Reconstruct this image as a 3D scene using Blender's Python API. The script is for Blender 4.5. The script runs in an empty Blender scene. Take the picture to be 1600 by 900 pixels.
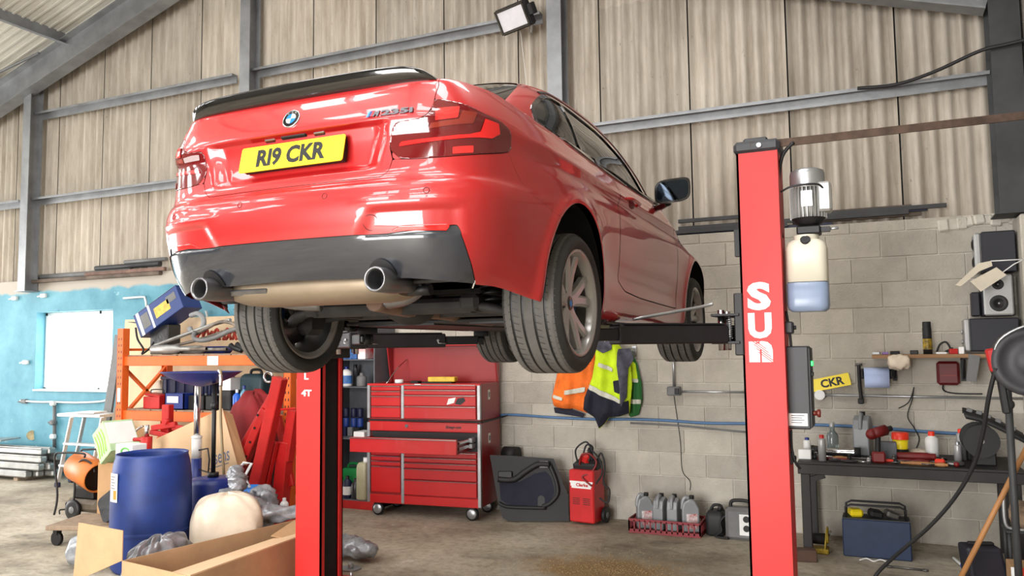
import bpy, bmesh, math, random
import numpy as np
from mathutils import Vector, Matrix, Euler
random.seed(7); rng=np.random.default_rng(7)
SC=bpy.context.scene; COL=SC.collection
# ---------------------------------------------------------------- camera, world, light, exposure
YAW,PITCH,ROLL,CAMZ,FPX=.423,.0759,-.0125,1.7054,1246.6
_cy,_sy,_cp,_sp=math.cos(YAW),math.sin(YAW),math.cos(PITCH),math.sin(PITCH)
_f=Vector((-_sy*_cp,_cy*_cp,_sp)); _r0=Vector((_cy,_sy,0)); _u0=_r0.cross(_f)
CR=math.cos(ROLL)*_r0+math.sin(ROLL)*_u0; CU=-math.sin(ROLL)*_r0+math.cos(ROLL)*_u0; CF=_f
cam=bpy.data.cameras.new('camera'); camo=bpy.data.objects.new('camera',cam); COL.objects.link(camo)
cam.sensor_width=36; cam.lens=FPX/1600*36; cam.clip_end=200
m=Matrix((CR,CU,-CF)).transposed().to_4x4(); m.translation=(0,0,CAMZ); camo.matrix_world=m
SC.camera=camo
SC.view_settings.view_transform='Standard'; SC.view_settings.look='None'; SC.view_settings.gamma=1; SC.view_settings.use_curve_mapping=False
SC.view_settings.exposure=0.68
W=bpy.data.worlds.new('world'); SC.world=W; W.use_nodes=True
W.node_tree.nodes['Background'].inputs[0].default_value=(.92,.96,1,1); W.node_tree.nodes['Background'].inputs[1].default_value=1.6
def area(name,loc,rot,sx,sy,power,col=(1,.98,.95)):
    l=bpy.data.lights.new(name,'AREA'); l.shape='RECTANGLE'; l.size=sx; l.size_y=sy; l.energy=power; l.color=col
    o=bpy.data.objects.new(name,l); COL.objects.link(o); o.location=loc; o.rotation_euler=rot; return o
# daylight through the open roller door behind the camera and the doorway on the left side
area('daylight_roller_door',(-3.4,-6.3,2.1),(math.radians(88),0,0),5.4,4.0,780,(1,.98,.96))
area('daylight_left_doorway',(-15.6,4.2,1.9),(math.radians(90),0,math.radians(-90)),4.3,3.6,270,(1,.98,.95))
# ---------------------------------------------------------------- helpers
def ray(px,py): return CF+(px-800)/FPX*CR-(py-450)/FPX*CU
def at(px,py,X=None,Y=None,Z=None):
    d=ray(px,py); C=Vector((0,0,CAMZ))
    t=(Y/d.y) if Y is not None else ((X/d.x) if X is not None else (Z-CAMZ)/d.z)
    return C+d*t
def L(h):
    if isinstance(h,str):
        c=[int(h[i:i+2],16)/255 for i in (0,2,4)]
    else: c=h
    return tuple((v/12.92 if v<=.04045 else ((v+.055)/1.055)**2.4) for v in c)
MATS={}
def mat(name,col,rough=.5,metal=0.,var=.12,scale=6.,bump=0.,bscale=60.,coat=0.,col2=None,trans=0.,emit=0.,alpha=1.,ior=None,stretch=None):
    if name in MATS: return MATS[name]
    m=bpy.data.materials.new(name); m.use_nodes=True; nt=m.node_tree; N=nt.nodes; K=nt.links; b=N['Principled BSDF']
    c=L(col); b.inputs['Base Color'].default_value=(*c,1); b.inputs['Roughness'].default_value=rough; b.inputs['Metallic'].default_value=metal
    tc=N.new('ShaderNodeTexCoord'); mp=N.new('ShaderNodeMapping'); K.new(tc.outputs['Object'],mp.inputs[0])
    if stretch: mp.inputs['Scale'].default_value=stretch
    if var or col2:
        n=N.new('ShaderNodeTexNoise'); n.inputs['Scale'].default_value=scale; n.inputs['Detail'].default_value=5; n.inputs['Roughness'].default_value=.6; K.new(mp.outputs[0],n.inputs['Vector'])
        r=N.new('ShaderNodeValToRGB'); K.new(n.outputs['Fac'],r.inputs[0])
        c2=L(col2) if col2 else tuple(v*(1-var*1.6) for v in c); c1=c if col2 else tuple(min(1,v*(1+var)) for v in c)
        r.color_ramp.elements[0].position=.34; r.color_ramp.elements[1].position=.66
        r.color_ramp.elements[0].color=(*c2,1); r.color_ramp.elements[1].color=(*c1,1); K.new(r.outputs[0],b.inputs['Base Color'])
    if bump:
        n2=N.new('ShaderNodeTexNoise'); n2.inputs['Scale'].default_value=bscale; n2.inputs['Detail'].default_value=4; K.new(mp.outputs[0],n2.inputs['Vector'])
        bp=N.new('ShaderNodeBump'); bp.inputs['Strength'].default_value=bump; bp.inputs['Distance'].default_value=.01; K.new(n2.outputs['Fac'],bp.inputs['Height']); K.new(bp.outputs[0],b.inputs['Normal'])
    if coat: b.inputs['Coat Weight'].default_value=coat; b.inputs['Coat Roughness'].default_value=.03
    if trans: b.inputs['Transmission Weight'].default_value=trans
    if ior: b.inputs['IOR'].default_value=ior
    if emit: b.inputs['Emission Color'].default_value=(*c,1); b.inputs['Emission Strength'].default_value=emit
    if alpha<1: b.inputs['Alpha'].default_value=alpha
    MATS[name]=m; return m
def rotm(rot):
    if rot is None: return Matrix.Identity(3)
    if isinstance(rot,(tuple,list)): return Euler([math.radians(a) for a in rot]).to_matrix()
    return rot.to_3x3()
def frame(z,up=(0,0,1)):
    z=Vector(z).normalized(); up=Vector(up)
    if abs(z.dot(up))>.995: up=Vector((1,0,0))
    x=up.cross(z).normalized(); y=z.cross(x); return Matrix((x,y,z)).transposed()
def catmull(pts,k=6,closed=False):
    P=[Vector(p) for p in pts]; n=len(P); out=[]
    if n<3 and not closed: return P
    for i in range(n if closed else n-1):
        g=lambda j:(P[j%n] if closed else P[max(0,min(n-1,j))])
        a,b,c,d=g(i-1),g(i),g(i+1),g(i+2)
        for s in range(k):
            t=s/k; out.append(.5*((2*b)+(-a+c)*t+(2*a-5*b+4*c-d)*t*t+(-a+3*b-3*c+d)*t**3))
    if not closed: out.append(P[-1])
    return out
class MB:
    def __init__(s): s.v=[]; s.f=[]; s.s=[]; s.m=[]; s.mi=0
    def add(s,vs,fs,sm=False):
        o=len(s.v); s.v+=[tuple(x) for x in vs]; s.f+=[tuple(i+o for i in f) for f in fs]
        s.s+=(sm if isinstance(sm,list) else [sm]*len(fs)); s.m+=[s.mi]*len(fs); return s
    def box(s,c,d,rot=None,bev=0.):
        R_=rotm(rot); c=Vector(c); hx,hy,hz=d[0]/2,d[1]/2,d[2]/2
        if not bev:
            vs=[c+R_@Vector((x*hx,y*hy,z*hz)) for z in (-1,1) for y in (-1,1) for x in (-1,1)]
            return s.add(vs,[(0,2,3,1),(4,5,7,6),(0,1,5,4),(2,6,7,3),(0,4,6,2),(1,3,7,5)])
        b=min(bev,hx*.9,hy*.9,hz*.9); vs=[];ix={}
        for sx in (-1,1):
            for sy in (-1,1):
                for sz in (-1,1):
                    for ax in range(3):
                        p=[sx*(hx-b),sy*(hy-b),sz*(hz-b)]; p[ax]=(sx*hx,sy*hy,sz*hz)[ax]; ix[(sx,sy,sz,ax)]=len(vs); vs.append(c+R_@Vector(p))
        F=[]; cs=[(-1,-1),(1,-1),(1,1),(-1,1)]
        for ax in range(3):
            for sg in (-1,1):
                q=[]
                for a,b2 in cs:
                    k=[a,b2]; k.insert(ax,sg); q.append(ix[(*k,ax)])
                F.append(tuple(q) if (sg==1)==(ax!=1) else tuple(q[::-1]))
        for ax in range(3):
            o1,o2=[a for a in range(3) if a!=ax]
            for s1 in (-1,1):
                for s2 in (-1,1):
                    def key(e,face):
                        k=[0,0,0]; k[ax]=e; k[o1]=s1; k[o2]=s2; return ix[(*k,face)]
                    q=[key(-1,o1),key(1,o1),key(1,o2),key(-1,o2)]
                    F.append(tuple(q) if (s1*s2>0)==(ax!=1) else tuple(q[::-1]))
        for sx in (-1,1):
            for sy in (-1,1):
                for sz in (-1,1):
                    q=[ix[(sx,sy,sz,a)] for a in range(3)]; F.append(tuple(q) if sx*sy*sz>0 else tuple(q[::-1]))
        return s.add(vs,F,[False]*6+[True]*20 if False else False)
    def cyl(s,a,b,r,r2=None,n=16,cap=True):
        a,b=Vector(a),Vector(b); r2=r if r2 is None else r2; M_=frame(b-a); vs=[];fs=[];sm=[]
        for i in range(n):
            t=2*math.pi*i/n; d=M_@Vector((math.cos(t),math.sin(t),0)); vs+= [a+d*r,b+d*r2]
        for i in range(n): j=(i+1)%n; fs.append((2*i,2*j,2*j+1,2*i+1)); sm.append(True)
        if cap:
            fs.append(tuple(2*i for i in range(n))[::-1]); fs.append(tuple(2*i+1 for i in range(n))); sm+=[False,False]
        return s.add(vs,fs,sm)
    def tube(s,pts,r,n=8,k=5,closed=False,spline=True,flat=1.):
        P=catmull(pts,k,closed) if spline else [Vector(p) for p in pts]; m=len(P); rs=r if isinstance(r,list) else None
        T=[]
        for i in range(m):
            a=P[(i-1)%m] if (closed or i>0) else P[i]; b=P[(i+1)%m] if (closed or i<m-1) else P[i]; T.append((b-a).normalized())
        M_=frame(T[0]); x=M_.col[0].copy(); vs=[];fs=[]
        for i in range(m):
            x=(x-T[i]*x.dot(T[i])).normalized(); y=T[i].cross(x)
            rr=r if rs is None else rs[min(len(rs)-1,int(i/(m-1)*(len(rs)-1)+.5))]
            for j in range(n):
                t=2*math.pi*j/n; vs.append(P[i]+x*(rr*math.cos(t))+y*(rr*flat*math.sin(t)))
        e=m if closed else m-1
        for i in range(e):
            for j in range(n): a=i*n+j; b=i*n+(j+1)%n; c=((i+1)%m)*n+(j+1)%n; d=((i+1)%m)*n+j; fs.append((a,b,c,d))
        sm=[True]*len(fs)
        if not closed: fs.append(tuple(range(n))[::-1]); fs.append(tuple((m-1)*n+j for j in range(n))); sm+=[False,False]
        return s.add(vs,fs,sm)
    def lathe(s,prof,M_=None,n=24,sm=True,arc=1.):
        M_=M_ or Matrix.Identity(4); vs=[];fs=[]; k=len(prof); full=arc>=1; nn=n if full else n+1
        for i in range(nn):
            t=2*math.pi*arc*i/n; c_,s_=math.cos(t),math.sin(t)
            for (r,z) in prof: vs.append(M_@Vector((r*c_,r*s_,z)))
        for i in range(n):
            j=(i+1)%nn
            for q in range(k-1): fs.append((i*k+q,j*k+q,j*k+q+1,i*k+q+1))
        return s.add(vs,fs,sm)
    def prism(s,poly,h,M_=None,sm=False):
        M_=M_ or Matrix.Identity(4); n=len(poly); vs=[M_@Vector((x,y,0)) for x,y in poly]+[M_@Vector((x,y,h)) for x,y in poly]
        fs=[tuple(range(n))[::-1],tuple(range(n,2*n))]+[(i,(i+1)%n,n+(i+1)%n,n+i) for i in range(n)]
        return s.add(vs,fs,[False,False]+[sm]*n)
    def grid(s,G,sm=True,flip=False):
        a=len(G);b=len(G[0]); vs=[p for row in G for p in row]
        fs=[(i*b+j,i*b+j+1,(i+1)*b+j+1,(i+1)*b+j) for i in range(a-1) for j in range(b-1)]
        if flip: fs=[f[::-1] for f in fs]
        return s.add(vs,fs,sm)
    def ell(s,c,r,n=16,k=10,rot=None):
        R_=rotm(rot); c=Vector(c); G=[]
        r=(r,r,r) if not isinstance(r,(tuple,list)) else r
        for i in range(k+1):
            ph=math.pi*i/k; G.append([c+R_@Vector((r[0]*math.sin(ph)*math.cos(2*math.pi*j/n),r[1]*math.sin(ph)*math.sin(2*math.pi*j/n),-r[2]*math.cos(ph))) for j in range(n+1)])
        return s.grid(G,True,True)
    def build(s,name,mats,parent=None,label=None,cat=None,group=None,kind=None,weld=False,normals=None,loc=None):
        me=bpy.data.meshes.new(name); me.from_pydata(s.v,[],s.f); me.validate()
        if not isinstance(mats,(list,tuple)): mats=[mats]
        for q in mats: me.materials.append(q)
        if len(s.s)==len(me.polygons):
            me.polygons.foreach_set('use_smooth',s.s); me.polygons.foreach_set('material_index',s.m)
        if weld:
            bm=bmesh.new(); bm.from_mesh(me); bmesh.ops.remove_doubles(bm,verts=bm.verts,dist=weld if weld is not True else 1e-5); bm.to_mesh(me); bm.free()
        if normals is not None: me.normals_split_custom_set_from_vertices(normals)
        return link(name,me,parent,label,cat,group,kind,loc)
def link(name,me,parent=None,label=None,cat=None,group=None,kind=None,loc=None):
    o=bpy.data.objects.new(name,me); COL.objects.link(o)
    if parent: o.parent=parent
    if loc is not None: o.location=loc
    return tag(o,label,cat,group,kind)
def tag(o,label=None,cat=None,group=None,kind=None):
    if label: o['label']=label
    if cat: o['category']=cat
    if group: o['group']=group
    if kind: o['kind']=kind
    return o
def thing(name,label,cat,loc=(0,0,0),rz=0.,group=None,rot=None):
    o=bpy.data.objects.new(name,None); COL.objects.link(o); o.location=loc; o.rotation_euler=rot if rot else (0,0,math.radians(rz)); o.empty_display_size=.05
    return tag(o,label,cat,group)
def dup(root,loc=None,rz=None,label=None,par=None,group=None):
    r=root.copy(); COL.objects.link(r)
    if par is not None: r.parent=par
    if loc is not None: r.location=loc
    if rz is not None: r.rotation_euler=(0,0,math.radians(rz))
    if label: r['label']=label
    if group: r['group']=group
    for ch in list(root.children): dup(ch,par=r)
    return r
def text(name,s,size,M_,mat_,parent=None,ext=.0008,off=0.,width=None,height=None,shear=0.,kind=None,label=None):
    c=bpy.data.curves.new('t','FONT'); c.body=s; c.size=size; c.align_x='CENTER'; c.align_y='CENTER'; c.extrude=ext; c.offset=off; c.shear=shear; c.resolution_u=3
    o=bpy.data.objects.new('t',c); COL.objects.link(o); bpy.context.view_layer.update()
    me=bpy.data.meshes.new_from_object(o.evaluated_get(bpy.context.evaluated_depsgraph_get())); bpy.data.objects.remove(o); bpy.data.curves.remove(c)
    n=len(me.vertices); co=np.empty(n*3); me.vertices.foreach_get('co',co); co=co.reshape(-1,3)
    mn,mx=co.min(0),co.max(0); co[:,:2]-=((mn+mx)/2)[:2]
    if width: co[:,0]*=width/(mx[0]-mn[0])
    if height: co[:,1]*=height/(mx[1]-mn[1])
    me.vertices.foreach_set('co',co.ravel()); me.transform(M_); me.materials.clear(); me.materials.append(mat_); me.name=name
    return link(name,me,parent,kind=kind,label=label)
def TM(loc,xdir,ydir):
    x=Vector(xdir).normalized(); y=Vector(ydir); y=(y-x*y.dot(x)).normalized(); z=x.cross(y)
    m=Matrix((x,y,z)).transposed().to_4x4(); m.translation=Vector(loc); return m
T_=Matrix.Translation
def RZ(a): return Matrix.Rotation(math.radians(a),4,'Z')
def RX(a): return Matrix.Rotation(math.radians(a),4,'X')
def RY(a): return Matrix.Rotation(math.radians(a),4,'Y')
# ---------------------------------------------------------------- the setting
YW=7.80; XR=1.22; XL=-16.0; YB=-6.5; RIDGE=-6.85; RZ_=7.41; SL=.31
def roofz(x): return RZ_-SL*abs(x-RIDGE)
def node_floor():
    m=bpy.data.materials.new('stained concrete'); m.use_nodes=True; N=m.node_tree.nodes; K=m.node_tree.links; b=N['Principled BSDF']
    g=N.new('ShaderNodeNewGeometry'); 
    def noise(sc,det=6,ro=.6,stretch=None):
        n=N.new('ShaderNodeTexNoise'); n.inputs['Scale'].default_value=sc; n.inputs['Detail'].default_value=det; n.inputs['Roughness'].default_value=ro
        if stretch:
            mp=N.new('ShaderNodeMapping'); mp.inputs['Scale'].default_value=stretch; K.new(g.outputs['Position'],mp.inputs[0]); K.new(mp.outputs[0],n.inputs['Vector'])
        else: K.new(g.outputs['Position'],n.inputs['Vector'])
        return n
    def ramp(src,stops):
        r=N.new('ShaderNodeValToRGB'); K.new(src,r.inputs[0]); e=r.color_ramp.elements
        while len(e)<len(stops): e.new(.5)
        for q,(p_,c) in zip(e,stops): q.position=p_; q.color=(*L(c),1)
        return r
    base=ramp(noise(1.1).outputs['Fac'],[(.32,'857a69'),(.48,'a89d8a'),(.68,'c6bcaa')])
    fine=ramp(noise(14,8,.7).outputs['Fac'],[(.3,'8d8478'),(.55,'ffffff')])
    mx=N.new('ShaderNodeMix'); mx.data_type='RGBA'; mx.blend_type='MULTIPLY'; mx.inputs[0].default_value=.55; K.new(base.outputs[0],mx.inputs[6]); K.new(fine.outputs[0],mx.inputs[7])
    oil=ramp(noise(.9,5,.65,(1,1.6,1)).outputs['Fac'],[(.56,'000000'),(.70,'ffffff')])
    mx2=N.new('ShaderNodeMix'); mx2.data_type='RGBA'; K.new(oil.outputs[0],mx2.inputs[0]); K.new(mx.outputs[2],mx2.inputs[6]); mx2.inputs[7].default_value=(*L('655c50'),1)
    sp=ramp(noise(2.6,7,.75,(1.6,.7,1)).outputs['Fac'],[(.62,'000000'),(.68,'ffffff')])
    mx3=N.new('ShaderNodeMix'); mx3.data_type='RGBA'; K.new(sp.outputs[0],mx3.inputs[0]); K.new(mx2.outputs[2],mx3.inputs[6]); mx3.inputs[7].default_value=(*L('c9c0b0'),1)
    # absorbent granules trodden into the slab (a stain with its own shape)
    vd=N.new('ShaderNodeVectorMath'); vd.operation='SUBTRACT'; K.new(g.outputs['Position'],vd.inputs[0]); vd.inputs[1].default_value=(-1.95,6.0,0)
    vs=N.new('ShaderNodeVectorMath'); vs.operation='MULTIPLY'; K.new(vd.outputs[0],vs.inputs[0]); vs.inputs[1].default_value=(1.25,1.75,0)
    ln=N.new('ShaderNodeVectorMath'); ln.operation='LENGTH'; K.new(vs.outputs[0],ln.inputs[0])
    nn=noise(4,6,.7); ad=N.new('ShaderNodeMath'); ad.operation='MULTIPLY_ADD'; K.new(nn.outputs['Fac'],ad.inputs[0]); ad.inputs[1].default_value=1.3; K.new(ln.outputs['Value'],ad.inputs[2])
    gm=ramp(ad.outputs[0],[(.0,'ffffff'),(1.,'000000')]); gm.color_ramp.elements[0].position=.98; gm.color_ramp.elements[1].position=.0
    mr=N.new('ShaderNodeMapRange'); K.new(ad.outputs[0],mr.inputs[0]); mr.inputs[1].default_value=1.55; mr.inputs[2].default_value=1.05; mr.inputs[3].default_value=0; mr.inputs[4].default_value=1
    mx4=N.new('ShaderNodeMix'); mx4.data_type='RGBA'; K.new(mr.outputs[0],mx4.inputs[0]); K.new(mx3.outputs[2],mx4.inputs[6]); mx4.inputs[7].default_value=(*L('9c8058'),1)
    K.new(mx4.outputs[2],b.inputs['Base Color']); N.remove(gm)
    rr=N.new('ShaderNodeMapRange'); K.new(noise(1.7).outputs['Fac'],rr.inputs[0]); rr.inputs[3].default_value=.42; rr.inputs[4].default_value=.9; K.new(rr.outputs[0],b.inputs['Roughness'])
    bp=N.new('ShaderNodeBump'); bp.inputs['Strength'].default_value=.35; bp.inputs['Distance'].default_value=.01; K.new(noise(30,6,.7).outputs['Fac'],bp.inputs['Height']); K.new(bp.outputs[0],b.inputs['Normal'])
    return m
def node_block(name,c1,c2,mort=None,rand=.16):
    m=bpy.data.materials.new(name); m.use_nodes=True; N=m.node_tree.nodes; K=m.node_tree.links; b=N['Principled BSDF']; b.inputs['Roughness'].default_value=.93
    g=N.new('ShaderNodeNewGeometry'); n=N.new('ShaderNodeTexNoise'); n.inputs['Scale'].default_value=3.2; n.inputs['Detail'].default_value=8; n.inputs['Roughness'].default_value=.68; K.new(g.outputs['Position'],n.inputs['Vector'])
    r=N.new('ShaderNodeValToRGB'); K.new(n.outputs['Fac'],r.inputs[0]); r.color_ramp.elements[0].position=.3; r.color_ramp.elements[1].position=.7; r.color_ramp.elements[0].color=(*L(c2),1); r.color_ramp.elements[1].color=(*L(c1),1)
    oi=N.new('ShaderNodeObjectInfo'); mr=N.new('ShaderNodeMapRange'); K.new(oi.outputs['Random'],mr.inputs[0]); mr.inputs[3].default_value=1-rand; mr.inputs[4].default_value=1+rand*.5
    hs=N.new('ShaderNodeHueSaturation'); K.new(r.outputs[0],hs.inputs['Color']); K.new(mr.outputs[0],hs.inputs['Value']); K.new(hs.outputs[0],b.inputs['Base Color'])
    n2=N.new('ShaderNodeTexNoise'); n2.inputs['Scale'].default_value=55; n2.inputs['Detail'].default_value=6; K.new(g.outputs['Position'],n2.inputs['Vector'])
    bp=N.new('ShaderNodeBump'); bp.inputs['Strength'].default_value=.55; bp.inputs['Distance'].default_value=.012; K.new(n2.outputs['Fac'],bp.inputs['Height']); K.new(bp.outputs[0],b.inputs['Normal'])
    return m
def node_clad(name,c1,c2,dark):
    m=bpy.data.materials.new(name); m.use_nodes=True; N=m.node_tree.nodes; K=m.node_tree.links; b=N['Principled BSDF']; b.inputs['Roughness'].default_value=.9
    g=N.new('ShaderNodeNewGeometry')
    def noi(sc,st,lo,hi,ca,cb,det=7):
        mp=N.new('ShaderNodeMapping'); mp.inputs['Scale'].default_value=st; K.new(g.outputs['Position'],mp.inputs[0])
        n=N.new('ShaderNodeTexNoise'); n.inputs['Scale'].default_value=sc; n.inputs['Detail'].default_value=det; n.inputs['Roughness'].default_value=.7; K.new(mp.outputs[0],n.inputs['Vector'])
        r=N.new('ShaderNodeValToRGB'); K.new(n.outputs['Fac'],r.inputs[0]); r.color_ramp.elements[0].position=lo; r.color_ramp.elements[1].position=hi; r.color_ramp.elements[0].color=(*L(ca),1); r.color_ramp.elements[1].color=(*L(cb),1); return r
    a=noi(2.2,(1,1,.35),.3,.7,c2,c1); s=noi(9,(1,1,.10),.30,.62,'b3aa9e','ffffff'); d=noi(26,(1,1,.45),.27,.36,dark,'ffffff')
    oi=N.new('ShaderNodeObjectInfo'); mr=N.new('ShaderNodeMapRange'); K.new(oi.outputs['Random'],mr.inputs[0]); mr.inputs[3].default_value=.86; mr.inputs[4].default_value=1.08
    def mul(x,y,f):
        q=N.new('ShaderNodeMix'); q.data_type='RGBA'; q.blend_type='MULTIPLY'; q.inputs[0].default_value=f; K.new(x,q.inputs[6]); K.new(y,q.inputs[7]); return q.outputs[2]
    o=mul(mul(a.outputs[0],s.outputs[0],.7),d.outputs[0],.75)
    hs=N.new('ShaderNodeHueSaturation'); K.new(o,hs.inputs['Color']); K.new(mr.outputs[0],hs.inputs['Value']); K.new(hs.outputs[0],b.inputs['Base Color'])
    bp=N.new('ShaderNodeBump'); bp.inputs['Strength'].default_value=.3; bp.inputs['Distance'].default_value=.01; K.new(d.outputs[0],bp.inputs['Height']); K.new(bp.outputs[0],b.inputs['Normal'])
    return m
def node_teal():
    m=bpy.data.materials.new('peeling teal wall paint'); m.use_nodes=True; N=m.node_tree.nodes; K=m.node_tree.links; b=N['Principled BSDF']; b.inputs['Roughness'].default_value=.62
    g=N.new('ShaderNodeNewGeometry')
    def noi(sc,lo,hi,ca,cb,st=(1,1,1)):
        mp=N.new('ShaderNodeMapping'); mp.inputs['Scale'].default_value=st; K.new(g.outputs['Position'],mp.inputs[0])
        n=N.new('ShaderNodeTexNoise'); n.inputs['Scale'].default_value=sc; n.inputs['Detail'].default_value=8; n.inputs['Roughness'].default_value=.65; K.new(mp.outputs[0],n.inputs['Vector'])
        r=N.new('ShaderNodeValToRGB'); K.new(n.outputs['Fac'],r.inputs[0]); r.color_ramp.elements[0].position=lo; r.color_ramp.elements[1].position=hi; r.color_ramp.elements[0].color=(*L(ca),1); r.color_ramp.elements[1].color=(*L(cb),1); return r
    a=noi(1.4,.3,.7,'3d7d92','6ba6b6'); s=noi(3.1,.66,.70,'000000','ffffff'); d=noi(5,.26,.36,'55707a','ffffff',(1,1,.5))
    # bare render above the painted line
    sx=N.new('ShaderNodeSeparateXYZ'); K.new(g.outputs['Position'],sx.inputs[0]); nz=N.new('ShaderNodeTexNoise'); nz.inputs['Scale'].default_value=4; K.new(g.outputs['Position'],nz.inputs['Vector'])
    ma=N.new('ShaderNodeMath'); ma.operation='MULTIPLY_ADD'; K.new(nz.outputs['Fac'],ma.inputs[0]); ma.inputs[1].default_value=.12; K.new(sx.outputs['Z'],ma.inputs[2])
    mr=N.new('ShaderNodeMapRange'); K.new(ma.outputs[0],mr.inputs[0]); mr.inputs[1].default_value=2.66; mr.inputs[2].default_value=2.70
    q=N.new('ShaderNodeMix'); q.data_type='RGBA'; q.blend_type='MULTIPLY'; q.inputs[0].default_value=.5; K.new(a.outputs[0],q.inputs[6]); K.new(d.outputs[0],q.inputs[7])
    q2=N.new('ShaderNodeMix'); q2.data_type='RGBA'; K.new(s.outputs[0],q2.inputs[0]); K.new(q.outputs[2],q2.inputs[6]); q2.inputs[7].default_value=(*L('8ab4bf'),1)
    q3=N.new('ShaderNodeMix'); q3.data_type='RGBA'; K.new(mr.outputs[0],q3.inputs[0]); K.new(q2.outputs[2],q3.inputs[6]); q3.inputs[7].default_value=(*L('a79f93'),1)
    K.new(q3.outputs[2],b.inputs['Base Color'])
    bp=N.new('ShaderNodeBump'); bp.inputs['Strength'].default_value=.3; bp.inputs['Distance'].default_value=.02; K.new(d.outputs[0],bp.inputs['Height']); K.new(bp.outputs[0],b.inputs['Normal'])
    return m
M_FLOOR=node_floor(); M_BLOCK=node_block('fair-faced concrete block','bfb9ad','a7a196'); M_MORT=node_block('block mortar','d2cdc2','bdb7ab',rand=0); M_CLAD=node_clad('weathered fibre cement cladding','cdc5b8','aea598','6f675b'); M_TEAL=node_teal()
M_STEEL=mat('galvanised steel',(.56,.57,.58),.5,.55,.14,3,.15,30); M_STEELD=mat('dark painted steel',(.24,.245,.25),.6,.2,.2,3)
M_ROOF=mat('pale roof lining',(.80,.79,.75),.8,0,.06,1.5); M_DARKST=mat('grimy ledge timber',(.40,.35,.31),.85,0,.25,5)
M_WALLP=mat('painted side wall',(.55,.53,.49),.9,0,.15,1.2,.3,20)
mb=MB(); mb.box(((XL+XR)/2,(YW+YB)/2-1,-.05),(XR-XL+2,YW-YB+4,.1)); mb.build('floor',M_FLOOR,kind='structure')
# back wall: core with a window opening, block facing on the right, painted render on the left
WX0,WX1,WZ0,WZ1=-11.16,-9.58,1.18,2.32; XT=-5.62
back=thing('wall_back',None,None); tag(back,kind='structure')
mb=MB()
T=.24
mb.box(((XT+XR)/2,YW+.0095+T/2,1.40),(XR-XT,T,2.80)); mb.build('mortar_core',M_MORT,back)
mb=MB()
for x0,x1,z0,z1 in ((XL,WX0,0,2.8),(WX1,XT,0,2.8),(WX0,WX1,0,WZ0),(WX0,WX1,WZ1,2.8)): mb.box(((x0+x1)/2,YW+T/2,(z0+z1)/2),(x1-x0,T,z1-z0))
mb.build('painted_render',M_TEAL,back)
bm_=MB(); bm_.box((0,0,0),(.441,.05,.2155),bev=.0045); blk=bm_.build('block',M_BLOCK,back); BL=[]
first=True
for k in range(13):
    z=k*.225+.1125; off=.305 if k%2==0 else .10; h=1.
    if k==12: z=2.7+.052; h=.42
    j=0
    x=off+.45*3
    while x>XT+.1:
        c=x-.225
        if c+.22<XR and c-.22>XT:
            if not(k==12 and c>.55):
                o=blk if first else blk.copy()
                if not first: COL.objects.link(o); o.parent=back
                first=False
                o.location=(c,YW+.025+random.uniform(-.0025,.0025),z); o.scale=(1,1,h); o.rotation_euler=(0,0,random.uniform(-.004,.004))
        x-=.45
# broken coping by the corner
mb=MB(); 
for i in range(9):
    x=.60+i*.066; mb.box((x,YW+.05+random.uniform(-.01,.02),2.735+random.uniform(-.01,.02)),(.085,.16,.07+random.uniform(0,.05)),(random.uniform(-8,8),random.uniform(-8,8),random.uniform(-12,12)),.012)
mb.build('broken_coping',M_MORT,back)
# cladding sheets above
upper=thing('wall_upper',None,None); tag(upper,kind='structure')
XJ=[.30+.935]+[.30-.935*k for k in range(18)]
def sheet(x0,x1,z0,z1):
    n=44; G0=[];G1=[]
    for i in range(n+1):
        x=x0+(x1-x0)*i/n; y=YW+.12-.029*math.cos(2*math.pi*(x-x0)/(x1-x0)*7.); zt=min(z1,roofz(x)-.02)
        G0.append(Vector((x,y,z0))); G1.append(Vector((x,y,max(zt,z0+.001))))
    m_=MB(); m_.grid([G0,G1],True); m_.build('cladding_sheet',M_CLAD,upper)
for a,b in zip(XJ[1:],XJ[:-1]):
    for z0,z1 in ((2.76,4.05),(4.05,5.30),(5.30,7.2)):
        if roofz((a+b)/2)>z0+.15: sheet(a+.007,b-.007,z0,z1)
mb=MB(); mb.grid([[Vector((XL,YW+.17,2.7)),Vector((XR+.1,YW+.17,2.7))],[Vector((XL,YW+.17,7.1)),Vector((XR+.1,YW+.17,7.1))]],False); mb.build('outer_skin',M_STEELD,upper)
# steel frame
def hcol(name,x,z0,z1,w=.15,d=.20,m_=M_STEEL,y=None):
    y=YW-.115 if y is None else y; mb=MB(); mb.box((x,y-d/2+.006,(z0+z1)/2),(w,.012,z1-z0)); mb.box((x,y+d/2-.006,(z0+z1)/2),(w,.012,z1-z0)); mb.box((x,y,(z0+z1)/2),(.010,d-.024,z1-z0))
    mb.box((x,y,z0+.006),(w+.06,d+.04,.012)); return mb.build(name,m_,kind='structure')
for i,x in enumerate((-11.42,-7.30,-3.02)): hcol('trim_column_%d'%(i+1),x+(.20,.22,.12)[i],2.62 if i==0 else 2.78,roofz(x)-.35,.16,.20)
hcol('trim_column_4',1.09,2.74,4.75,.22,.30,M_STEELD,7.58)
def rail(name,x0,x1,z,y=YW-.02):
    mb=MB(); mb.box(((x0+x1)/2,y,z),(x1-x0,.012,.10)); mb.box(((x0+x1)/2,y-.045,z+.047),(x1-x0,.10,.007)); mb.box(((x0+x1)/2,y-.09,z+.035),(x1-x0,.006,.03)); mb.build(name,M_STEEL,kind='structure')
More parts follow.
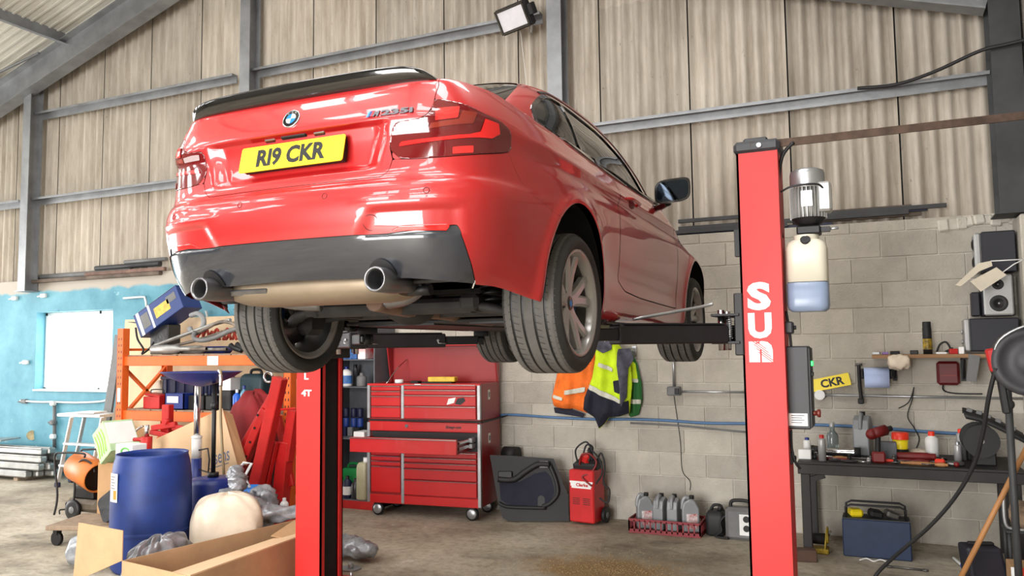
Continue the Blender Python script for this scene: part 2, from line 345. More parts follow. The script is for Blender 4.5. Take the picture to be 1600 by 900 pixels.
rail('trim_rail_1',-7.22,-3.10,5.25); rail('trim_rail_2',-11.34,-7.38,5.24); rail('trim_rail_3',-11.34,-7.38,3.955); rail('trim_rail_4',-15.9,-11.5,3.955); rail('trim_rail_5',-2.94,1.0,3.955); rail('trim_rail_6',-7.22,-3.10,3.955)
def beam(name,a,b,d,w,m_=M_STEEL,up=(0,0,1)):
    a,b=Vector(a),Vector(b); z=(b-a).normalized(); F=frame(z,up); ln=(b-a).length; mb=MB(); c=(a+b)/2; y=F.col[1]; x=F.col[0]
    M3=Matrix((x,y,z)).transposed()
    for s in (-1,1): mb.box(c+y*s*(d/2-.008),(w,.016,ln),M3)
    mb.box(c,(.012,d-.03,ln),M3); return mb.build(name,m_,kind='structure')
beam('trim_rafter_1',(RIDGE,7.56,RZ_-.33),(XL,7.56,roofz(XL)-.33),.40,.20); beam('trim_rafter_2',(RIDGE,7.56,RZ_-.33),(XR-.2,7.56,roofz(XR-.2)-.33),.36,.18)
for k,yf in enumerate((2.2,-3.2)):
    beam('trim_rafter_%d'%(3+2*k),(RIDGE,yf,RZ_-.33),(XL,yf,roofz(XL)-.33),.40,.20); beam('trim_rafter_%d'%(4+2*k),(RIDGE,yf,RZ_-.33),(XR-.2,yf,roofz(XR-.2)-.33),.36,.18)
px_=[-15.2,-13.6,-12.0,-10.4,-8.8,-7.4,-6.2,-4.4,-2.8,-1.2,.4]
for i,x in enumerate(px_):
    mb=MB(); z=roofz(x)-.085; mb.box((x,(YW+YB)/2,z),(.012,YW-YB,.17)); mb.box((x+.03,(YW+YB)/2,z-.08),(.06,YW-YB,.01)); mb.build('trim_purlin_%d'%(i+1),M_STEEL,kind='structure')
mb=MB(); mb.tube([(-11.9,7.4,roofz(-11.9)-.16),(-13.9,4.6,roofz(-13.9)-.16)],.022,8,spline=False); mb.build('trim_brace_1',M_STEEL,kind='structure')
mb=MB(); mb.tube([(-10.8,7.45,roofz(-10.8)-.14),(-15.5,6.6,roofz(-15.5)-.14)],.02,8,spline=False); mb.build('trim_brace_2',M_STEEL,kind='structure')
# roof slopes with translucent daylight sheets (the lit panels run down the slope between the rafters)
SKY=[(-14.6,-12.6),(-11.4,-9.4),(-5.4,-3.4),(-2.2,-.4)]; SKYY=[(-5.6,-4.7),(-3.4,-2.5),(-1.2,-.3),(1.0,1.9),(3.6,4.5)]
M_SKY=mat('daylit rooflight sheet',(1,1,1),.6,0,0,emit=8.)
mb=MB(); lights=[]
for sgn,(xa,xb) in ((0,(XL,RIDGE)),(1,(RIDGE,XR+.1))):
    ys=sorted({YB,YW+.2,*[q for a in SKYY for q in a]}); xs=sorted({xa,xb,*[q for s_ in SKY if xa<s_[0]<xb for q in s_]})
    for y0,y1 in zip(ys[:-1],ys[1:]):
        for x0,x1 in zip(xs[:-1],xs[1:]):
            q=[Vector((x0,y0,roofz(x0))),Vector((x1,y0,roofz(x1))),Vector((x1,y1,roofz(x1))),Vector((x0,y1,roofz(x0)))]
            if (y0,y1) in SKYY and (x0,x1) in SKY: lights.append(q)
            else: mb.add(q,[(0,3,2,1)])
mb.build('ceiling',M_ROOF,kind='structure')
for i,q in enumerate(lights):
    m_=MB(); m_.add(q,[(0,3,2,1)]); m_.build('window_%d'%(i+2),M_SKY,kind='structure')
# roof lining ribs seen near the gable
mb=MB()
for i in range(60):
    y=YW-.1-i*.13; mb.box(((XL+RIDGE)/2,y,(roofz(XL)+RZ_)/2-.012),((RIDGE-XL)/math.cos(math.atan(SL)),.03,.012),(0,-math.degrees(math.atan(SL)),0))
o=mb.build('ceiling_rib',M_ROOF,kind='structure')
# side walls (left one with a doorway, right one solid)
mb=MB()
for y0,y1,z0,z1 in ((YB,2.0,0,4.8),(6.4,YW,0,4.8),(2.0,6.4,3.8,4.8)): mb.box((XL-.1,(y0+y1)/2,(z0+z1)/2),(.2,y1-y0,z1-z0))
mb.build('wall_left',M_WALLP,kind='structure')
mb=MB()
for x0,x1,z0,z1 in ((XL,-6.2,0,7.4),(-.6,XR,0,7.4),(-6.2,-.6,4.2,7.4)): mb.box(((x0+x1)/2,YB-.1,(z0+z1)/2),(x1-x0,.2,z1-z0))
mb.build('wall_front',M_WALLP,kind='structure')
mb=MB(); mb.box((XR+.1,(YB+YW)/2+.1,2.4),(.2,YW-YB+.2,4.8)); mb.build('wall_right',M_WALLP,kind='structure')
# side window
w1=thing('window_1',None,None); tag(w1,kind='structure')
M_WFR=mat('white painted window frame',(.88,.9,.9),.5,0,.08)
mb=MB(); xa=(WX0+WX1)/2
fr=.05; yq=YW+.17
for x in (WX0+fr/2,WX1-fr/2,WX1-.42): mb.box((x,yq,(WZ0+WZ1)/2),(fr,.06,WZ1-WZ0),bev=.006)
for z in (WZ0+fr/2,WZ1-fr/2): mb.box((xa,yq,z),(WX1-WX0,.06,fr),bev=.006)
mb.build('window_frame',M_WFR,w1)
mb=MB(); mb.box((xa,YW+.06,WZ0+.012),(WX1-WX0,.18,.024)); mb.build('window_sill',M_WFR,w1)
M_PANE=mat('sunlit frosted pane',(1,1,1),.5,0,0,emit=3.5)
for x0,x1 in ((WX0+fr,WX1-.42-fr/2),(WX1-.42+fr/2,WX1-fr)):
    mb=MB(); mb.box(((x0+x1)/2,yq,xa*0+(WZ0+WZ1)/2),(x1-x0,.008,WZ1-WZ0-2*fr)); mb.build('pane',M_PANE,w1)
# ---------------------------------------------------------------- car body surface (metres, x right, y forward from rear axle, z up)
PLAN=[(0,-1.0),(.2,-.996),(.4,-.984),(.56,-.96),(.68,-.918),(.765,-.858),(.818,-.775),(.85,-.66),(.872,-.48),(.884,-.25),(.888,0),(.885,.25),(.876,.55),(.870,.9),(.868,1.3),(.868,1.7),(.873,2.1),(.882,2.45),(.886,2.75),(.872,3.0),(.83,3.18),(.74,3.31),(.6,3.385),(.4,3.425),(.2,3.445),(0,3.45)]
GB=[(0,-0.55,1.1),(0.2,-0.546,1.1),(0.38,-0.535,1.098),(0.52,-0.515,1.094),(0.605,-0.475,1.089),(0.662,-0.415,1.083),(0.705,-0.335,1.075),(0.742,-0.225,1.066),(0.766,-0.08,1.058),(0.78,0.1,1.05),(0.787,0.32,1.045),(0.789,0.55,1.04),(0.79,0.78,1.037),(0.788,1.05,1.031),(0.784,1.35,1.024),(0.777,1.65,1.012),(0.762,1.92,1.0),(0.72,2.12,0.99),(0.64,2.25,0.986),(0.52,2.33,0.981),(0.4,2.37,0.978),(0.3,2.395,0.976),(0.2,2.41,0.975),(0.12,2.415,0.974),(0.06,2.418,0.974),(0,2.42,0.974)]
GR=[(0,0.2,1.435),(0.2,0.195,1.43),(0.36,0.18,1.416),(0.455,0.155,1.396),(0.525,0.11,1.37),(0.575,0.07,1.346),(0.603,0.06,1.334),(0.617,0.12,1.34),(0.626,0.24,1.355),(0.63,0.36,1.365),(0.632,0.5,1.372),(0.633,0.66,1.376),(0.633,0.82,1.378),(0.631,0.98,1.378),(0.628,1.16,1.374),(0.62,1.34,1.362),(0.6,1.48,1.352),(0.56,1.58,1.35),(0.48,1.65,1.355),(0.4,1.69,1.362),(0.32,1.71,1.37),(0.25,1.72,1.376),(0.18,1.73,1.38),(0.12,1.733,1.383),(0.06,1.735,1.385),(0,1.736,1.386)]
NC=len(PLAN)
def wr_(y): t=min(1,max(0,(-.15-y)/.6)); return t*t*(3-2*t)
def wf_(y): t=min(1,max(0,(y-1.9)/1.2)); return t*t*(3-2*t)
# rows: z rear, z side, z front, rear inset, side inset, front inset
ROWS=[(.262,.190,.19,.150,.075,.14),(.300,.215,.22,.105,.035,.08),(.380,.29,.30,.052,.022,.03),(.47,.39,.40,.020,.016,.005),(.56,.49,.50,.0,.010,.0),(.63,.59,.58,.002,.003,.01),(.675,.66,.635,.022,.0,.03),(.708,.705,.67,.048,.0,.05),(.77,.765,.71,.058,.001,.09),(.86,.83,.75,.062,.006,.16),(.925,.872,.79,.052,.010,.25),(.975,.922,.82,.064,.026,.38),(1.035,.975,.845,.090,.052,.55),(1.082,1.016,.865,.118,.076,.72)]
def build_net():
    import numpy as np
    net=[]
    for (zr,zs,zf,ry,sx,fy) in ROWS:
        row=[]
        for c,(x,y) in enumerate(PLAN):
            a,b=wr_(y),wf_(y); z=zs*(1-a)*(1-b)+zr*a+zf*b
            s=min(1,abs(x)/.8)
            xx=x-sx*(1-.35*a)*(s**4) - (ry*.55*a*s**4) - fy*.3*b*s**3
            cr=min(1,max(0,(1-s**3)))
            yy=y+ry*a*(.45+.55*cr)-fy*b
            row.append((xx,yy,z))
        net.append(row)
    top=net[-1]
    for t,dz in ((.12,.010),(.45,.012),(.85,.006)):
        row=[]
        for c in range(NC):
            p=np.array(top[c]);q=np.array(GB[c]); k=q*t+p*(1-t); k[2]+=dz*(1 if PLAN[c][1]<-.5 else .6); row.append(tuple(k))
        net.append(row)
    net.append([tuple(g) for g in GB])
    for t,bul in ((.04,.0),(.36,.026),(.70,.028),(.95,.006)):
        row=[]
        for c in range(NC):
            p=np.array(GB[c]);q=np.array(GR[c]); k=p+(q-p)*t
            nx=np.array([PLAN[c][0]/.9,0,0]); y=PLAN[c][1]
            d=np.array([min(1,PLAN[c][0]/.7)**2*.9, (-.5 if y<-.8 else (.6 if y>3.2 else 0)), .35]); k=k+d*bul; row.append(tuple(k))
        net.append(row)
    net.append([tuple(g) for g in GR])
    for t in (.12,.45,.75,1.0):
        row=[]
        for c in range(NC):
            g=GR[c]; ys=.62+(.55)*(c/(NC-1)); 
            zz=g[2]+(1.465-g[2])*(1-(1-t)**2.2)
            row.append((g[0]*(1-t),g[1]*(1-t)+ys*t,zz))
        net.append(row)
    return np.array(net)
NET=build_net(); NR=NET.shape[0]
def cr_w(t):
    return np.stack([-.5*t+t*t-.5*t**3,1-2.5*t*t+1.5*t**3,.5*t+2*t*t-1.5*t**3,-.5*t*t+.5*t**3],-1)
def sstep(a,b,x):
    t=np.clip((x-a)/(b-a),0,1); return t*t*(3-2*t)
ARCH=[(-.005,.330,.378),(2.69,.330,.372)]
def surf(u,v):
    """u in [0,NC-1], v in [0,NR-1] -> points"""
    u=np.asarray(u,float);v=np.asarray(v,float)
    iu=np.clip(np.floor(u).astype(int),0,NC-2); iv=np.clip(np.floor(v).astype(int),0,NR-2)
    wu=cr_w(u-iu); wv=cr_w(v-iv)
    # mirrored padding in u (symmetry), clamped in v
    P=0
    for a in range(4):
        jv=np.clip(iv+a-1,0,NR-1)
        for b in range(4):
            ju=iu+b-1
            m=np.where(ju<0,1,0)|np.where(ju>NC-1,1,0)
            ju=np.where(ju<0,-ju,ju); ju=np.where(ju>NC-1,2*(NC-1)-ju,ju)
            q=NET[jv,ju].copy(); q[...,0]=np.where(m==1,-q[...,0],q[...,0])
            P=P+q*(wv[...,a]*wu[...,b])[...,None]
    x,y,z=P[...,0].copy(),P[...,1].copy(),P[...,2].copy()
    side=sstep(.55,.8,x)
    # wheel arch lips
    for (ya,za,ra) in ARCH:
        r=np.hypot(y-ya,z-za); x=x+side*(z<.95)*(.013*np.exp(-((r-ra-.012)/.03)**2)+.010*np.exp(-((r-ra)/.11)**2))
    # shoulder crease along the flank and hollow below it
    fl=side*sstep(-.62,-.3,y)*(1-sstep(2.3,2.9,y))
    zc=.885+.02*np.clip(y,0,2.2)*0-.012*(y-.5)
    x=x-fl*.010*np.exp(-((z-zc+.055)/.035)**2)*1.0+fl*.006*np.exp(-((z-zc-.01)/.02)**2)
    # lower door hollow
    x=x-side*sstep(.45,.8,y)*(1-sstep(1.9,2.25,y))*.016*np.exp(-((z-.40-.02*(2.2-y))/.06)**2)
    # rear: number plate recess and bumper sculpting
    rear=sstep(-.70,-.80,y)
    rec=sstep(.47,.38,np.abs(x)+.25*(.92-z))*sstep(.735,.765,z)*sstep(.930,.914,z)
    y=y+rear*.034*rec
    wing=sstep(.33,.40,np.abs(x)-.6*(z-.50))*sstep(.470,.482,z)*sstep(.585+.02*0,.560,z)*sstep(.76,.70,np.abs(x))
    y=y+rear*.016*wing
    crease=np.exp(-((z-.60)/.014)**2)*sstep(.30,.42,np.abs(x))*sstep(.80,.70,np.abs(x)); y=y-rear*.006*crease
    shelf=np.exp(-((z-.668)/.018)**2)*sstep(.75,.6,np.abs(x)); y=y-rear*.008*shelf
    return np.stack([x,y,z],-1)
# ---------------------------------------------------------------- the car
CX,CY,CZ,DROOP=-2.1001,3.4515,1.9227,.0486
CARZ=CZ-.315+DROOP
M_RED=mat('glossy red car paint',(.67,.085,.095),.34,0,.0,coat=1.); M_GREY=mat('gloss dark grey bumper insert',(.165,.175,.20),.2,0,0,coat=.8)
M_BLK=mat('black plastic trim',(.06,.06,.065),.5,0,.1); M_GBLK=mat('gloss black trim',(.035,.035,.04),.1,0,0,coat=1.)
M_GLASS=mat('dark tinted glass',(.05,.055,.06),.04,0,0,coat=.5); M_UNDER=mat('grimy underbody',(.155,.145,.14),.75,.1,.3,7)
M_CHR=mat('satin chrome',(.78,.78,.79),.2,1.,0); M_TYRE=mat('tyre rubber',(.17,.165,.16),.8,0,.15,9); M_TREAD=mat('dusty tread rubber',(.34,.33,.315),.88,0,.12,9)
M_RIM=mat('dark silver alloy',(.64,.63,.62),.22,.35,.03); M_RIMD=mat('dusty rim barrel',(.30,.29,.28),.55,.5,.2,8)
M_TLR=mat('dark red lens',(.38,.03,.05),.08,0,0,coat=1.); M_TLB=mat('bright red lamp',(.95,.10,.10),.12,0,0,coat=1.); M_TLP=mat('pink red lamp',(.80,.16,.15),.12,0,0,coat=1.); M_TLW=mat('clear lamp',(.62,.55,.55),.1,0,0,coat=1.); M_TLA=mat('smoky amber lamp',(.50,.15,.10),.12,0,0,coat=1.)
M_EXH=mat('sooty steel tailpipe',(.50,.50,.51),.33,.9,.1,10); M_SIL=mat('heat-tinted silencer',(.58,.52,.44),.5,.55,.12,4); M_HOT=mat('heat shield',(.45,.36,.30),.6,.5,.2,5)
car=thing('car','red two-door coupe raised high on the two-post lift','car',(CX,CY,CARZ))
HU=np.linspace(0,NC-1,(NC-1)*13+1); HV=np.linspace(0,NR-1,(NR-1)*8+1); GU,GV=np.meshgrid(HU,HV)
SU,SV=.17,.065   # rough metres per parameter step, for distances only
def sdf(poly,U,V):
    """signed distance (inside positive) to a polygon in the surface's own parameters"""
    P=np.array(poly,float)*[SU,SV]; x=U*SU; y=V*SV; d=np.full(x.shape,1e9); ins=np.zeros(x.shape,bool); n=len(P)
    for i in range(n):
        a=P[i];b=P[(i+1)%n]; e=b-a; wx=x-a[0];wy=y-a[1]; t=np.clip((wx*e[0]+wy*e[1])/max(1e-12,e@e),0,1)
        d=np.minimum(d,np.hypot(wx-t*e[0],wy-t*e[1])); c=((a[1]>y)!=(b[1]>y))&(x<(b[0]-a[0])*(y-a[1])/((b[1]-a[1]) if b[1]!=a[1] else 1e-12)+a[0]); ins^=c
    return np.where(ins,d,-d)
def smooth_poly(p,k=4,closed=True):
    return [(q.x,q.y) for q in catmull([(a,b,0) for a,b in p],k,closed)]
def nrm(u,v,h=.02):
    a=surf(np.clip(u+h,0,NC-1),v)-surf(np.clip(u-h,0,NC-1),v); b=surf(u,np.clip(v+h,0,NR-1))-surf(u,np.clip(v-h,0,NR-1)); n=np.cross(a,b); l=np.linalg.norm(n,axis=-1,keepdims=True); n=n/np.maximum(l,1e-9)
    return n
def panel(name,F,m_,parent,off=0.,mirror='both',U=None,V=None,label=None,thick=0.,exact=True):
    """cut the region F>0 out of the surface grid, along its exact outline"""
    U=GU if U is None else U; V=GV if V is None else V; R_,C_=U.shape
    pos=F>0; q=pos[:-1,:-1].astype(int)+pos[1:,:-1]+pos[:-1,1:]+pos[1:,1:]
    uvs=[];idx={};faces=[]
    def vert(i,j):
        k=(i,j)
        if k not in idx: idx[k]=len(uvs); uvs.append((U[i,j],V[i,j]))
        return idx[k]
    def cross(a,b):
        k=(a,b) if a<b else (b,a)
        if k not in idx:
            fa,fb=F[k[0]],F[k[1]]; t=fa/(fa-fb); idx[k]=len(uvs); uvs.append((U[k[0]]+(U[k[1]]-U[k[0]])*t,V[k[0]]+(V[k[1]]-V[k[0]])*t))
        return idx[k]
    for i,j in np.argwhere(q>0):
        c=[(i,j),(i,j+1),(i+1,j+1),(i+1,j)]
        if q[i,j]==4: faces.append([vert(*k) for k in c]); continue
        o=[]
        for k in range(4):
            a,b=c[k],c[(k+1)%4]
            if pos[a]: o.append(vert(*a))
            if pos[a]!=pos[b]: o.append(cross(a,b))
        if len(o)>2: faces.append(o)
    uvs=np.array(uvs); P=surf(uvs[:,0],uvs[:,1]); n=nrm(uvs[:,0],uvs[:,1]); P=P+n*off
    objs=[]
    def mk(Ps,Ns,Fs,nm):
        me=bpy.data.meshes.new(nm); me.from_pydata(Ps.tolist(),[],Fs); me.polygons.foreach_set('use_smooth',[True]*len(me.polygons)); me.materials.append(m_)
        if exact: me.normals_split_custom_set_from_vertices(Ns.tolist())
        o=link(nm,me,parent,label=label)
        if thick:
            md=o.modifiers.new('t','SOLIDIFY'); md.thickness=thick; md.offset=-1
        objs.append(o)
    Pm=P*[-1,1,1]; nm_=n*[-1,1,1]; Fm=[f[::-1] for f in faces]
    if mirror=='both':
        k=len(P); mk(np.vstack([P,Pm]),np.vstack([n,nm_]),faces+[[i+k for i in f] for f in Fm],name)
    else:
        mk(P,n,faces,name)
        if mirror=='pair': mk(Pm,nm_,Fm,name)
    return objs
XYZ=surf(GU,GV)
arch=np.full(GU.shape,-1e9)
for (ya,za,ra) in ARCH:
    r=ra-np.hypot(XYZ[...,1]-ya,XYZ[...,2]-za); arch=np.maximum(arch,np.where((XYZ[...,0]>.5)&(XYZ[...,2]<.9),r,-1))
TL=smooth_poly([(3.84,11.26),(4.37,11.17),(5.24,10.94),(5.98,10.5),(6.7,10.28),(7.14,9.86),(7.2,9.17),(7.07,8.63),(5.99,8.29),(4.32,8.0),(2.89,7.94),(2.49,8.25),(2.37,8.58),(2.39,8.84),(2.56,9.66),(3.25,9.86),(3.56,10.15),(3.72,10.8)],3)
LID=[(-1,6.87),(2.16,6.86),(2.36,7.3),(2.46,8.0),(2.37,8.58),(2.39,8.84),(2.56,9.70),(3.25,9.84),(3.52,10.1),(3.72,10.8),(3.85,11.57),(4.06,12.4),(4.15,13.3),(4.12,14.5),(3.9,16.0),(3.3,16.75),(-1,16.85)]
DIF=[(-1,3.14),(2.38,3.12),(4.40,3.39),(4.56,3.36),(4.74,3.06),(5.15,2.17),(5.78,1.0),(5.78,.92),(4.5,1.0),(2.8,1.25),(-1,1.45)]
BUM=[(-1,6.84),(2.16,6.83),(2.36,7.3),(2.46,7.97),(2.89,7.92),(4.32,7.97),(5.99,8.26),(7.1,8.6),(7.45,7.4),(8.0,6.0),(8.9,5.2),(9.4,2.5),(9.4,.9),(5.8,.9),(4.5,1.0),(2.8,1.25),(-1,1.45)]
WIN=smooth_poly([(6.9,18.85),(7.3,18.2),(8.1,16.8),(9.0,15.4),(9.9,14.8),(11,14.5),(12.1,14.25),(13.1,14.05),(14.4,13.7),(15.6,13.6),(16.15,14.6),(16.0,16.6),(15.5,17.8),(14.6,18.8),(13.9,19.4),(12.45,19.9),(10.9,20.05),(9.2,20.2),(8.1,20.2),(7.4,19.85)],3)
DOOR=[(12.55,12.9),(12.75,11.6),(12.52,8.23),(12.5,4.52),(12.62,3.2),(12.9,2.72),(13.72,2.5),(16.04,2.26),(16.1,7.6),(15.9,11.0),(15.4,13.0),(14,13.35)]
BON=[(17.2,11.6),(19,11.5),(20.5,11.2),(26,11.0),(26,16.5),(18.6,16.4),(17.4,15.5)]
RGL=[(-1,17.3),(3.2,17.25),(4.6,17.4),(5.15,18.2),(5.0,20.0),(4.4,21.2),(3.4,21.6),(-1,21.75)]
WSH=[(17.6,17.4),(20,17.2),(26,17.1),(26,21.7),(19.5,21.5),(18.1,20.8),(17.5,19)]
S_=dict(TL=sdf(TL,GU,GV),LID=sdf(LID,GU,GV),DIF=sdf(DIF,GU,GV),BUM=sdf(BUM,GU,GV),WIN=sdf(WIN,GU,GV),DOOR=sdf(DOOR,GU,GV),BON=sdf(BON,GU,GV),RGL=sdf(RGL,GU,GV),WSH=sdf(WSH,GU,GV))
g=.0022
mn=lambda *a: np.minimum.reduce(a)
body=mn(-S_['TL'],-S_['LID']-g,-S_['BUM']-g*.5,-sdf([(-1,-1),(8.6,-1),(8.6,.9),(5.8,.9),(4.5,1.6),(-1,2)],GU,GV),-S_['DIF'],-S_['WIN'],-S_['DOOR']-g,-S_['BON']-g,-S_['RGL'],-S_['WSH'],-arch)
panel('body_shell',body,M_RED,car)
panel('boot_lid',mn(S_['LID']-g,-S_['TL']-g*.5),M_RED,car)
bumper=panel('rear_bumper',mn(S_['BUM'],-S_['DIF']-g,-arch,-S_['TL']-g),M_RED,car)[0]
panel('door',S_['DOOR']-g,M_RED,car,mirror='pair')
panel('bonnet',S_['BON']-g,M_RED,car)
panel('diffuser_panel',S_['DIF'],M_GREY,car,off=-.004,label='dark grey lower bumper insert')
# dark inner skin behind the shut lines and the lamps
iu=np.linspace(0,NC-1,(NC-1)*5+1); iv=np.linspace(0,NR-1,(NR-1)*4+1); IU,IV=np.meshgrid(iu,iv); XI=surf(IU,IV); ai=np.full(IU.shape,-1e9)
for (ya,za,ra) in ARCH: ai=np.maximum(ai,np.where((XI[...,0]>.5)&(XI[...,2]<.9),ra+.012-np.hypot(XI[...,1]-ya,XI[...,2]-za),-1))
panel('inner_skin',np.minimum(-ai,-sdf([(-1,-1),(8.6,-1),(8.6,1.1),(5.8,1.1),(4.5,1.8),(-1,2.2)],IU,IV)),M_BLK,car,off=-.014,U=IU,V=IV,exact=False)
# fine local patches
def patch(name,poly,m_,parent,off=.0008,mirror='pair',res=60,k=1,sm=True,label=None,thick=0.):
    p_=smooth_poly(poly,3) if sm else poly; a=np.array(p_); lo=a.min(0)-.05; hi=a.max(0)+.05; lo=np.maximum(lo,0)
    nu=max(8,min(res,int((hi[0]-lo[0])*16))); nv=max(8,min(res,int((hi[1]-lo[1])*16))); U,V=np.meshgrid(np.linspace(lo[0],hi[0],nu),np.linspace(lo[1],hi[1],nv))
    return panel(name,sdf(p_,U,V),m_,parent,off=off,mirror=mirror,U=U,V=V,label=label,thick=thick)
tls=patch('tail_light',TL,M_TLR,car,off=.002,res=90,sm=False,label='dark red wraparound tail lamp',thick=.012)
wins=patch('side_window',WIN,M_GLASS,car,off=-.004,res=90,sm=False)
panel('rear_window',S_['RGL'],M_GLASS,car,off=-.003); panel('windscreen',S_['WSH'],M_GLASS,car,off=-.003)
LAMPS=[('reverse_lamp',[(2.65,9.52),(2.95,9.57),(3.57,9.55),(3.5,9.22),(2.64,9.17)],M_TLW),('upper_lamp',[(3.82,10.5),(4.82,10.74),(4.66,9.85),(3.78,9.67)],M_TLP),('tail_bar',[(2.67,8.69),(4,8.80),(5.14,8.97),(5.72,9.2),(5.94,10.04),(6.61,9.96),(6.68,9.34),(6.29,8.98),(4.5,8.72),(2.63,8.51)],M_TLB),('indicator',[(3.56,9.22),(5.33,9.59),(5.6,10.37),(4.9,10.41),(4.71,9.78),(3.62,9.53)],M_TLA),('lamp_reflector',[(4.41,8.39),(5.34,8.51),(5.32,8.21),(4.4,8.09)],M_TLP)]
for nm,po,mm in LAMPS:
    a=patch(nm,po,mm,tls[0],off=.0050,sm=False)
    for o,t in zip(a,tls): o.parent=t
patch('bumper_reflector',[(2.42,3.24),(2.77,3.44),(4.27,3.44),(4.14,3.19)],M_TLB,bumper,off=.003,sm=False,thick=.004)
def ribbon(name,uvs,w,m_,parent,off=.001,mirror=True,k=6,spline=True):
    q=[(p.x,p.y) for p in catmull([(a,b,0) for a,b in uvs],k)] if spline else uvs
    u=np.array([a for a,b in q]);v=np.array([b for a,b in q]); P=surf(u,v); n=nrm(u,v); t=np.gradient(P,axis=0); t/=np.maximum(1e-9,np.linalg.norm(t,axis=1,keepdims=True)); s=np.cross(n,t)
    A=P+n*off+s*w/2;B=P+n*off-s*w/2;C=P-n*.003+s*w/2;D=P-n*.003-s*w/2
    mb=MB(); mb.grid([[Vector(x) for x in C],[Vector(x) for x in A],[Vector(x) for x in B],[Vector(x) for x in D]],False)
    o=mb.build(name,m_,parent)
    if mirror:
        mb=MB(); f=lambda L_:[Vector((-x[0],x[1],x[2])) for x in L_]; mb.grid([f(D),f(B),f(A),f(C)],False); mb.build(name,m_,parent)
    return o
ribbon('window_surround',WIN+[WIN[0]],.022,M_GBLK,car,.004,spline=False)
ribbon('window_pillar',[(9.05,20.1),(10.0,18.3),(11.1,15.9),(12.1,14.3)],.030,M_GBLK,car,.003)
ribbon('drip_rail',[(16.2,17.2),(15.4,18.7),(14,19.95),(12.4,20.5),(10.9,20.65),(9.2,20.8),(8.1,20.75),(7.2,20.2)],.018,M_BLK,car,.003)
# badge, model lettering, number plate
def sfr(u,v,off=0.):
    u=np.array(float(u));v=np.array(float(v)); P=surf(u,v); n=nrm(u,v); return Vector(P)+Vector(n)*off,Vector(n)
pb,nb=sfr(.0,11.15); nb=Vector((0,nb.y,nb.z)).normalized(); MBd=TM(pb,(1,0,0),nb.cross(Vector((1,0,0))))
M_BBLU=mat('enamel blue',(.10,.45,.78),.2,0,0); M_BWHT=mat('enamel white',(.92,.93,.94),.2,0,0)
mb=MB(); mb.lathe([(0,.003),(.037,.004),(.0405,.006),(.0425,.003),(.0425,-.004)],MBd,40); bd=mb.build('roundel_badge',M_CHR,car,label='round chrome-rimmed badge with blue and white quarters')
mb=MB(); mb.lathe([(.024,.0050),(.037,.0050)],MBd,40,False); mb.build('badge_ring',M_GBLK,bd)
for i in range(4):
    mb=MB(); pts=[(0,0)]+[(.0235*math.cos(a),.0235*math.sin(a)) for a in np.linspace(i*math.pi/2,(i+1)*math.pi/2,9)]
    mb.prism(pts,.0052,MBd); mb.build('badge_quarter',M_BBLU if i%2 else M_BWHT,bd)
for s_,a_ in (('B',125),('M',90),('W',55)):
    r_=.0305; t=math.radians(a_); mm=MBd@T_((r_*math.cos(t),r_*math.sin(t),.0052))@RZ(a_-90); text('badge_letter',s_,.011,mm,M_CHR,bd,.0003,.0003)
pt_,nt_=sfr(2.40,10.52,.002); xd=Vector(surf(np.array(2.8),np.array(10.52))-surf(np.array(2.0),np.array(10.52))); MM=TM(pt_,xd,nt_.cross(xd))
M_BADG=mat('dark chrome lettering',(.36,.36,.38),.3,.8,0)
text('model_lettering','235i',.034,MM@T_((.030,0,0)),M_BADG,car,.002,.0016,width=.135,height=.024)
text('model_letter','M',.034,MM@T_((-.058,0,0)),M_BADG,car,.002,.0020,width=.030,height=.024,shear=.25)
for i,c_ in enumerate(((.25,.55,.9),(.10,.16,.45),(.85,.10,.12))):
    mb=MB(); x=-.093+i*.009; mb.prism([(x-.005,-.012),(x+.003,-.012),(x+.011,.012),(x+.003,.012)],.003,MM); mb.build('model_stripe',mat('stripe%d'%i,c_,.3,0,0),car)
M_YEL=mat('reflective yellow plate',(.96,.86,.10),.4,0,.02); M_PBLK=mat('black plate lettering',(.03,.03,.03),.5,0,0)
pc=Vector((0,-.934,.838)); ny=math.radians(12); MP=T_(pc)@RX(90-12)
def rrect(w,h,r,k=5):
    o=[]
    for cx_,cy_,a0 in ((w/2-r,h/2-r,0),(-w/2+r,h/2-r,90),(-w/2+r,-h/2+r,180),(w/2-r,-h/2+r,270)):
        for i in range(k+1): t=math.radians(a0+90*i/k); o.append((cx_+r*math.cos(t),cy_+r*math.sin(t)))
    return o
mb=MB(); mb.prism(rrect(.520,.111,.010),.004,MP); plate=mb.build('number_plate',M_YEL,car,label='yellow rear number plate reading R19 CKR')
text('plate_characters','RI9 CKR',.10,MP@T_((0,0,.0045)),M_PBLK,plate,.0004,.0042,width=.345,height=.079)
mb=MB(); mb.box((pc.x,pc.y+.022,pc.z),(.50,.03,.10),(-12,0,0)); mb.build('plate_holder',M_BLK,plate)
for u in (.62,):
    for s in (1,-1):
        p_,n_=sfr(u,9.86,.001); mb=MB(); mb.box((s*p_.x,p_.y+.004,p_.z),(.055,.02,.014),(-40,0,0),.004); mb.build('plate_lamp',M_CHR,car)
p_,n_=sfr(0,9.9,0); mb=MB(); mb.box((0,p_.y+.006,p_.z),(.13,.022,.018),(-40,0,0),.006); mb.build('boot_release',M_BLK,car)
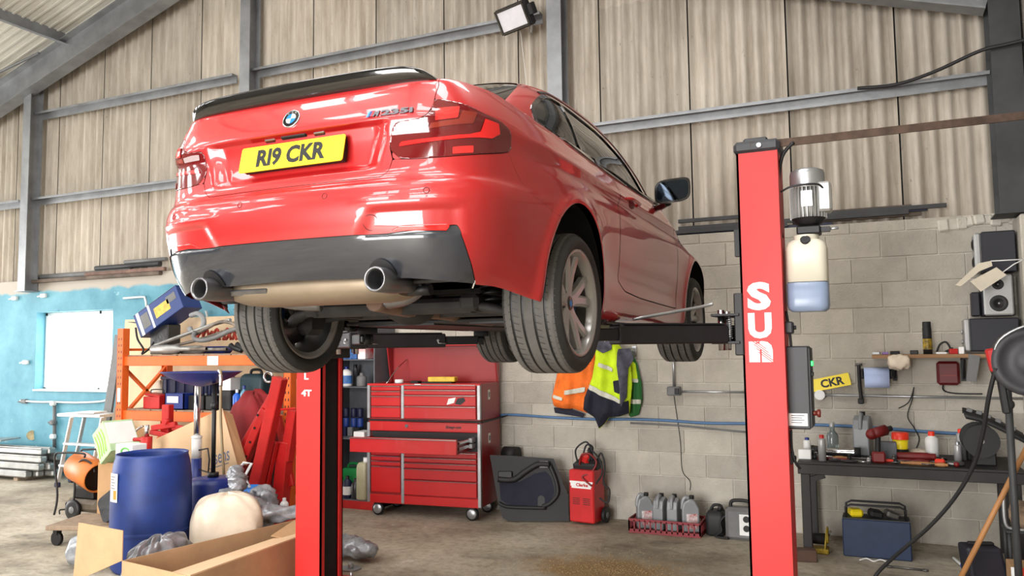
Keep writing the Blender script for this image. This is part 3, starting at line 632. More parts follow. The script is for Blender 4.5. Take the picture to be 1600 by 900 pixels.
# spoiler along the boot edge
mb=MB(); G=[]
for u in np.linspace(-4.0,4.0,61):
    a=abs(u); s=1 if u>=0 else -1
    def Q(v): q=surf(np.array(a),np.array(v)); return Vector((s*q[0],q[1],q[2]))
    t=1-(a/4.0)**6; e=max(.02,t)
    b0=Q(12.85); b1=Q(14.9); h=.056*e*(1-.10*(a/4)**2); out=.042*e
    nx=Vector((b0.x*.35,-1,0)).normalized()
    tip=b0+nx*out+Vector((0,0,h)); tip2=tip+Vector((0,.006,.007*e)); mid=b1.lerp(tip,.5)+Vector((0,0,.012*e)); low=b0+nx*out*.30+Vector((0,0,h*.42))
    G.append([b0-nx*.01,b0+Vector((0,0,.001)),low,tip,tip2,mid,b1+Vector((0,0,.001)),b1-Vector((0,0,.01))])
mb.grid(G,True,True); mb.build('boot_spoiler',M_GBLK,car,label='gloss black lip spoiler')
# parking sensors, tow cover and fuel flap as fine raised rings
def surf_ring(name,u,v,r,m_,parent,w=.0016,mirror=True,sq=False):
    P,n=sfr(u,v,.0006); X=Vector((0,0,1)).cross(n).normalized(); Y=n.cross(X)
    pts=[]
    for i in range(28):
        t=2*math.pi*i/28; pts.append(P+X*r*math.cos(t)+Y*r*math.sin(t))
    for s in ((1,-1) if mirror else (1,)):
        mb=MB(); mb.tube([(s*q.x,q.y,q.z) for q in pts],w,5,closed=True,spline=False); mb.build(name,m_,parent)
M_REDD=mat('shaded red joint',(.38,.03,.04),.5,0,0)
for u,v in ((1.05,5.21),(3.54,5.07)): surf_ring('parking_sensor',u,v,.011,M_REDD,bumper)
surf_ring('tow_cover',2.02,3.62,.030,M_REDD,bumper,mirror=False)
# door handle and mirrors
for s in (1,-1):
    p_,n_=sfr(13.3,10.35,.0); 
    mb=MB(); mb.tube([(s*(p_.x-.004),p_.y-.11,p_.z+.004),(s*(p_.x+.022),p_.y-.08,p_.z+.003),(s*(p_.x+.026),p_.y,p_.z),(s*(p_.x+.022),p_.y+.08,p_.z-.003),(s*(p_.x-.004),p_.y+.11,p_.z-.004)],.013,8,flat=.7); mb.build('door_handle',M_RED,car)
    mb=MB(); mb.ell((s*(p_.x-.006),p_.y-.01,p_.z-.012),(.012,.075,.030),14,8); mb.build('handle_recess',M_REDD,car)
    # mirror: shell, glass, stalk
    mc=Vector((s*.985,1.56,1.035)); mb=MB(); G=[]
    for i in range(13):
        t=i/12; k=math.sin(math.pi*(.5*t+.5))**.5 if t<1 else 0.02; yy=mc.y-.045+.15*t
        G.append([Vector((mc.x+s*.115*k*(abs(math.cos(a))**.5)*math.copysign(1,math.cos(a))-s*.02*t,yy,mc.z+.076*k*(abs(math.sin(a))**.5)*math.copysign(1,math.sin(a))+.012*math.cos(a))) for a in np.linspace(0,2*math.pi,29)])
    mb.grid(G,True,s<0); mb.add(G[0][:-1],[tuple(range(28)) if s<0 else tuple(range(28))[::-1]]); mi=mb.build('door_mirror',M_GBLK,car,weld=1e-5)
    mb=MB(); mb.add([Vector((mc.x+(q.x-mc.x)*.86,q.y-.004,mc.z+(q.z-mc.z)*.82)) for q in G[0][:-1]],[tuple(range(28)) if s<0 else tuple(range(28))[::-1]]); mb.build('mirror_glass',mat('mirror glass',(.22,.25,.29),.03,1.,0),mi)
    mb=MB(); mb.tube([(s*.80,1.72,.965),(s*.86,1.68,.962),(s*.93,1.62,.972)],[.045,.032,.028],8,flat=.6); mb.build('mirror_stalk',M_GBLK,mi)
# tailpipes
patch('tailpipe_cutout',[(2.16+.36*math.cos(a),1.36+.78*math.sin(a)) for a in np.linspace(0,math.pi,13)],M_BLK,car,off=.0015,sm=False)
for s in (1,-1):
    mb=MB(); mb.lathe([(.036,.30),(.036,.012),(.040,.002),(.045,0),(.048,.006),(.048,.13),(.040,.20),(.034,.36)],TM((s*.432,-.985,.312),(1,0,0),(0,0,1))@RX(180)@T_((0,0,-.0))@RY(0),28); mb.build('tailpipe',M_EXH,car)
    mb=MB(); mb.lathe([(0,.10),(.037,.10)],TM((s*.432,-.985,.312),(1,0,0),(0,0,1))@RX(180),24); mb.build('tailpipe_bore',M_BLK,car)
    mb=MB(); mb.tube([(s*.432,-.70,.312),(s*.40,-.62,.30),(s*.30,-.55,.27),(s*.18,-.50,.26)],.032,10); mb.build('exhaust_pipe',M_EXH,car)
mb=MB(); G=[]
for i,x in enumerate(np.linspace(-.44,.40,15)):
    e=min(1,(i)/2,(14-i)/2)**.5 if 0<i<14 else .0
    e=.75+.25*e if 0<i<14 else .72
    G.append([Vector((x,-.70+.15*e*math.copysign(abs(math.cos(a))**.75,math.cos(a)),.318+.075*e*math.copysign(abs(math.sin(a))**.75,math.sin(a)))) for a in np.linspace(0,2*math.pi,25)])
mb.grid(G,True); mb.add([q for q in G[0][:-1]],[tuple(range(24))]); mb.add([q for q in G[-1][:-1]],[tuple(range(24))[::-1]]); mb.build('silencer',M_SIL,car,label='heat-tinted rear silencer')
mb=MB(); mb.box((-.34,-.845,.300),(.30,.012,.028),(35,0,0),.004); mb.build('silencer_grille',M_EXH,car)
for x,y in ((-.50,-.72),(.47,-.72)):
    mb=MB(); mb.cyl((x-.05,y,.285),(x+.05,y,.285),.022,n=10); mb.box((x,y,.33),(.03,.03,.08)); mb.build('exhaust_hanger',M_BLK,car)
# underside
mb=MB(); mb.box((0,1.55,.205),(1.40,2.3,.02),bev=.006); mb.build('floor_pan',M_UNDER,car)
mb=MB(); mb.box((.36,1.5,.192),(.50,2.2,.012)); mb.box((-.36,1.5,.192),(.50,2.2,.012)); mb.build('undertray',M_BLK,car)
mb=MB(); mb.box((0,2.95,.215),(1.3,.75,.015)); mb.build('front_undertray',M_BLK,car)
mb=MB(); mb.box((0,-.36,.42),(1.36,.80,.02)); mb.box((0,.30,.33),(1.1,.7,.02)); mb.build('boot_floor',M_UNDER,car)
for s in (1,-1):
    mb=MB(); mb.box((s*.56,-.60,.335),(.26,.36,.02),(6,0,0),.008); mb.build('rear_undertray',M_UNDER,car)
mb=MB(); mb.box((0,-.72,.40),(1.2,.20,.02)); mb.build('rear_panel',M_BLK,car)
mb=MB(); mb.tube([(0,.9,.23),(.0,.55,.24),(.03,.25,.25),(.05,-.1,.25),(.05,-.42,.27)],.045,12); mb.build('exhaust_centre_pipe',M_HOT,car)
mb=MB(); mb.tube([(0,.9,.24),(0,2.2,.24)],.035,10); mb.build('propshaft',M_UNDER,car)
mb=MB(); mb.ell((0,-.02,.28),(.13,.17,.11),14,8); mb.cyl((-.32,-.0,.28),(.32,0,.28),.03,n=10); mb.build('differential',M_UNDER,car)
mb=MB()
for y in (.18,-.20): mb.box((0,y,.25),(.92,.09,.07),bev=.02)
for s in (1,-1): mb.box((s*.44,-.01,.26),(.10,.50,.08),bev=.02); 
mb.build('rear_subframe',M_UNDER,car)
WZ=.303-DROOP
for s in (1,-1):
    mb=MB()
    mb.tube([(s*.42,-.20,.25),(s*.55,-.19,.23),(s*.68,-.10,WZ-.07)],[.03,.045,.03],8,flat=.5); mb.build('lower_arm',M_UNDER,car)
    mb=MB(); mb.tube([(s*.40,.20,.26),(s*.66,.04,WZ-.05)],.018,8,spline=False); mb.build('toe_link',M_UNDER,car)
    mb=MB(); mb.tube([(s*.56,.62,.26),(s*.60,.30,.24),(s*.67,.05,WZ)],.022,8); mb.build('trailing_arm',M_UNDER,car)
    mb=MB(); mb.tube([(s*.36,-.05,.42),(s*.66,-.02,WZ+.11)],.02,8,spline=False); mb.build('upper_arm',M_UNDER,car)
    mb=MB(); mb.cyl((s*.12,0,.28),(s*.66,0,WZ),.016,n=10); mb.build('drive_shaft',M_UNDER,car)
    mb=MB(); mb.tube([(s*(.50+.05*math.cos(t)),-.13+.05*math.sin(t),.25+.16*t/(2*math.pi*5)) for t in np.linspace(0,2*math.pi*5,70)],.008,6,spline=False); mb.build('coil_spring',M_BLK,car)
    mb=MB(); mb.cyl((s*.60,.10,.22),(s*.57,.12,.60),.022,n=10); mb.build('damper',M_UNDER,car)
    mb=MB(); mb.box((s*.64,0,WZ),(.10,.16,.24),bev=.03); mb.build('hub_carrier',M_UNDER,car)
    # wheel wells
    for ya in (0.,2.69):
        mb=MB(); G=[]
        for x in (.42,.52,.62,.72,.80,.872): G.append([Vector((s*x,ya-.005+(.392 if x<.86 else .38)*math.cos(t),.33+(.392 if x<.86 else .38)*math.sin(t))) for t in np.linspace(math.radians(9),math.radians(171),25)])
        mb.grid(G,True,s>0); mb.add([q for q in G[0]],[tuple(range(25))]); mb.build('wheel_arch_liner',M_BLK,car)
    mb=MB(); mb.box((s*.74,1.35,.235),(.10,1.65,.04),bev=.015); mb.build('sill_rail',M_BLK,car)
    mb=MB(); mb.tube([(s*.80,.55,.185),(s*.80,.62,.185)],.02,6,spline=False); mb.build('jacking_pad',M_BLK,car)
# wheels
def make_wheel(R,w,rr):
    t=[]; hw=w/2; prof=[(rr,-hw*.86),(rr+.012,-hw*.98),(rr+.035,-hw*1.03),(R-.030,-hw*.99),(R-.010,-hw*.86)]
    tread=[]; gr=[-.58,-.20,.20,.58]; z=-.86
    for g_ in gr:
        tread+=[(R-.001,hw*(g_-.045)),(R-.008,hw*(g_-.035)),(R-.008,hw*(g_+.035)),(R-.001,hw*(g_+.045))]
    side2=[(R-.010,hw*.86),(R-.030,hw*.99),(rr+.035,hw*1.03),(rr+.012,hw*.98),(rr,hw*.86)]
    rim=MB(); f=hw*.80
    rim.lathe([(rr-.03,-hw*.80),(rr-.012,-hw*.86),(rr+.004,-hw*.92),(rr+.006,-hw*.86),(rr,-hw*.8),(rr,hw*.8),(rr+.006,hw*.88),(rr+.004,hw*.95),(rr-.010,hw*.93),(rr-.016,hw*.80),(rr-.028,hw*.45),(rr-.03,-hw*.80)],None,64)
    for k in range(5):
        for sg in (-1,1):
            a=math.radians(72*k+90); 
            secs=[]
            for t_,rad in ((0,.030),(.25,.075),(.6,.14),(1,rr-.012)):
                ang=a+sg*math.radians(4+ (11.0*t_)) if t_>0 else a+sg*math.radians(16)
                wd=.021+.008*(1-t_)+.006*t_; zf=f*(.70+.06*math.sin(t_*math.pi)+.22*t_**3); dp=.035
                c=Vector((math.cos(ang)*rad,math.sin(ang)*rad,0)); s_=Vector((-math.sin(ang),math.cos(ang),0))
                secs.append([c-s_*wd+Vector((0,0,zf-dp)),c-s_*wd*.95+Vector((0,0,zf-.010)),c-s_*wd*.35*sg*0-s_*wd*.5+Vector((0,0,zf)),c+s_*wd*.5+Vector((0,0,zf)),c+s_*wd*.95+Vector((0,0,zf-.010)),c+s_*wd+Vector((0,0,zf-dp)),c-s_*wd+Vector((0,0,zf-dp))])
            rim.grid(secs,False)
    rim.lathe([(0,f*.62),(.028,f*.66),(.040,f*.72),(.060,f*.64),(.066,f*.35),(.066,f*.1)],None,30)
    o=rim.build('wheel',M_RIM,car,label='double-spoke alloy wheel')
    tb=MB(); tb.lathe(prof,None,72); tb.lathe(side2,None,72); tb.build('tyre_sidewall',M_TYRE,o)
    tb=MB(); tb.lathe([prof[-1],(R-.003,-hw*.78)]+tread+[(R-.003,hw*.78),side2[0]],None,96,False); tb.build('tyre_tread',M_TREAD,o)
    gb=MB()
    for g_ in gr: gb.lathe([(R-.0075,hw*(g_-.034)),(R-.0075,hw*(g_+.034))],None,72,False)
    gb.build('tread_groove',M_BLK,o)
    sb=MB(); n=64
    for i in range(n):
        t_=2*math.pi*i/n
        for z0,z1,dt in ((.62,.93,.05),(-.93,-.62,-.05),(-.55,-.34,.03),(.24,.42,.03)):
            for q in (0,):
                P=[]
                for zz,tt in ((z0,t_),(z1,t_+dt)):
                    rr_=R+.0004-(max(0,abs(zz)-.78)*.07)
                    for dd in (-.0045,.0045): P.append(Vector((rr_*math.cos(tt+dd),rr_*math.sin(tt+dd),hw*zz)))
                sb.add(P,[(0,1,3,2)])
    sb.build('tread_sipes',M_BLK,o,kind='stuff')
    cb=MB(); cb.lathe([(0,f*.745),(.030,f*.74),(.034,f*.70)],None,26); cb.build('centre_cap',M_GBLK,o)
    cb=MB(); cb.lathe([(0,f*.752),(.016,f*.752)],None,20); cb.build('cap_emblem',M_BBLU,o)
    for k in range(5):
        t_=math.radians(72*k+54); cb=MB(); cb.cyl((.056*math.cos(t_),.056*math.sin(t_),f*.4),(.056*math.cos(t_),.056*math.sin(t_),f*.67),.009,n=6); cb.build('wheel_bolt',M_BLK,o)
    db=MB(); db.lathe([(.07,0),(.165,0),(.165,.022),(.07,.022)],None,40); db.build('brake_disc',M_EXH,o)
    db=MB(); db.lathe([(rr-.031,-hw*.8),(rr-.031,hw*.6)],None,48); db.build('rim_barrel',M_RIMD,o)
    kb=MB(); kb.box((.135,.03,.0),(.07,.15,.10),bev=.02); kb.build('brake_caliper',mat('blue caliper',(.10,.17,.36),.4,0,.05),o)
    return o
wheel0=make_wheel(.322,.268,.242)
spots=[(.762,0,1),(-.762,0,-1),(.755,2.69,1),(-.755,2.69,-1)]
for i,(x,y,s) in enumerate(spots):
    o=wheel0 if i==0 else dup(wheel0)
    o.location=(x,y,WZ); o.rotation_euler=Euler((math.radians(90),0,math.radians(90) if s>0 else math.radians(-90)),'XYZ')
# ---------------------------------------------------------------- two-post lift
M_LRED=mat('red lift enamel',(.82,.14,.13),.5,0,.05,2); M_LBLK=mat('black powder coat',(.105,.105,.115),.5,.1,.15,8); M_LGRY=mat('dark grey plastic',(.20,.205,.22),.5,0,.08)
M_DECAL=mat('white decal',(.95,.95,.95),.5,0,0); M_CLOTH=mat('black rubber cover strip',(.11,.11,.12),.85,0,.15,6); M_GALV=mat('bright zinc',(.72,.73,.74),.35,.8,.1)
PYF=4.75
def lift_post(name,label,xi,xo,sgn):
    """xi inner (open) side, xo outer side"""
    t=thing(name,label,'vehicle lift',((xi+xo)/2,PYF+.13,0)); w=abs(xo-xi); a=(xi-xo)/2; D=.26
    mb=MB(); th=.012
    xi_,xo_=a,-a
    mb.box((0,-D/2+th/2,1.42),(w,th,2.82)); mb.box((0,D/2-th/2,1.42),(w,th,2.82)); mb.box((xo_+(th/2 if xo_<0 else -th/2),0,1.42),(th,D-.02,2.82))
    for s in (-1,1): mb.box((xi_+(-th/2 if xi_>0 else th/2),s*(D/2-.022),1.42),(th,.044,2.82))
    mb.build('column',M_LRED,t)
    mb=MB(); mb.box((0,0,.012),(w+.16,D+.14,.024),bev=.004); mb.build('base_plate',M_LRED,t)
    for sx in (-1,1):
        for sy in (-1,1):
            mb=MB(); mb.cyl((sx*(w/2+.05),sy*(D/2+.04),.024),(sx*(w/2+.05),sy*(D/2+.04),.06),.012,n=6); mb.build('anchor_bolt',M_GALV,t)
    mb=MB(); mb.box((xi_*.72,0,.90),(.010,D-.08,1.78)); mb.build('cover_strip',M_CLOTH,t)
    mb=MB(); mb.cyl((xi_*.80,-.085,.05),(xi_*.80,-.085,1.72),.006,n=6); mb.build('synchro_cable',M_GALV,t)
    mb=MB(); mb.box((0,0,2.86),(w+.03,D+.03,.075),bev=.02); mb.box((-.01,-.0,2.91),(w*.6,D*.7,.03),bev=.01); mb.build('top_cap',M_LGRY,t)
    return t,xi_,xo_
lr,xi,xo=lift_post('lift_post','red lift post carrying the silver motor, fluid tank and white SUN lettering',-.685,-.455,1)
# lettering on the face towards us
def pz(px,py,Y=PYF): return at(px,py,Y=Y)
yf=-.13-.0012
for ch,y0,y1,wd in (('S',441,485,.130),('U',489,529,.130)):
    a,b=pz(1176,y0),pz(1178,y1); zc=(a.z+b.z)/2; h=a.z-b.z
    text('logo_letter',ch,.2,TM((-.585+.57,yf,zc),(1,0,0),(0,0,1)),M_DECAL,lr,.0006,.010,width=wd,height=h)
a,b=pz(1180,533),pz(1180,566); zc=(a.z+b.z)/2; h=a.z-b.z
text('logo_letter','n',.2,TM((-.015,yf,zc),(1,0,0),(0,0,1)),M_DECAL,lr,.0006,.016,width=.130,height=h)
for i in range(5):
    mb=MB(); mb.box((-.03+.012*i,yf-.001,zc+h*.42-.022*i),(.115,.0012,.004),(0,38,0)); mb.build('logo_stripe',M_LRED,lr)
# carriage and arms on the right
def arm(parent,p0,p1,z,h=.105,w=.13,ext=.30,nm='swing_arm'):
    o=parent.location; p0=Vector((p0[0]-o.x,p0[1]-o.y,z)); p1=Vector((p1[0]-o.x,p1[1]-o.y,z)); d=(p1-p0).normalized(); L0=(p1-p0).length; ang=math.degrees(math.atan2(d.y,d.x))
    c=(p0+d*(L0-ext)*.5); mb=MB(); mb.box(c,(L0-ext,w,h),(0,0,ang),.008); n=Vector((-d.y,d.x,0)); mb.box(c+Vector((0,0,h/2+.004)),(L0-ext-.06,w+.012,.008),(0,0,ang))
    ar=mb.build(nm,M_LBLK,parent)
    mb=MB(); mb.box(p1-d*ext*.60,(ext*.95,w*.72,h*.62),(0,0,ang),.006); mb.build('arm_extension',M_LBLK,ar)
    mb=MB(); mb.box(p1-d*.04,(.10,.07,.04),(0,0,ang),.006); mb.cyl(p1+Vector((0,0,-.035)),p1+Vector((0,0,.03)),.022,n=12); mb.build('pad_socket',M_LBLK,ar)
    mb=MB(); mb.lathe([(0,.030),(.055,.030),(.060,.036),(.060,.064),(.052,.069),(0,.069)],T_(p1),20); mb.build('lift_pad',M_CLOTH,ar)
    for k,f in enumerate((.10,.90)):
        q=p0+d*(L0-ext)*f-n*(w/2+.004) if d.x<0 else p0+d*(L0-ext)*f-n*(w/2+.004)
        mb=MB(); mb.cyl(q,q-n*.012,.010,n=8); mb.tube([q-n*.014,q-n*.016+Vector((0,0,-.02)),q-n*.016+Vector((0,0,-.024))+d*.06],.004,6,spline=False); mb.build('arm_clip',M_GALV,ar)
    return ar
def carriage(parent,xs,sg,z=1.80):
    o=parent.location; mb=MB(); X=xs-o.x
    mb.box((X,0,z+.03),(.05,.30,.36),bev=.006); mb.build('carriage',M_LBLK,parent)
    for sy in (-1,1):
        for zz in (z-.075,z+.085): mb=MB(); mb.box((X+sg*.075,sy*.10,zz),(.16,.13,.016),bev=.003); mb.build('arm_bracket',M_LBLK,parent)
        mb=MB(); mb.cyl((X+sg*.105,sy*.11,z-.12),(X+sg*.105,sy*.11,z+.115),.020,n=12); mb.build('arm_pin',M_CHR,parent)
        mb=MB(); mb.tube([(X+sg*.055+.014*math.cos(t),sy*.13+.014*math.sin(t),z-.05+.11*t/56) for t in np.linspace(0,56,90)],.0035,5,spline=False); mb.cyl((X+sg*.055,sy*.13,z-.11),(X+sg*.055,sy*.13,z+.09),.007,n=8); mb.build('lock_spring',M_GALV,parent)
carriage(lr,-.70,-1)
arm(lr,(-.80,4.76),(-1.50,4.02),1.775,.108,.13,.30); arm(lr,(-.80,4.99),(-1.42,5.75),1.775,.10,.12,.34)
mb=MB(); o=lr.location; mb.tube([Vector((-1.22,4.36,1.862))-o,Vector((-.90,4.62,1.93))-o,Vector((-.83,4.66,1.95))-o],.009,8); mb.build('release_rod',M_GALV,lr)
# tie bar at the top of the post
a=at(1172,229,Y=PYF-.01)-o; b=at(1640,176,Y=5.25)-o
mb=MB(); d=(b-a); F=frame(d); mb.box((a+b)/2,(.012,.045,d.length),F); mb.box((a+b)/2+Vector((0,.02,.02)),(.045,.008,d.length),F); mb.build('tie_bar',mat('rusty angle iron',(.36,.29,.25),.7,.3,.25,12),lr)
mb=MB(); mb.cyl(a+Vector((.05,-.02,0)),a+Vector((.05,.0,0)),.014,n=8); mb.build('tie_bolt',M_GALV,lr)
# motor, pump, tank, control box on the outer side
def q(px,py,Y=4.90): return at(px,py,Y=Y)-o
mc=q(1262,305); top=q(1256,266).z; bot=q(1262,342).z
M_ALU=mat('cast aluminium',(.74,.74,.73),.4,.55,.08,10)
mb=MB(); mb.cyl((mc.x,mc.y,bot),(mc.x,mc.y,top-.10),.078,n=28); 
mot=mb.build('motor',M_ALU,lr,label='silver electric motor')
for k in range(28):
    t=2*math.pi*k/28; mb=MB(); mb.box((mc.x+.088*math.cos(t),mc.y+.088*math.sin(t),(bot+top-.10)/2),(.026,.004,top-.10-bot),(0,0,math.degrees(t))); mb.build('cooling_fin',M_ALU,mot)
mb=MB(); mb.lathe([(0,top),(.070,top),(.092,top-.012),(.097,top-.03),(.097,top-.11),(.094,top-.115)],T_((mc.x,mc.y,0)),30); mb.build('fan_cowl',M_GALV,mot)
tb=q(1286,310); mb=MB(); mb.box((tb.x+.01,tb.y-.02,tb.z),(.075,.13,.17),bev=.012); mb.build('terminal_box',M_ALU,mot)
mb=MB(); mb.box((mc.x+.0,mc.y-.10,(bot+top)/2-.04),(.06,.006,.09)); mb.build('rating_plate',M_GALV,mot)
pz0=q(1262,372).z; mb=MB(); mb.lathe([(.094,bot),(.075,bot-.03),(.055,bot-.04)],T_((mc.x,mc.y,0)),24); mb.box((mc.x,mc.y,(bot+pz0)/2-.015),(.13,.13,.05),bev=.008); mb.box((mc.x+.085,mc.y-.03,(bot+pz0)/2-.015),(.06,.03,.03)); pu=mb.build('pump_block',M_LBLK,lr)
mb=MB(); mb.cyl((mc.x+.11,mc.y-.03,(bot+pz0)/2-.015),(mc.x+.16,mc.y-.03,(bot+pz0)/2-.012),.008,n=8); mb.build('bleed_screw',M_GALV,pu)
tz1=q(1262,376).z; tz0=q(1262,487).z; tx=q(1262,430).x
M_TANK=mat('translucent white tank',(.85,.83,.76),.35,0,.03,3); M_FLU=mat('pale blue fluid level',(.52,.58,.68),.3,0,.03)
def rbox(mb,cx_,cy_,z0,z1,w,d,r,top=.04,bt=.02):
    rings=[]
    for z,k in ((z0,.80),(z0+bt*.4,.94),(z0+bt,1.),(z1-top,1.),(z1-top*.4,.93),(z1,.72)):
        rings.append([Vector((cx_+x*k,cy_+y*k,z)) for x,y in rrect(w,d,r,5)])
    for R_ in rings: R_.append(R_[0])
    mb.grid(rings,True,False); n=len(rings[0])-1; mb.add(rings[-1][:-1],[tuple(range(n))]); mb.add(rings[0][:-1],[tuple(range(n))[::-1]])
zl=q(1262,442).z
mb=MB(); rbox(mb,tx,mc.y,zl,tz1,.225,.19,.05,.05,.004); tank=mb.build('fluid_tank',M_TANK,lr,label='translucent plastic hydraulic fluid tank')
mb=MB(); rbox(mb,tx,mc.y,tz0,zl,.226,.191,.05,.003,.03); mb.build('fluid',M_FLU,tank)
mb=MB(); mb.lathe([(0,.0),(.028,.0),(.030,-.006),(.030,-.022)],TM((tx-.0,mc.y-.075,tz1-.005),(1,0,0),(0,.75,.65)),16); mb.cyl((tx,mc.y-.06,tz1-.02),(tx,mc.y-.085,tz1+.0),.028,n=16); mb.build('tank_cap',M_LBLK,tank)
mb=MB(); mb.lathe([(.07,tz1-.002),(.07,tz1+.03)],T_((tx,mc.y,0)),20); mb.build('tank_neck',M_TANK,tank)
mb=MB(); c0=q(1222,245,4.86); mb.tube([q(1240,222,4.80),q(1222,245,4.83),q(1216,290,4.86),q(1216,340,4.88),q(1222,372,4.88)],.011,8); mb.build('hydraulic_hose',M_LBLK,lr)
mb=MB(); mb.tube([q(1220,300,4.80),q(1235,292,4.78),q(1258,288,4.78),q(1278,288,4.80),q(1286,294,4.82)],.006,7); mb.build('motor_cable',M_LBLK,lr)
mb=MB(); mb.tube([q(1228,486,4.86),q(1234,520,4.86),q(1236,542,4.86)],.008,7); mb.build('supply_cable',M_LBLK,lr)
b0,b1=q(1222,541,4.82),q(1266,672,4.82); mb=MB(); mb.box(((b0.x+b1.x)/2+.005,.06,(b0.z+b1.z)/2),(b1.x-b0.x,.20,b0.z-b1.z),bev=.008); cb=mb.build('control_box',M_LGRY,lr,label='dark grey lift control box')
bx=b1.x+.007; zc=(b0.z+b1.z)/2
mb=MB(); mb.box((bx,.06,zc),(.014,.185,b0.z-b1.z-.02),bev=.004); mb.build('box_door',M_LBLK,cb)
mb=MB(); mb.box(((b0.x+b1.x)/2+.002,-.042,b1.z+.055),(.105,.002,.07)); wl=mb.build('warning_label',M_DECAL,cb)
for k in range(4):
    mb=MB(); mb.box(((b0.x+b1.x)/2+.002-.006*(k%2),-.0434,b1.z+.078-.013*k),(.07-.012*(k%2),.001,.004)); mb.build('label_line',M_LGRY,wl)
mb=MB(); mb.cyl((bx,.0,b1.z+.09),(bx+.03,.0,b1.z+.09),.014,n=14); mb.lathe([(0,.05),(.022,.048),(.024,.040),(.020,.03)],TM((bx,.0,b1.z+.09),(0,1,0),(0,0,1)),16); mb.build('stop_button',mat('red brown knob',(.42,.14,.10),.4,0,.1),cb)
mb=MB(); mb.box((bx+.012,.0,b0.z-.10),(.016,.03,.03),bev=.004); mb.build('power_lamp',mat('green pilot lamp',(.1,.8,.35),.3,0,0,emit=1.2),cb)
mb=MB(); mb.box((bx+.010,.0,b0.z-.16),(.02,.03,.03),bev=.006); mb.build('rotary_switch',M_LBLK,cb)
for py in (512,716):
    c=q(1226,py,4.84); mb=MB(); mb.box((c.x+.01,.0,c.z),(.07,.10,.07),bev=.008); mb.cyl((c.x+.04,.0,c.z),(c.x+.06,.0,c.z),.012,n=8); mb.build('cable_bracket',M_LGRY,lr)
mb=MB(); mb.tube([q(1236,672,4.84),q(1237,700,4.84),q(1243,722,4.84),q(1250,732,4.86)],.008,7); mb.build('control_cable',M_LBLK,lr)
mb=MB(); mb.box((q(1152,380).x,.03,q(1152,380).z),(.03,.06,.16)); mb.build('lock_cover',M_LBLK,lr)
# left post
ll,xi,xo=lift_post('lift_post','red lift post with black cover strip, marked L 4T, beside the open cardboard box',-3.666,-3.892,-1)
o=ll.location
for s_,py in (('L',588),('4T',614)):
    c=at(479,py,Y=PYF)-o; text('post_lettering',s_,.08,TM((c.x,yf,c.z),(1,0,0),(0,0,1)),M_DECAL,ll,.0006,.003,height=.048)
carriage(ll,-3.64,1)
arm(ll,(-3.50,4.98),(-2.80,5.62),1.775,.105,.13,.30); arm(ll,(-3.52,4.78),(-2.82,4.10),1.775,.105,.12,.30)
mb=MB(); mb.prism([(0,0),(.20,0),(.20,.13),(.06,.13)],.10,TM((-.05+.11,-.19,1.715),(1,0,0),(0,0,1))); mb.build('arm_gusset',M_GALV,ll)
mb=MB(); mb.box((xo-.02,.05,1.05),(.05,.06,.03)); mb.build('cable_clip',M_GALV,ll)
# ---------------------------------------------------------------- left side: rack, drum, drainers, boxes
M_ORG=mat('orange rack enamel',(.90,.40,.13),.5,0,.08,5); M_CARD=mat('brown cardboard',(.74,.60,.45),.85,0,.06,5,.15,40); M_CARDP=mat('pale cardboard',(.84,.71,.56),.85,0,.05,3); M_CARDI=mat('cardboard inner',(.70,.55,.39),.85,0,.06,5)
M_PLY=mat('pale plywood',(.86,.76,.62),.8,0,.10,3,stretch=(1,1,.15)); M_BLUE=mat('blue drum plastic',(.085,.20,.47),.5,0,.25,2.5); M_BLUD=mat('deep blue enamel',(.09,.17,.46),.4,0,.12,4); M_NAVY=mat('navy plastic',(.09,.11,.24),.5,0,.1,5)
M_ALUM=mat('mill aluminium',(.66,.66,.65),.4,.7,.12,6); M_LADR=mat('ladder aluminium',(.82,.82,.82),.35,.6,.06,6); M_WHT=mat('white plastic',(.88,.88,.87),.5,0,.05); M_FOIL=mat('crumpled silver plastic sheet',(.62,.63,.65),.32,.35,.25,9,.5,18); M_SACK=mat('cloudy sack plastic',(.86,.80,.72),.4,0,.08,4,.5,12)
M_CRR=mat('engine crane red',(.72,.11,.10),.42,0,.12,5); M_HTO=mat('heater orange',(.80,.44,.16),.45,0,.15,5); M_GRN=mat('lime packaging',(.62,.80,.30),.6,0,.1,6); M_PGRN=mat('pale green packaging',(.68,.80,.62),.6,0,.12,8)
M_REDC=mat('dark red cloth',(.52,.09,.11),.85,0,.15,3,.3,15); M_GREYP=mat('grey plastic',(.42,.42,.42),.6,0,.1); M_DKP=mat('dark plastic bag',(.16,.165,.175),.35,0,.2,6,.5,14); M_WOOD=mat('grey weathered plank',(.58,.50,.42),.85,0,.15,3,stretch=(6,6,.6)); M_RUST=mat('rusted exhaust steel',(.50,.46,.42),.6,.4,.25,10)
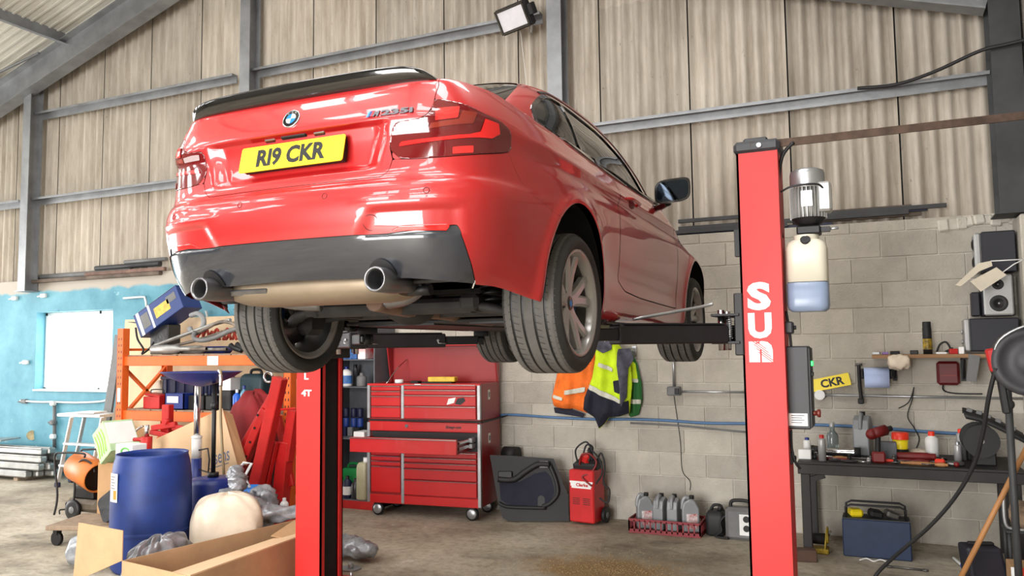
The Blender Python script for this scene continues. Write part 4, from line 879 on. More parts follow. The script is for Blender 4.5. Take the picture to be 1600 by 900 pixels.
# pallet rack
RX0,RX1,RYF,RYB=-8.10,-5.62,6.75,7.40
rk=thing('pallet_rack','orange pallet racking with loaded shelves standing against the teal wall','rack',((RX0+RX1)/2,(RYF+RYB)/2,0)); o=rk.location
for x in (RX0,RX1):
    for y in (RYF,RYB):
        mb=MB(); X=x-o.x; Yy=y-o.y; mb.box((X-.045,Yy,1.0),(.006,.09,2.0)); mb.box((X+.045,Yy,1.0),(.006,.09,2.0)); s=1 if y==RYF else -1; mb.box((X,Yy-s*.042,1.0),(.09,.006,2.0)); up=mb.build('upright',M_ORG,rk)
        mb=MB(); 
        for k in range(24):
            for sx in (-.02,.02): mb.box((X+sx,Yy-s*.0455,.15+k*.075),(.012,.001,.028))
        mb.build('upright_slots',M_BLK,up,kind='stuff')
    for k,(z0,z1) in enumerate(((.15,.75),(.75,.15),(.95,1.55),(1.55,.98),(1.75,1.75))):
        mb=MB(); a=Vector((x-o.x,RYF-o.y,z0)); b=Vector((x-o.x,RYB-o.y,z1)); F=frame(b-a); mb.box((a+b)/2,(.045,.03,(b-a).length),F); mb.build('brace',M_ORG,rk)
for z in (1.615,.985):
    for y in (RYF,RYB):
        mb=MB(); mb.box((0,y-o.y,z),(RX1-RX0-.09,.045,.11),bev=.006); mb.build('shelf_beam',M_ORG,rk)
    for i in range(6):
        mb=MB(); mb.box(((i-2.5)*.40,0,z+.062),(.38,.60,.018)); mb.build('shelf_board',M_WOOD,rk)
mb=MB(); c=at(335,560,Y=RYF)-o; mb.box((c.x,RYF-o.y-.024,1.615),(.16,.002,.10)); mb.build('beam_label',M_WHT,rk)
mb=MB(); mb.box((RX0-o.x,RYF-o.y-.047,1.22),(.05,.002,.16)); mb.build('upright_label',M_WHT,rk)
TS=1.69; MS=1.058
# plywood sheet behind the rack, plank and grey board by it
mb=MB(); mb.box((-7.68,7.62,1.08),(3.0,.018,2.16),(-3,0,0)); mb.build('plywood_sheet',M_PLY,label='large pale plywood sheet leaning on the teal wall behind the orange racking',cat='plywood')
mb=MB(); a=at(160,660,Y=7.3); mb.box((a.x-.26,7.60,.98),(.14,.03,1.96),(-4,5,0)); mb.build('grey_board',M_GREYP,label='tall narrow grey board leaning by the window beside the racking',cat='board')
mb=MB(); mb.box((at(178,650,Y=7.15).x,7.12,.52),(.11,.035,1.04),(-6,6,0)); mb.build('timber_plank',M_WOOD,label='short weathered timber plank leaning at the racking upright',cat='plank')
# things on the top shelf
Yt=6.98
Yt=7.18; c=at(262,488,Y=Yt); r=thing('charger_carton','blue boxed battery charger with yellow picture tilted on the top shelf','charger box',(c.x,Yt,TS)); ang=27
M_ChB=mat('blue printed carton',(.12,.22,.46),.5,0,.08); 
cz=c.z-TS; R3=(0,-ang,0); Rm=rotm(R3)
mb=MB(); mb.box((0,0,cz),(.78,.30,.30),R3,.006); mb.build('carton',M_ChB,r)
def on(dx,dz,w,h,m_,nm,d=.002,par=None):
    mb=MB(); mb.box(Vector((0,0,cz))+Rm@Vector((dx,-.151,dz)),(w,d,h),R3); return mb.build(nm,m_,par or r)
on(.08,0,.26,.13,mat('yellow print',(.83,.70,.28),.5,0,.2,20),'printed_picture'); on(.26,.05,.16,.09,M_GREYP,'printed_text'); on(-.22,0,.13,.18,M_GREYP,'printed_panel'); on(-.32,0,.05,.30,M_WHT,'end_stripe'); on(-.12,.0,.035,.30,M_WHT,'stripe')
mb=MB(); mb.box(Vector((0,0,cz))+Rm@Vector((0,0,.151)),(.78,.30,.003),R3); mb.build('top_flap',M_GREYP,r)
mb=MB(); mb.box(Vector((0,0,cz))+Rm@Vector((-.44,0,.09)),(.14,.30,.006),(0,-ang+35,0)); mb.build('open_flap',M_GREYP,r)
mb=MB(); mb.box((-.05,.02,cz/2-.075),(.3,.2,cz-.15),bev=.01); mb.build('support_block',M_DKP,r); Yt=6.98
def pipe_thing(name,label,cat,pts,rad,m_,extra=None,grp=None):
    t=MB(); t.tube(pts,rad,10); o_=t.build(name,m_,label=label,cat=cat,group=grp); return o_
P=lambda px,py,Y=Yt: at(px,py,Y=Y)
def silencer(label,a,b,r_,Y):
    A_,B_=P(*a,Y),P(*b,Y); A_.z=B_.z=TS+r_+.002; t=thing('exhaust_silencer',label,'exhaust',(A_.x,A_.y,TS)); d=(B_-A_); F=frame(d).to_4x4(); F.translation=A_-Vector((A_.x,A_.y,TS)); Ln=d.length
    mb=MB(); mb.lathe([(0,0),(r_*.75,0),(r_,.02),(r_,Ln*.62),(r_*.45,Ln*.72),(r_*.40,Ln)],F,18); mb.build('silencer_body',M_ALUM,t); mb=MB(); mb.lathe([(r_*.41,Ln*.72),(r_*.41,Ln*1.35),(r_*.35,Ln*1.35)],F,14); mb.build('silencer_pipe',M_RUST,t)
silencer('silver exhaust silencer lying at the front of the top shelf',(238,546),(300,550),.055,6.85); silencer('rusty exhaust section lying on the top shelf beside the silver silencer',(282,540),(335,553),.048,6.966)
for i,(pts,rr,m_,lb) in enumerate([([(240,541),(275,528),(310,515),(340,505),(360,500)],.022,M_ALUM,'long silver tube rising across the top shelf clutter'),([(245,546),(290,536),(320,528),(350,518),(372,512)],.018,M_RUST,'thin rusted tube among the top shelf clutter'),([(300,525),(325,512),(345,503),(368,508),(378,530)],.02,M_RUST,'bent rusted tube over the top shelf clutter')]):
    pipe_thing('exhaust_tube',lb,'tube',[P(a,b,(7.035,7.085,6.985)[i]) for a,b in pts],rr,m_)
pipe_thing('flexible_hose','grey corrugated hose curled beside the blue carton','hose',[P(a,b,7.1) for a,b in [(298,493),(310,490),(318,499),(316,512),(302,520),(296,512)]],.03,mat('grey hose',(.52,.53,.54),.6,0,.1,20))
pipe_thing('flexible_hose','dark looped hose lying in front of the red mesh on the top shelf','hose',[P(a,b,6.925) for a,b in [(305,518),(303,528),(315,532),(335,528),(357,518),(372,513)]],.026,M_GREYP)
mb=MB(); q=P(338,518,7.18); 
for k in range(9): mb.tube([q+Vector((-.33+.08*k,.02*(k%3),-.10)),q+Vector((-.25+.08*k,.02,.03*(k%2))),q+Vector((-.20+.085*k,.0,-.10))],.016,6)
mb.build('red_webbing',mat('red webbing',(.66,.22,.16),.8,0,.2,12),label='heap of red webbing behind the tubes on the top shelf',cat='webbing')
mb=MB(); q=P(316,545,7.05); mb.box((q.x,7.23,TS+.045),(.45,.18,.085),(0,0,3),.03); mb.build('blue_tarpaulin',M_BLUD,label='folded blue tarpaulin under the tubes on the top shelf',cat='tarpaulin')
pipe_thing('black_cable','tangle of black cable hanging at the rack end of the top shelf','cable',[P(a,b,6.9) for a,b in [(212,512),(215,530),(224,545),(222,553),(234,544),(240,535)]],.012,M_BLK)
mb=MB(); q=P(365,540,7.0); z_=TS+.032; u_=lambda a,h:Vector((P(a,545,7).x,7.14,z_+h)); mb.tube([u_(346,.07),u_(352,.03),u_(364,0)],.03,8); mb.tube([u_(356,.08),u_(362,.04),u_(374,.0)],.03,8); mb.build('dark_manifold',M_DKP,label='dark pipework piece at the tyre end of the top shelf',cat='manifold')
# middle shelf
def crate(name,label,px0,px1,py0,py1,Y,d,m_,cat_='crate',z0=MS,ribs=True,grp=None):
    a=at(px0,py1,Y=Y); b=at(px1,py0,Y=Y); w=b.x-a.x; h=max(.05,b.z-z0); t=thing(name,label,cat_,((a.x+b.x)/2,Y+d/2,z0),0,grp)
    mb=MB(); th=.012
    mb.box((0,-d/2+th/2,h/2),(w,th,h)); mb.box((0,d/2-th/2,h/2),(w,th,h)); mb.box((-w/2+th/2,0,h/2),(th,d,h)); mb.box((w/2-th/2,0,h/2),(th,d,h)); mb.box((0,0,.006),(w,d,.012)); mb.build('shell',m_,t)
    if ribs:
        for k in range(4): mb=MB(); mb.box((-w/2+w*(k+.5)/4,-d/2-.008,h/2),(.018,.016,h*.9)); mb.build('rib',m_,t)
        mb=MB(); mb.box((0,-d/2-.008,h-.02),(w+.03,.03,.035),bev=.005); mb.build('rim',m_,t)
    return t,w,h
crate('plastic_crate','navy folding crate on the rack shelf behind the drain tray',253,310,588,640,7.06,.30,M_NAVY); crate('plastic_crate','navy folding crate next to the first on the rack shelf',314,338,590,640,7.06,.30,M_NAVY)
t,w,h=crate('storage_bin','small blue stacking bin with white label on the rack shelf',257,287,615,640,6.80,.16,M_BLUD,'bin',ribs=False); mb=MB(); mb.box((-.02,-.083,h*.62),(w*.6,.003,h*.4)); mb.build('bin_label',M_WHT,t)
for px0,px1,lb in ((294,318,'black battery beside the small blue bin on the rack shelf'),(321,336,'black battery under the white carton on the rack shelf')):
    a=at(px0,640,Y=6.85); b=at(px1,624,Y=6.85); w=b.x-a.x; t=thing('battery',lb,'battery',((a.x+b.x)/2,6.93,MS)); mb=MB(); mb.box((0,0,.08),(w,.17,.16),bev=.008); mb.build('case',M_BLK,t)
    for sx in (-1,1): mb=MB(); mb.cyl((sx*w*.3,0,.16),(sx*w*.3,0,.182),.012,n=10); mb.build('terminal',M_GREYP,t)
mb=MB(); a=at(356,612,Y=6.95); mb.box((a.x,7.0,MS+.29),(.17,.2,.14),bev=.004); w_=mb.build('white_carton',M_WHT,label='white carton sitting on the batteries on the rack shelf',cat='carton')
mb=MB(); mb.box((a.x,7.0,MS+.11),(.17,.2,.22),bev=.01); mb.build('black_case',M_DKP,label='black case under the white carton on the rack shelf',cat='case')
a=at(238,632,Y=6.85); t=thing('metal_toolbox','old red cantilever toolbox on the rack shelf by the cross bracing','toolbox',(a.x,6.92,MS)); mb=MB(); mb.box((0,0,.07),(.26,.18,.14),bev=.006); mb.build('box',M_CRR,t); mb=MB(); mb.box((0,0,.155),(.25,.17,.03),(0,6,0),.01); mb.build('lid',M_CRR,t); mb=MB(); mb.tube([(-.10,0,.17),(-.09,0,.215),(.09,0,.215),(.10,0,.17)],.007,6); mb.build('handle',M_BLK,t)
mb=MB(); a=at(238,612,Y=7.1); G=[[Vector((-7.925+.10*math.cos(u)*math.sin(v)*(1+.18*math.sin(5*u+3*v)),7.16+.12*math.sin(u)*math.sin(v),MS+.165-.14*math.cos(v)*(1+.15*math.sin(4*u)))) for u in np.linspace(0,2*math.pi,25)] for v in np.linspace(.02,math.pi-.02,13)]; mb.grid(G,True,True); mb.build('polythene_bag',M_SACK,label='crumpled clear polythene bag behind the red toolbox on the rack shelf',cat='bag')
def bottle(name,label,cat,loc,prof,m_,capm=None,cap=None,lab=None,group=None,n=20,sx=1.,sy=1.,rz=0):
    """lathe bottle; cap=(z0,z1,r); lab=(z0,z1,material)"""
    t=thing(name,label,cat,loc,rz,group); S=Matrix.Diagonal((sx,sy,1,1)); mb=MB(); mb.lathe(prof,S,n); mb.build('body',m_,t)
    if cap: mb=MB(); mb.lathe([(cap[2],cap[0]),(cap[2],cap[1]-.004),(cap[2]*.85,cap[1]),(0,cap[1])],None,16); mb.build('cap',capm,t)
    if lab:
        rmax=max(r for r,z in prof)+.0012; mb=MB(); mb.lathe([(rmax,lab[0]),(rmax,lab[1])],S,n); mb.build('label_band',lab[2],t)
    return t
def bp(r,h,neck=.014,sh=.72): return [(0,.002),(r*.92,0),(r,.008),(r,h*sh),(r*.82,h*(sh+.08)),(neck,h*(sh+.17)),(neck,h)]
a=at(368,638,Y=6.84); bottle('spray_bottle','blue fluid bottle on the rack shelf under the tyre','bottle',(a.x,6.86,MS),bp(.045,.22),mat('blue bottle',(.10,.35,.75),.35,0,.05),M_WHT,(.2,.235,.016)); a=at(379,638,Y=6.84); bottle('spray_bottle','pale clear-blue trigger bottle on the rack shelf beside the blue one','bottle',(a.x,6.86,MS),bp(.04,.26),mat('pale blue bottle',(.35,.55,.66),.3,0,.05),M_BLUD,(.24,.28,.016))
a=at(395,625,Y=7.05); t=thing('jerrycan','dark teal jerrycan at the end of the rack shelf','jerrycan',(a.x,7.1,MS)); mb=MB(); rbox(mb,0,0,0,.40,.34,.2,.05,.06,.03); mb.build('can_body',mat('dark teal plastic',(.15,.25,.28),.55,0,.12),t); mb=MB(); mb.tube([(-.08,0,.38),(-.06,0,.44),(.06,0,.44),(.08,0,.38)],.016,8); mb.build('can_handle',M_BLK,t)
# things under and before the rack
def soft(name,label,cat,c,r,m_,seed=0,amp=.12,rz=0.,nu=40,nv=22,flatb=True,pw=.8,f=3):
    rg=np.random.default_rng(seed); ph=rg.uniform(0,6.28,12); mb=MB(); G=[]
    for v in np.linspace(.001,math.pi-.001,nv):
        row=[]
        for u in np.linspace(0,2*math.pi,nu):
            k=1+amp*(math.sin(f*u+ph[0]+2*v)*.5+math.sin((f+2)*u-3*v+ph[1])*.35+math.sin((2*f+3)*u+5*v+ph[2])*.3+math.sin(11*v+4*u+ph[3])*.2)
            sp=lambda t:math.copysign(abs(t)**pw,t)
            x=r[0]*sp(math.cos(u))*math.sin(v)**pw*k; y=r[1]*sp(math.sin(u))*math.sin(v)**pw*k; z=-r[2]*sp(math.cos(v))*k
            if flatb: z=max(z,-r[2]*.92)
            row.append(Vector((x,y,z)))
        row[-1]=row[0]; G.append(row)
    M4=T_(c)@RZ(rz); G=[[M4@p for p in row] for row in G]; mb.grid(G,True,True); return mb.build(name,m_,label=label,cat=cat)
soft('cloth_cover','dark red cloth cover heaped behind the big cardboard sheet','cloth',at(396,690,Y=6.48)-Vector((0,0,.12)),(.30,.21,.62),M_REDC,3,.07); 
# large cardboard sheet with printed name
a0=at(235,690,Y=5.95);a1=at(348,638,Y=5.95);a2=at(374,735,Y=5.95);a3=at(372,800,Y=5.95);a4=at(235,800,Y=5.95)
t=thing('cardboard_sheet','big pale cardboard sheet with a slanted top and blue printed name, standing behind the drainers','cardboard',(a2.x-.3,5.95,0)); oo=t.location; poly=[((p-oo).x,(p-oo).z) for p in (a4,a0,a1,a2,a3)]; poly[0]=(poly[0][0],0); poly[-1]=(poly[-1][0],0)
mb=MB(); mb.prism([(x,z) for x,z in poly],.008,TM((0,0,0),(1,0,0),(0,0,1))); mb.build('sheet',M_CARDP,t)
mb=MB(); b0=at(349,640,Y=5.96)-oo; b1=at(372,728,Y=5.96)-oo; mb.add([b0,b0+Vector((.03,.09,-.05)),b1+Vector((.035,.09,0)),b1],[(0,3,2,1),(0,1,2,3)]); mb.build('side_flap',M_CARDI,t)
c=at(347,716,Y=5.945)-oo; text('printed_name','ssens',.13,TM((c.x-.02,-.009,c.z),(1,0,.28),(0,0,1)),mat('slate print',(.38,.42,.52),.7,0,0),t,.0005,.001,width=.25,height=.09,shear=.3)
mb=MB(); c=at(318,716,Y=5.945)-oo; mb.box((c.x+.20,-.009,c.z-.065),(.26,.001,.008),(0,-16,0)); mb.build('print_underline',mat('slate print',(.38,.42,.52)),t)
c0=at(285,705,Y=5.945)-oo;mb=MB(); mb.prism([(0,0),(.42,.20),(.42,.30),(.02,.12)],.0006,TM((c0.x-.03,-.001,c0.z-.1),(1,0,0),(0,0,1))@T_((0,0,.0004))); mb.build('pale_patch',M_WHT,t)
# oil drum
DX,DY=-5.35,4.76; t=thing('plastic_drum','cut-down blue plastic drum with hazard label by the floor dolly','drum',(DX,DY,0)); mb=MB()
mb.lathe([(0,.01),(.27,.0),(.290,.03),(.296,.10),(.303,.30),(.304,.5),(.300,.70),(.285,.83),(.270,.885),(.272,.905),(.262,.905),(.255,.88),(.285,.68),(.288,.30),(.27,.03),(0,.03)],None,48); mb.build('drum_body',M_BLUE,t)
for z in (.30,): mb=MB(); mb.lathe([(.302,z-.02),(.306,z-.008),(.306,z+.008),(.302,z+.02)],None,48); mb.build('rolling_ring',M_BLUE,t)
d=Vector((at(193,760,Y=DY).x-DX,0,0)); ang=math.degrees(math.atan2(-math.sqrt(max(0,.29**2-min(.28,abs(d.x))**2)),d.x))
def curved_label(r,a0,a1,z0,z1,m_,nm,par,off=.003):
    mb=MB(); G=[[Vector(((r+off)*math.cos(math.radians(a)),(r+off)*math.sin(math.radians(a)),z)) for a in np.linspace(a0,a1,8)] for z in (z0,z1)]; mb.grid(G,True); return mb.build(nm,m_,par)
zl0,zl1=at(193,781,Y=DY-.2).z,at(193,737,Y=DY-.2).z
lb=curved_label(.306,246,266,zl0,zl1,M_WHT,'hazard_label',t)
curved_label(.306,256,264,zl0+.02,zl0+.09,mat('orange hazard diamond',(.88,.55,.15),.5,0,.1),'hazard_symbol',lb,.004)
for k in range(5): curved_label(.306,248,261-(k%2)*3,zl1-.03-.022*k,zl1-.022-.022*k,M_GREYP,'label_print',lb,.004)
# waste oil drainer: tank, pole, tray
tx_=at(333,745,Y=5.44); t=thing('oil_drainer','blue waste oil drainer tank with dark pole and wide blue tray','oil drainer',(tx_.x,5.44,0)); H=tx_.z
mb=MB(); mb.lathe([(0,.08),(.19,.08),(.20,.10),(.20,H-.05),(.18,H-.01),(.12,H),(0,H)],None,32); mb.build('tank',M_BLUD,t)
tz=at(315,600,Y=5.44).z; mb=MB(); mb.cyl((0,0,H),(0,0,tz),.020,n=12); mb.cyl((0,0,tz-.22),(0,0,tz-.16),.03,n=12); mb.cyl((0,0,H),(0,0,H+.04),.05,n=12); mb.build('pole',M_LBLK,t)
tl=at(265,590,Y=5.44).x-tx_.x; tr=at(365,590,Y=5.44).x-tx_.x; tcx=(tl+tr)/2; rw=(tr-tl)/2
mb=MB(); G=[]
for k,(f_,z_) in enumerate(((.10,-.02),(.45,.01),(.80,.06),(1.,.105),(1.03,.108),(1.0,.112),(.78,.07),(.45,.02),(.1,-.01))): G.append([Vector((tcx+rw*f_*math.copysign(abs(math.cos(a))**.75,math.cos(a)),.24*f_*math.copysign(abs(math.sin(a))**.75,math.sin(a)),tz+z_)) for a in np.linspace(0,2*math.pi,33)])
mb.grid(G,True); mb.build('drain_tray',M_BLUD,t)
mb=MB(); mb.tube([(tr-.07,-.10,tz+.08),(tr-.02,-.14,tz+.13),(tr+.0,-.15,tz+.08),(tr+.0,-.15,tz-.05),(tr-.005,-.14,tz-.3),(tr+.02,-.12,H+.05)],.012,8); mb.build('drain_hose',mat('clear brown hose',(.52,.45,.33),.4,0,.1),t); mb=MB(); mb.tube([(tr-.09,-.10,tz+.10),(tr-.03,-.14,tz+.125),(tr+.0,-.15,tz+.07),(tr,-.15,tz-.01)],.015,8); mb.build('chrome_spout',M_CHR,t)
for a in (40,160,280):
    r=math.radians(a); mb=MB(); mb.cyl((.17*math.cos(r),.17*math.sin(r),.085),(.17*math.cos(r),.17*math.sin(r),.05),.014,n=8); mb.cyl((.17*math.cos(r)-.015,.17*math.sin(r),.035),(.17*math.cos(r)+.015,.17*math.sin(r),.035),.035,n=14); mb.build('castor',M_LBLK,t)
# transmission jack behind the drum
j=at(308,660,Y=5.74); t=thing('transmission_jack','upright transmission jack with chrome ram and blue cylinder behind the drum','jack',(j.x,5.74,0)); z1=at(308,603,Y=5.74).z; z2=at(308,685,Y=5.74).z; z3=at(308,716,Y=5.74).z
mb=MB(); mb.cyl((0,0,z2-.1),(0,0,z1),.030,n=16); mb.build('ram',M_CHR,t); mb=MB(); mb.cyl((0,0,.10),(0,0,z3),.048,n=18); mb.build('cylinder',M_BLUD,t); mb=MB(); mb.cyl((0,0,z3),(0,0,z2),.046,n=18); mb.lathe([(.046,z2),(.050,z2+.004),(.050,z2+.02),(.03,z2+.03)],None,18); mb.build('collar_label',M_WHT,t)
mb=MB(); mb.tube([(.05,-.02,z3+.08),(.16,-.02,z3+.10),(.18,-.02,z3+.0),(.17,-.02,z3-.12),(.06,-.02,z3-.10)],.008,7,spline=False); mb.build('carry_handle',M_LBLK,t)
for a in range(4):
    mb=MB(); r=math.radians(45+90*a); mb.tube([(0,0,.14),(.19*math.cos(r),.19*math.sin(r),.08)],.022,8,spline=False); mb.cyl((.19*math.cos(r)-.015,.19*math.sin(r),.04),(.19*math.cos(r)+.015,.19*math.sin(r),.04),.04,n=14); mb.build('castor_leg',M_BLUD,t)
# bottle jack and red crane attachments behind the drum
j=at(229,700,Y=5.70); t=thing('bottle_jack','red bottle jack on a red stand showing over the drum rim','jack',(j.x,5.70,0)); z0=at(229,708,Y=5.70).z; z1=at(229,682,Y=5.70).z; z2=at(229,664,Y=5.70).z
mb=MB(); mb.box((0,0,z0/2-.02),(.12,.10,z0-.04),bev=.01); mb.build('stand',M_CRR,t); mb=MB(); mb.cyl((0,0,z0-.05),(0,0,z1),.052,n=18); mb.cyl((-.05,0,z1-.03),(-.17,0,z1-.035),.02,n=10); mb.build('jack_body',M_CRR,t); mb=MB(); mb.cyl((0,0,z1),(0,0,z2),.022,n=14); mb.build('jack_ram',M_CHR,t); mb=MB(); mb.tube([(-.03,-.02,z2-.01),(-.10,-.02,z2-.04),(-.12,-.02,z2-.06)],.01,7); mb.build('jack_lever',M_CHR,t)
j=at(262,650,Y=6.2); t=thing('pipe_bender','red pipe bender head on a red post before the rack','pipe bender',(j.x,6.2,0)); z1=at(262,632,Y=6.2).z
mb=MB(); mb.box((0,0,z1/2),(.10,.08,z1),bev=.008); mb.build('post',M_CRR,t); mb=MB(); mb.box((.02,-.06,z1-.22),(.34,.05,.06),(0,-8,0),.008); mb.box((-.02,-.06,z1-.30),(.30,.05,.05),(0,6,0),.008); mb.build('frame_bar',M_CRR,t); mb=MB(); mb.box((.30,-.05,z1-.24),(.34,.05,.06),(0,4,0),.008); mb.build('side_arm',M_CRR,t); mb=MB(); mb.cyl((.06,-.10,z1-.17),(.06,-.02,z1-.17),.03,n=14); mb.build('roller',M_CRR,t)
mb=MB(); mb.cyl((0,0,.015),(0,0,.03),.2,n=24); mb.build('base_disc',M_CRR,t)
# folded engine crane
Yc=6.05; t=thing('engine_crane','folded red engine crane leaning beside the lift post','engine crane',(at(415,780,Y=Yc).x,Yc,0)); oo=t.location
def bar(nm,a,b,Y,w,d,m_=M_CRR,par=None):
    A_,B_=at(*a,Y=Y)-oo,at(*b,Y=Y)-oo; F=frame(B_-A_,(0,1,0)); mb=MB(); mb.box((A_+B_)/2,(w,d,(B_-A_).length),F,.008); return mb.build(nm,m_,par or t)
leg=bar('leg',(398,770),(438,590),6.0,.12,.10); bar('leg',(372,745),(416,640),6.12,.09,.08); bar('boom',(365,725),(430,612),6.16,.07,.07); bar('leg',(414,765),(430,690),6.1,.06,.06)
bar('mast',(437,800),(447,690),6.2,.13,.12); bar('mast_brace',(456,760),(434,650),6.25,.07,.05); bar('mast_tube',(448,720),(460,640),6.2,.10,.10); bar('cross_pin',(438,640),(462,638),6.0,.02,.02)
mb=MB(); p0=at(452,796,Y=6.1)-oo; mb.box((p0.x,p0.y,.09),(.55,.10,.10),bev=.008); mb.build('base_beam',M_CRR,t)
for k,(px,py) in enumerate(((408,648),(403,668),(396,690),(390,712))):
    c=at(px,py,Y=6.12)-oo; mb=MB(); mb.cyl(c+Vector((0,-.052,0)),c+Vector((0,-.046,0)),.012,n=10); mb.build('pin_hole',M_BLK,t)
mb=MB(); c=at(432,594,Y=6.1)-oo; mb.tube([c+Vector((-.10+.05*math.cos(a),0,.03+.05*math.sin(a))) for a in np.linspace(0,5.2,14)],.012,7,spline=False); mb.build('chain_hook',M_CHR,t)
mb=MB(); c=at(420,762,Y=6.1)-oo
for k in range(14): 
    p_=c+Vector((-.12+.02*k,-.02*(k%3),.10-.018*k)); mb.tube([p_+Vector((.014*math.cos(a),.006*math.sin(a)*(k%2),.010*math.sin(a))) for a in np.linspace(0,2*math.pi,9)[:-1]],.004,5,closed=True,spline=False)
mb.build('load_chain',M_LBLK,t,kind='stuff')
mb=MB(); mb.ell(at(436,740,Y=6.22)-oo,(.07,.06,.24),14,8); mb.build('hydraulic_ram',M_LBLK,t)
a=at(441,784,Y=6.05); bottle('additive_bottle','small white bottle standing on the red crane base','bottle',(a.x,6.08,.14),bp(.04,.17,.015,.8),M_WHT,M_WHT,(.155,.19,.017))
# open cardboard box on the floor
t=thing('open_cardboard_box','long open brown cardboard box lying on the floor by the marked lift post','cardboard box',(-4.35,4.72,0)); oo=t.location
def quad(nm,pts,m_,th=.006):
    P_=[Vector(p)-oo for p in pts]; n=(P_[1]-P_[0]).cross(P_[3]-P_[0]).normalized()*th; mb=MB(); mb.add(P_+[p+n for p in P_],[(0,3,2,1),(4,5,6,7),(0,1,5,4),(1,2,6,5),(2,3,7,6),(3,0,4,7)]); return mb.build(nm,m_,t)
A_,B_,C_,D_=Vector((-4.72,3.97,0)),Vector((-4.47,5.46,0)),Vector((-4.06,5.40,0)),Vector((-3.99,3.86,0)); up=Vector((0,0,.30))
quad('side_panel',[A_,B_,B_+up,A_+up],M_CARD); quad('side_panel',[D_,C_,C_+up,D_+up],M_CARD); quad('end_panel',[B_,C_,C_+up,B_+up],M_CARD); quad('end_panel',[A_,D_,D_+up,A_+up],M_CARD); quad('bottom_panel',[A_+Vector((0,0,.004)),D_+Vector((0,0,.004)),C_+Vector((0,0,.004)),B_+Vector((0,0,.004))],M_CARDI)
quad('end_flap',[A_+up+Vector((-.56,.06,-.22)),A_+up,A_+up+Vector((.0,.0,.20)),A_+up+Vector((-.53,.07,.20))],M_CARD)
quad('long_flap',[D_+up,C_+up,C_+up+Vector((-.30,.02,-.06)),D_+up+Vector((-.34,0,-.06))],M_CARDP); quad('inner_flap',[C_+up,B_+up,B_+up+Vector((.10,-.42,-.04)),C_+up+Vector((-.04,-.40,-.04))],M_CARDI)
# sack, sheet and wrapped parts between drum and box
soft('sand_sack','fat pale sack of granules slumped between drum and cardboard box','sack',Vector((-4.81,5.03,.275)),(.275,.16,.295),M_SACK,5,.034,46,60,34,True,.68,4)
soft('plastic_sheet','grey plastic sheet lying along the cardboard box beside the drum','plastic sheet',Vector((-4.80,4.36,.17)),(.07,.27,.19),M_FOIL,8,.17,-6,90,50,True,.9,9)
def wrap(name,label,pts,r,seed):
    rg=np.random.default_rng(seed); P_=catmull(pts,8); mb=MB(); G=[]; n=22; m_=len(P_); F0=None
    for i,p in enumerate(P_):
        a=P_[max(0,i-1)];b=P_[min(m_-1,i+1)]; F=frame(b-a); f=i/(m_-1); env=(math.sin(math.pi*min(1,max(.03,f*1.0)))**.35)
        G.append([p+F@Vector((r*env*(1+.22*math.sin(3*t+seed+i*.7)+.13*math.sin(7*t-i*1.3)+.06*rg.normal())*math.cos(t),r*.75*env*(1+.2*math.sin(4*t+i*.9)+.06*rg.normal())*math.sin(t),0)) for t in np.linspace(0,2*math.pi,n+1)[:-1]]); G[-1].append(G[-1][0])
    mb.grid(G,True); mb.add(G[0][:-1],[tuple(range(n))[::-1]]); mb.add(G[-1][:-1],[tuple(range(n))]); return mb.build(name,M_FOIL,label=label,cat='wrapped part')
Q=lambda px,py,Y:at(px,py,Y=Y)
wrap('wrapped_bundle','long part wrapped in crumpled silver plastic lying over sack and box',[Q(345,770,5.23),Q(372,780,5.25),Q(398,793,5.28),Q(428,803,5.36),Vector((-4.42,5.58,.36))],.10,2)
wrap('wrapped_bundle','upright bundle of crumpled silver plastic standing on the sack',[Q(374,769,5.27),Q(372,756,5.27),Q(369,742,5.27),Q(368,726,5.27)],.085,4)
wrap('wrapped_bundle','hooped bundle of silver plastic beside the blue tub',[Vector((Q(390,795,5.6).x,5.6,.08)),Q(390,795,5.6),Q(398,778,5.6),Q(412,770,5.6),Q(421,785,5.6),Q(419,805,5.6),Vector((Q(419,805,5.6).x,5.6,.08))],.085,6)
a=at(382,770,Y=5.76); t=thing('blue_tub','small bright blue tub with a white tubular handle among the silver wraps','tub',(a.x+.06,5.76,0)); z0=at(382,795,Y=5.76).z; z1=at(382,760,Y=5.76).z; mb=MB(); mb.lathe([(0,.01),(.10,.0),(.135,z1),(.128,z1),(.09,.02),(0,.02)],None,24); mb.build('tub_body',mat('bright blue plastic',(.16,.50,.85),.4,0,.05),t)
h0,h1,h2,h3=[at(*p,Y=5.72)-t.location for p in ((372,735),(381,723),(393,724),(382,745))]; mb=MB(); mb.tube([Vector((-.12,-.05,z1-.02)),h0,h1,h2,h3,Vector((.05,-.05,z1))],.014,8,spline=False); mb.build('tub_handle',M_WHT,t)
wrap('wrapped_stand','stand wrapped in silver plastic on the floor behind the marked lift post',[Q(500,846,5.55),Q(530,851,5.55),Q(560,857,5.55),Q(588,861,5.55)],.105,9)
mb=MB(); a=at(548,880,Y=5.3); mb.cyl((a.x,5.3,.0),(a.x,5.3,at(548,879,Y=5.3).z),.022,n=14); mb.cyl((a.x,5.3,0),(a.x,5.3,.012),.08,n=20); mb.build('steel_stub',M_GALV,label='short round steel stub post on the floor below the silver wrap',cat='post')
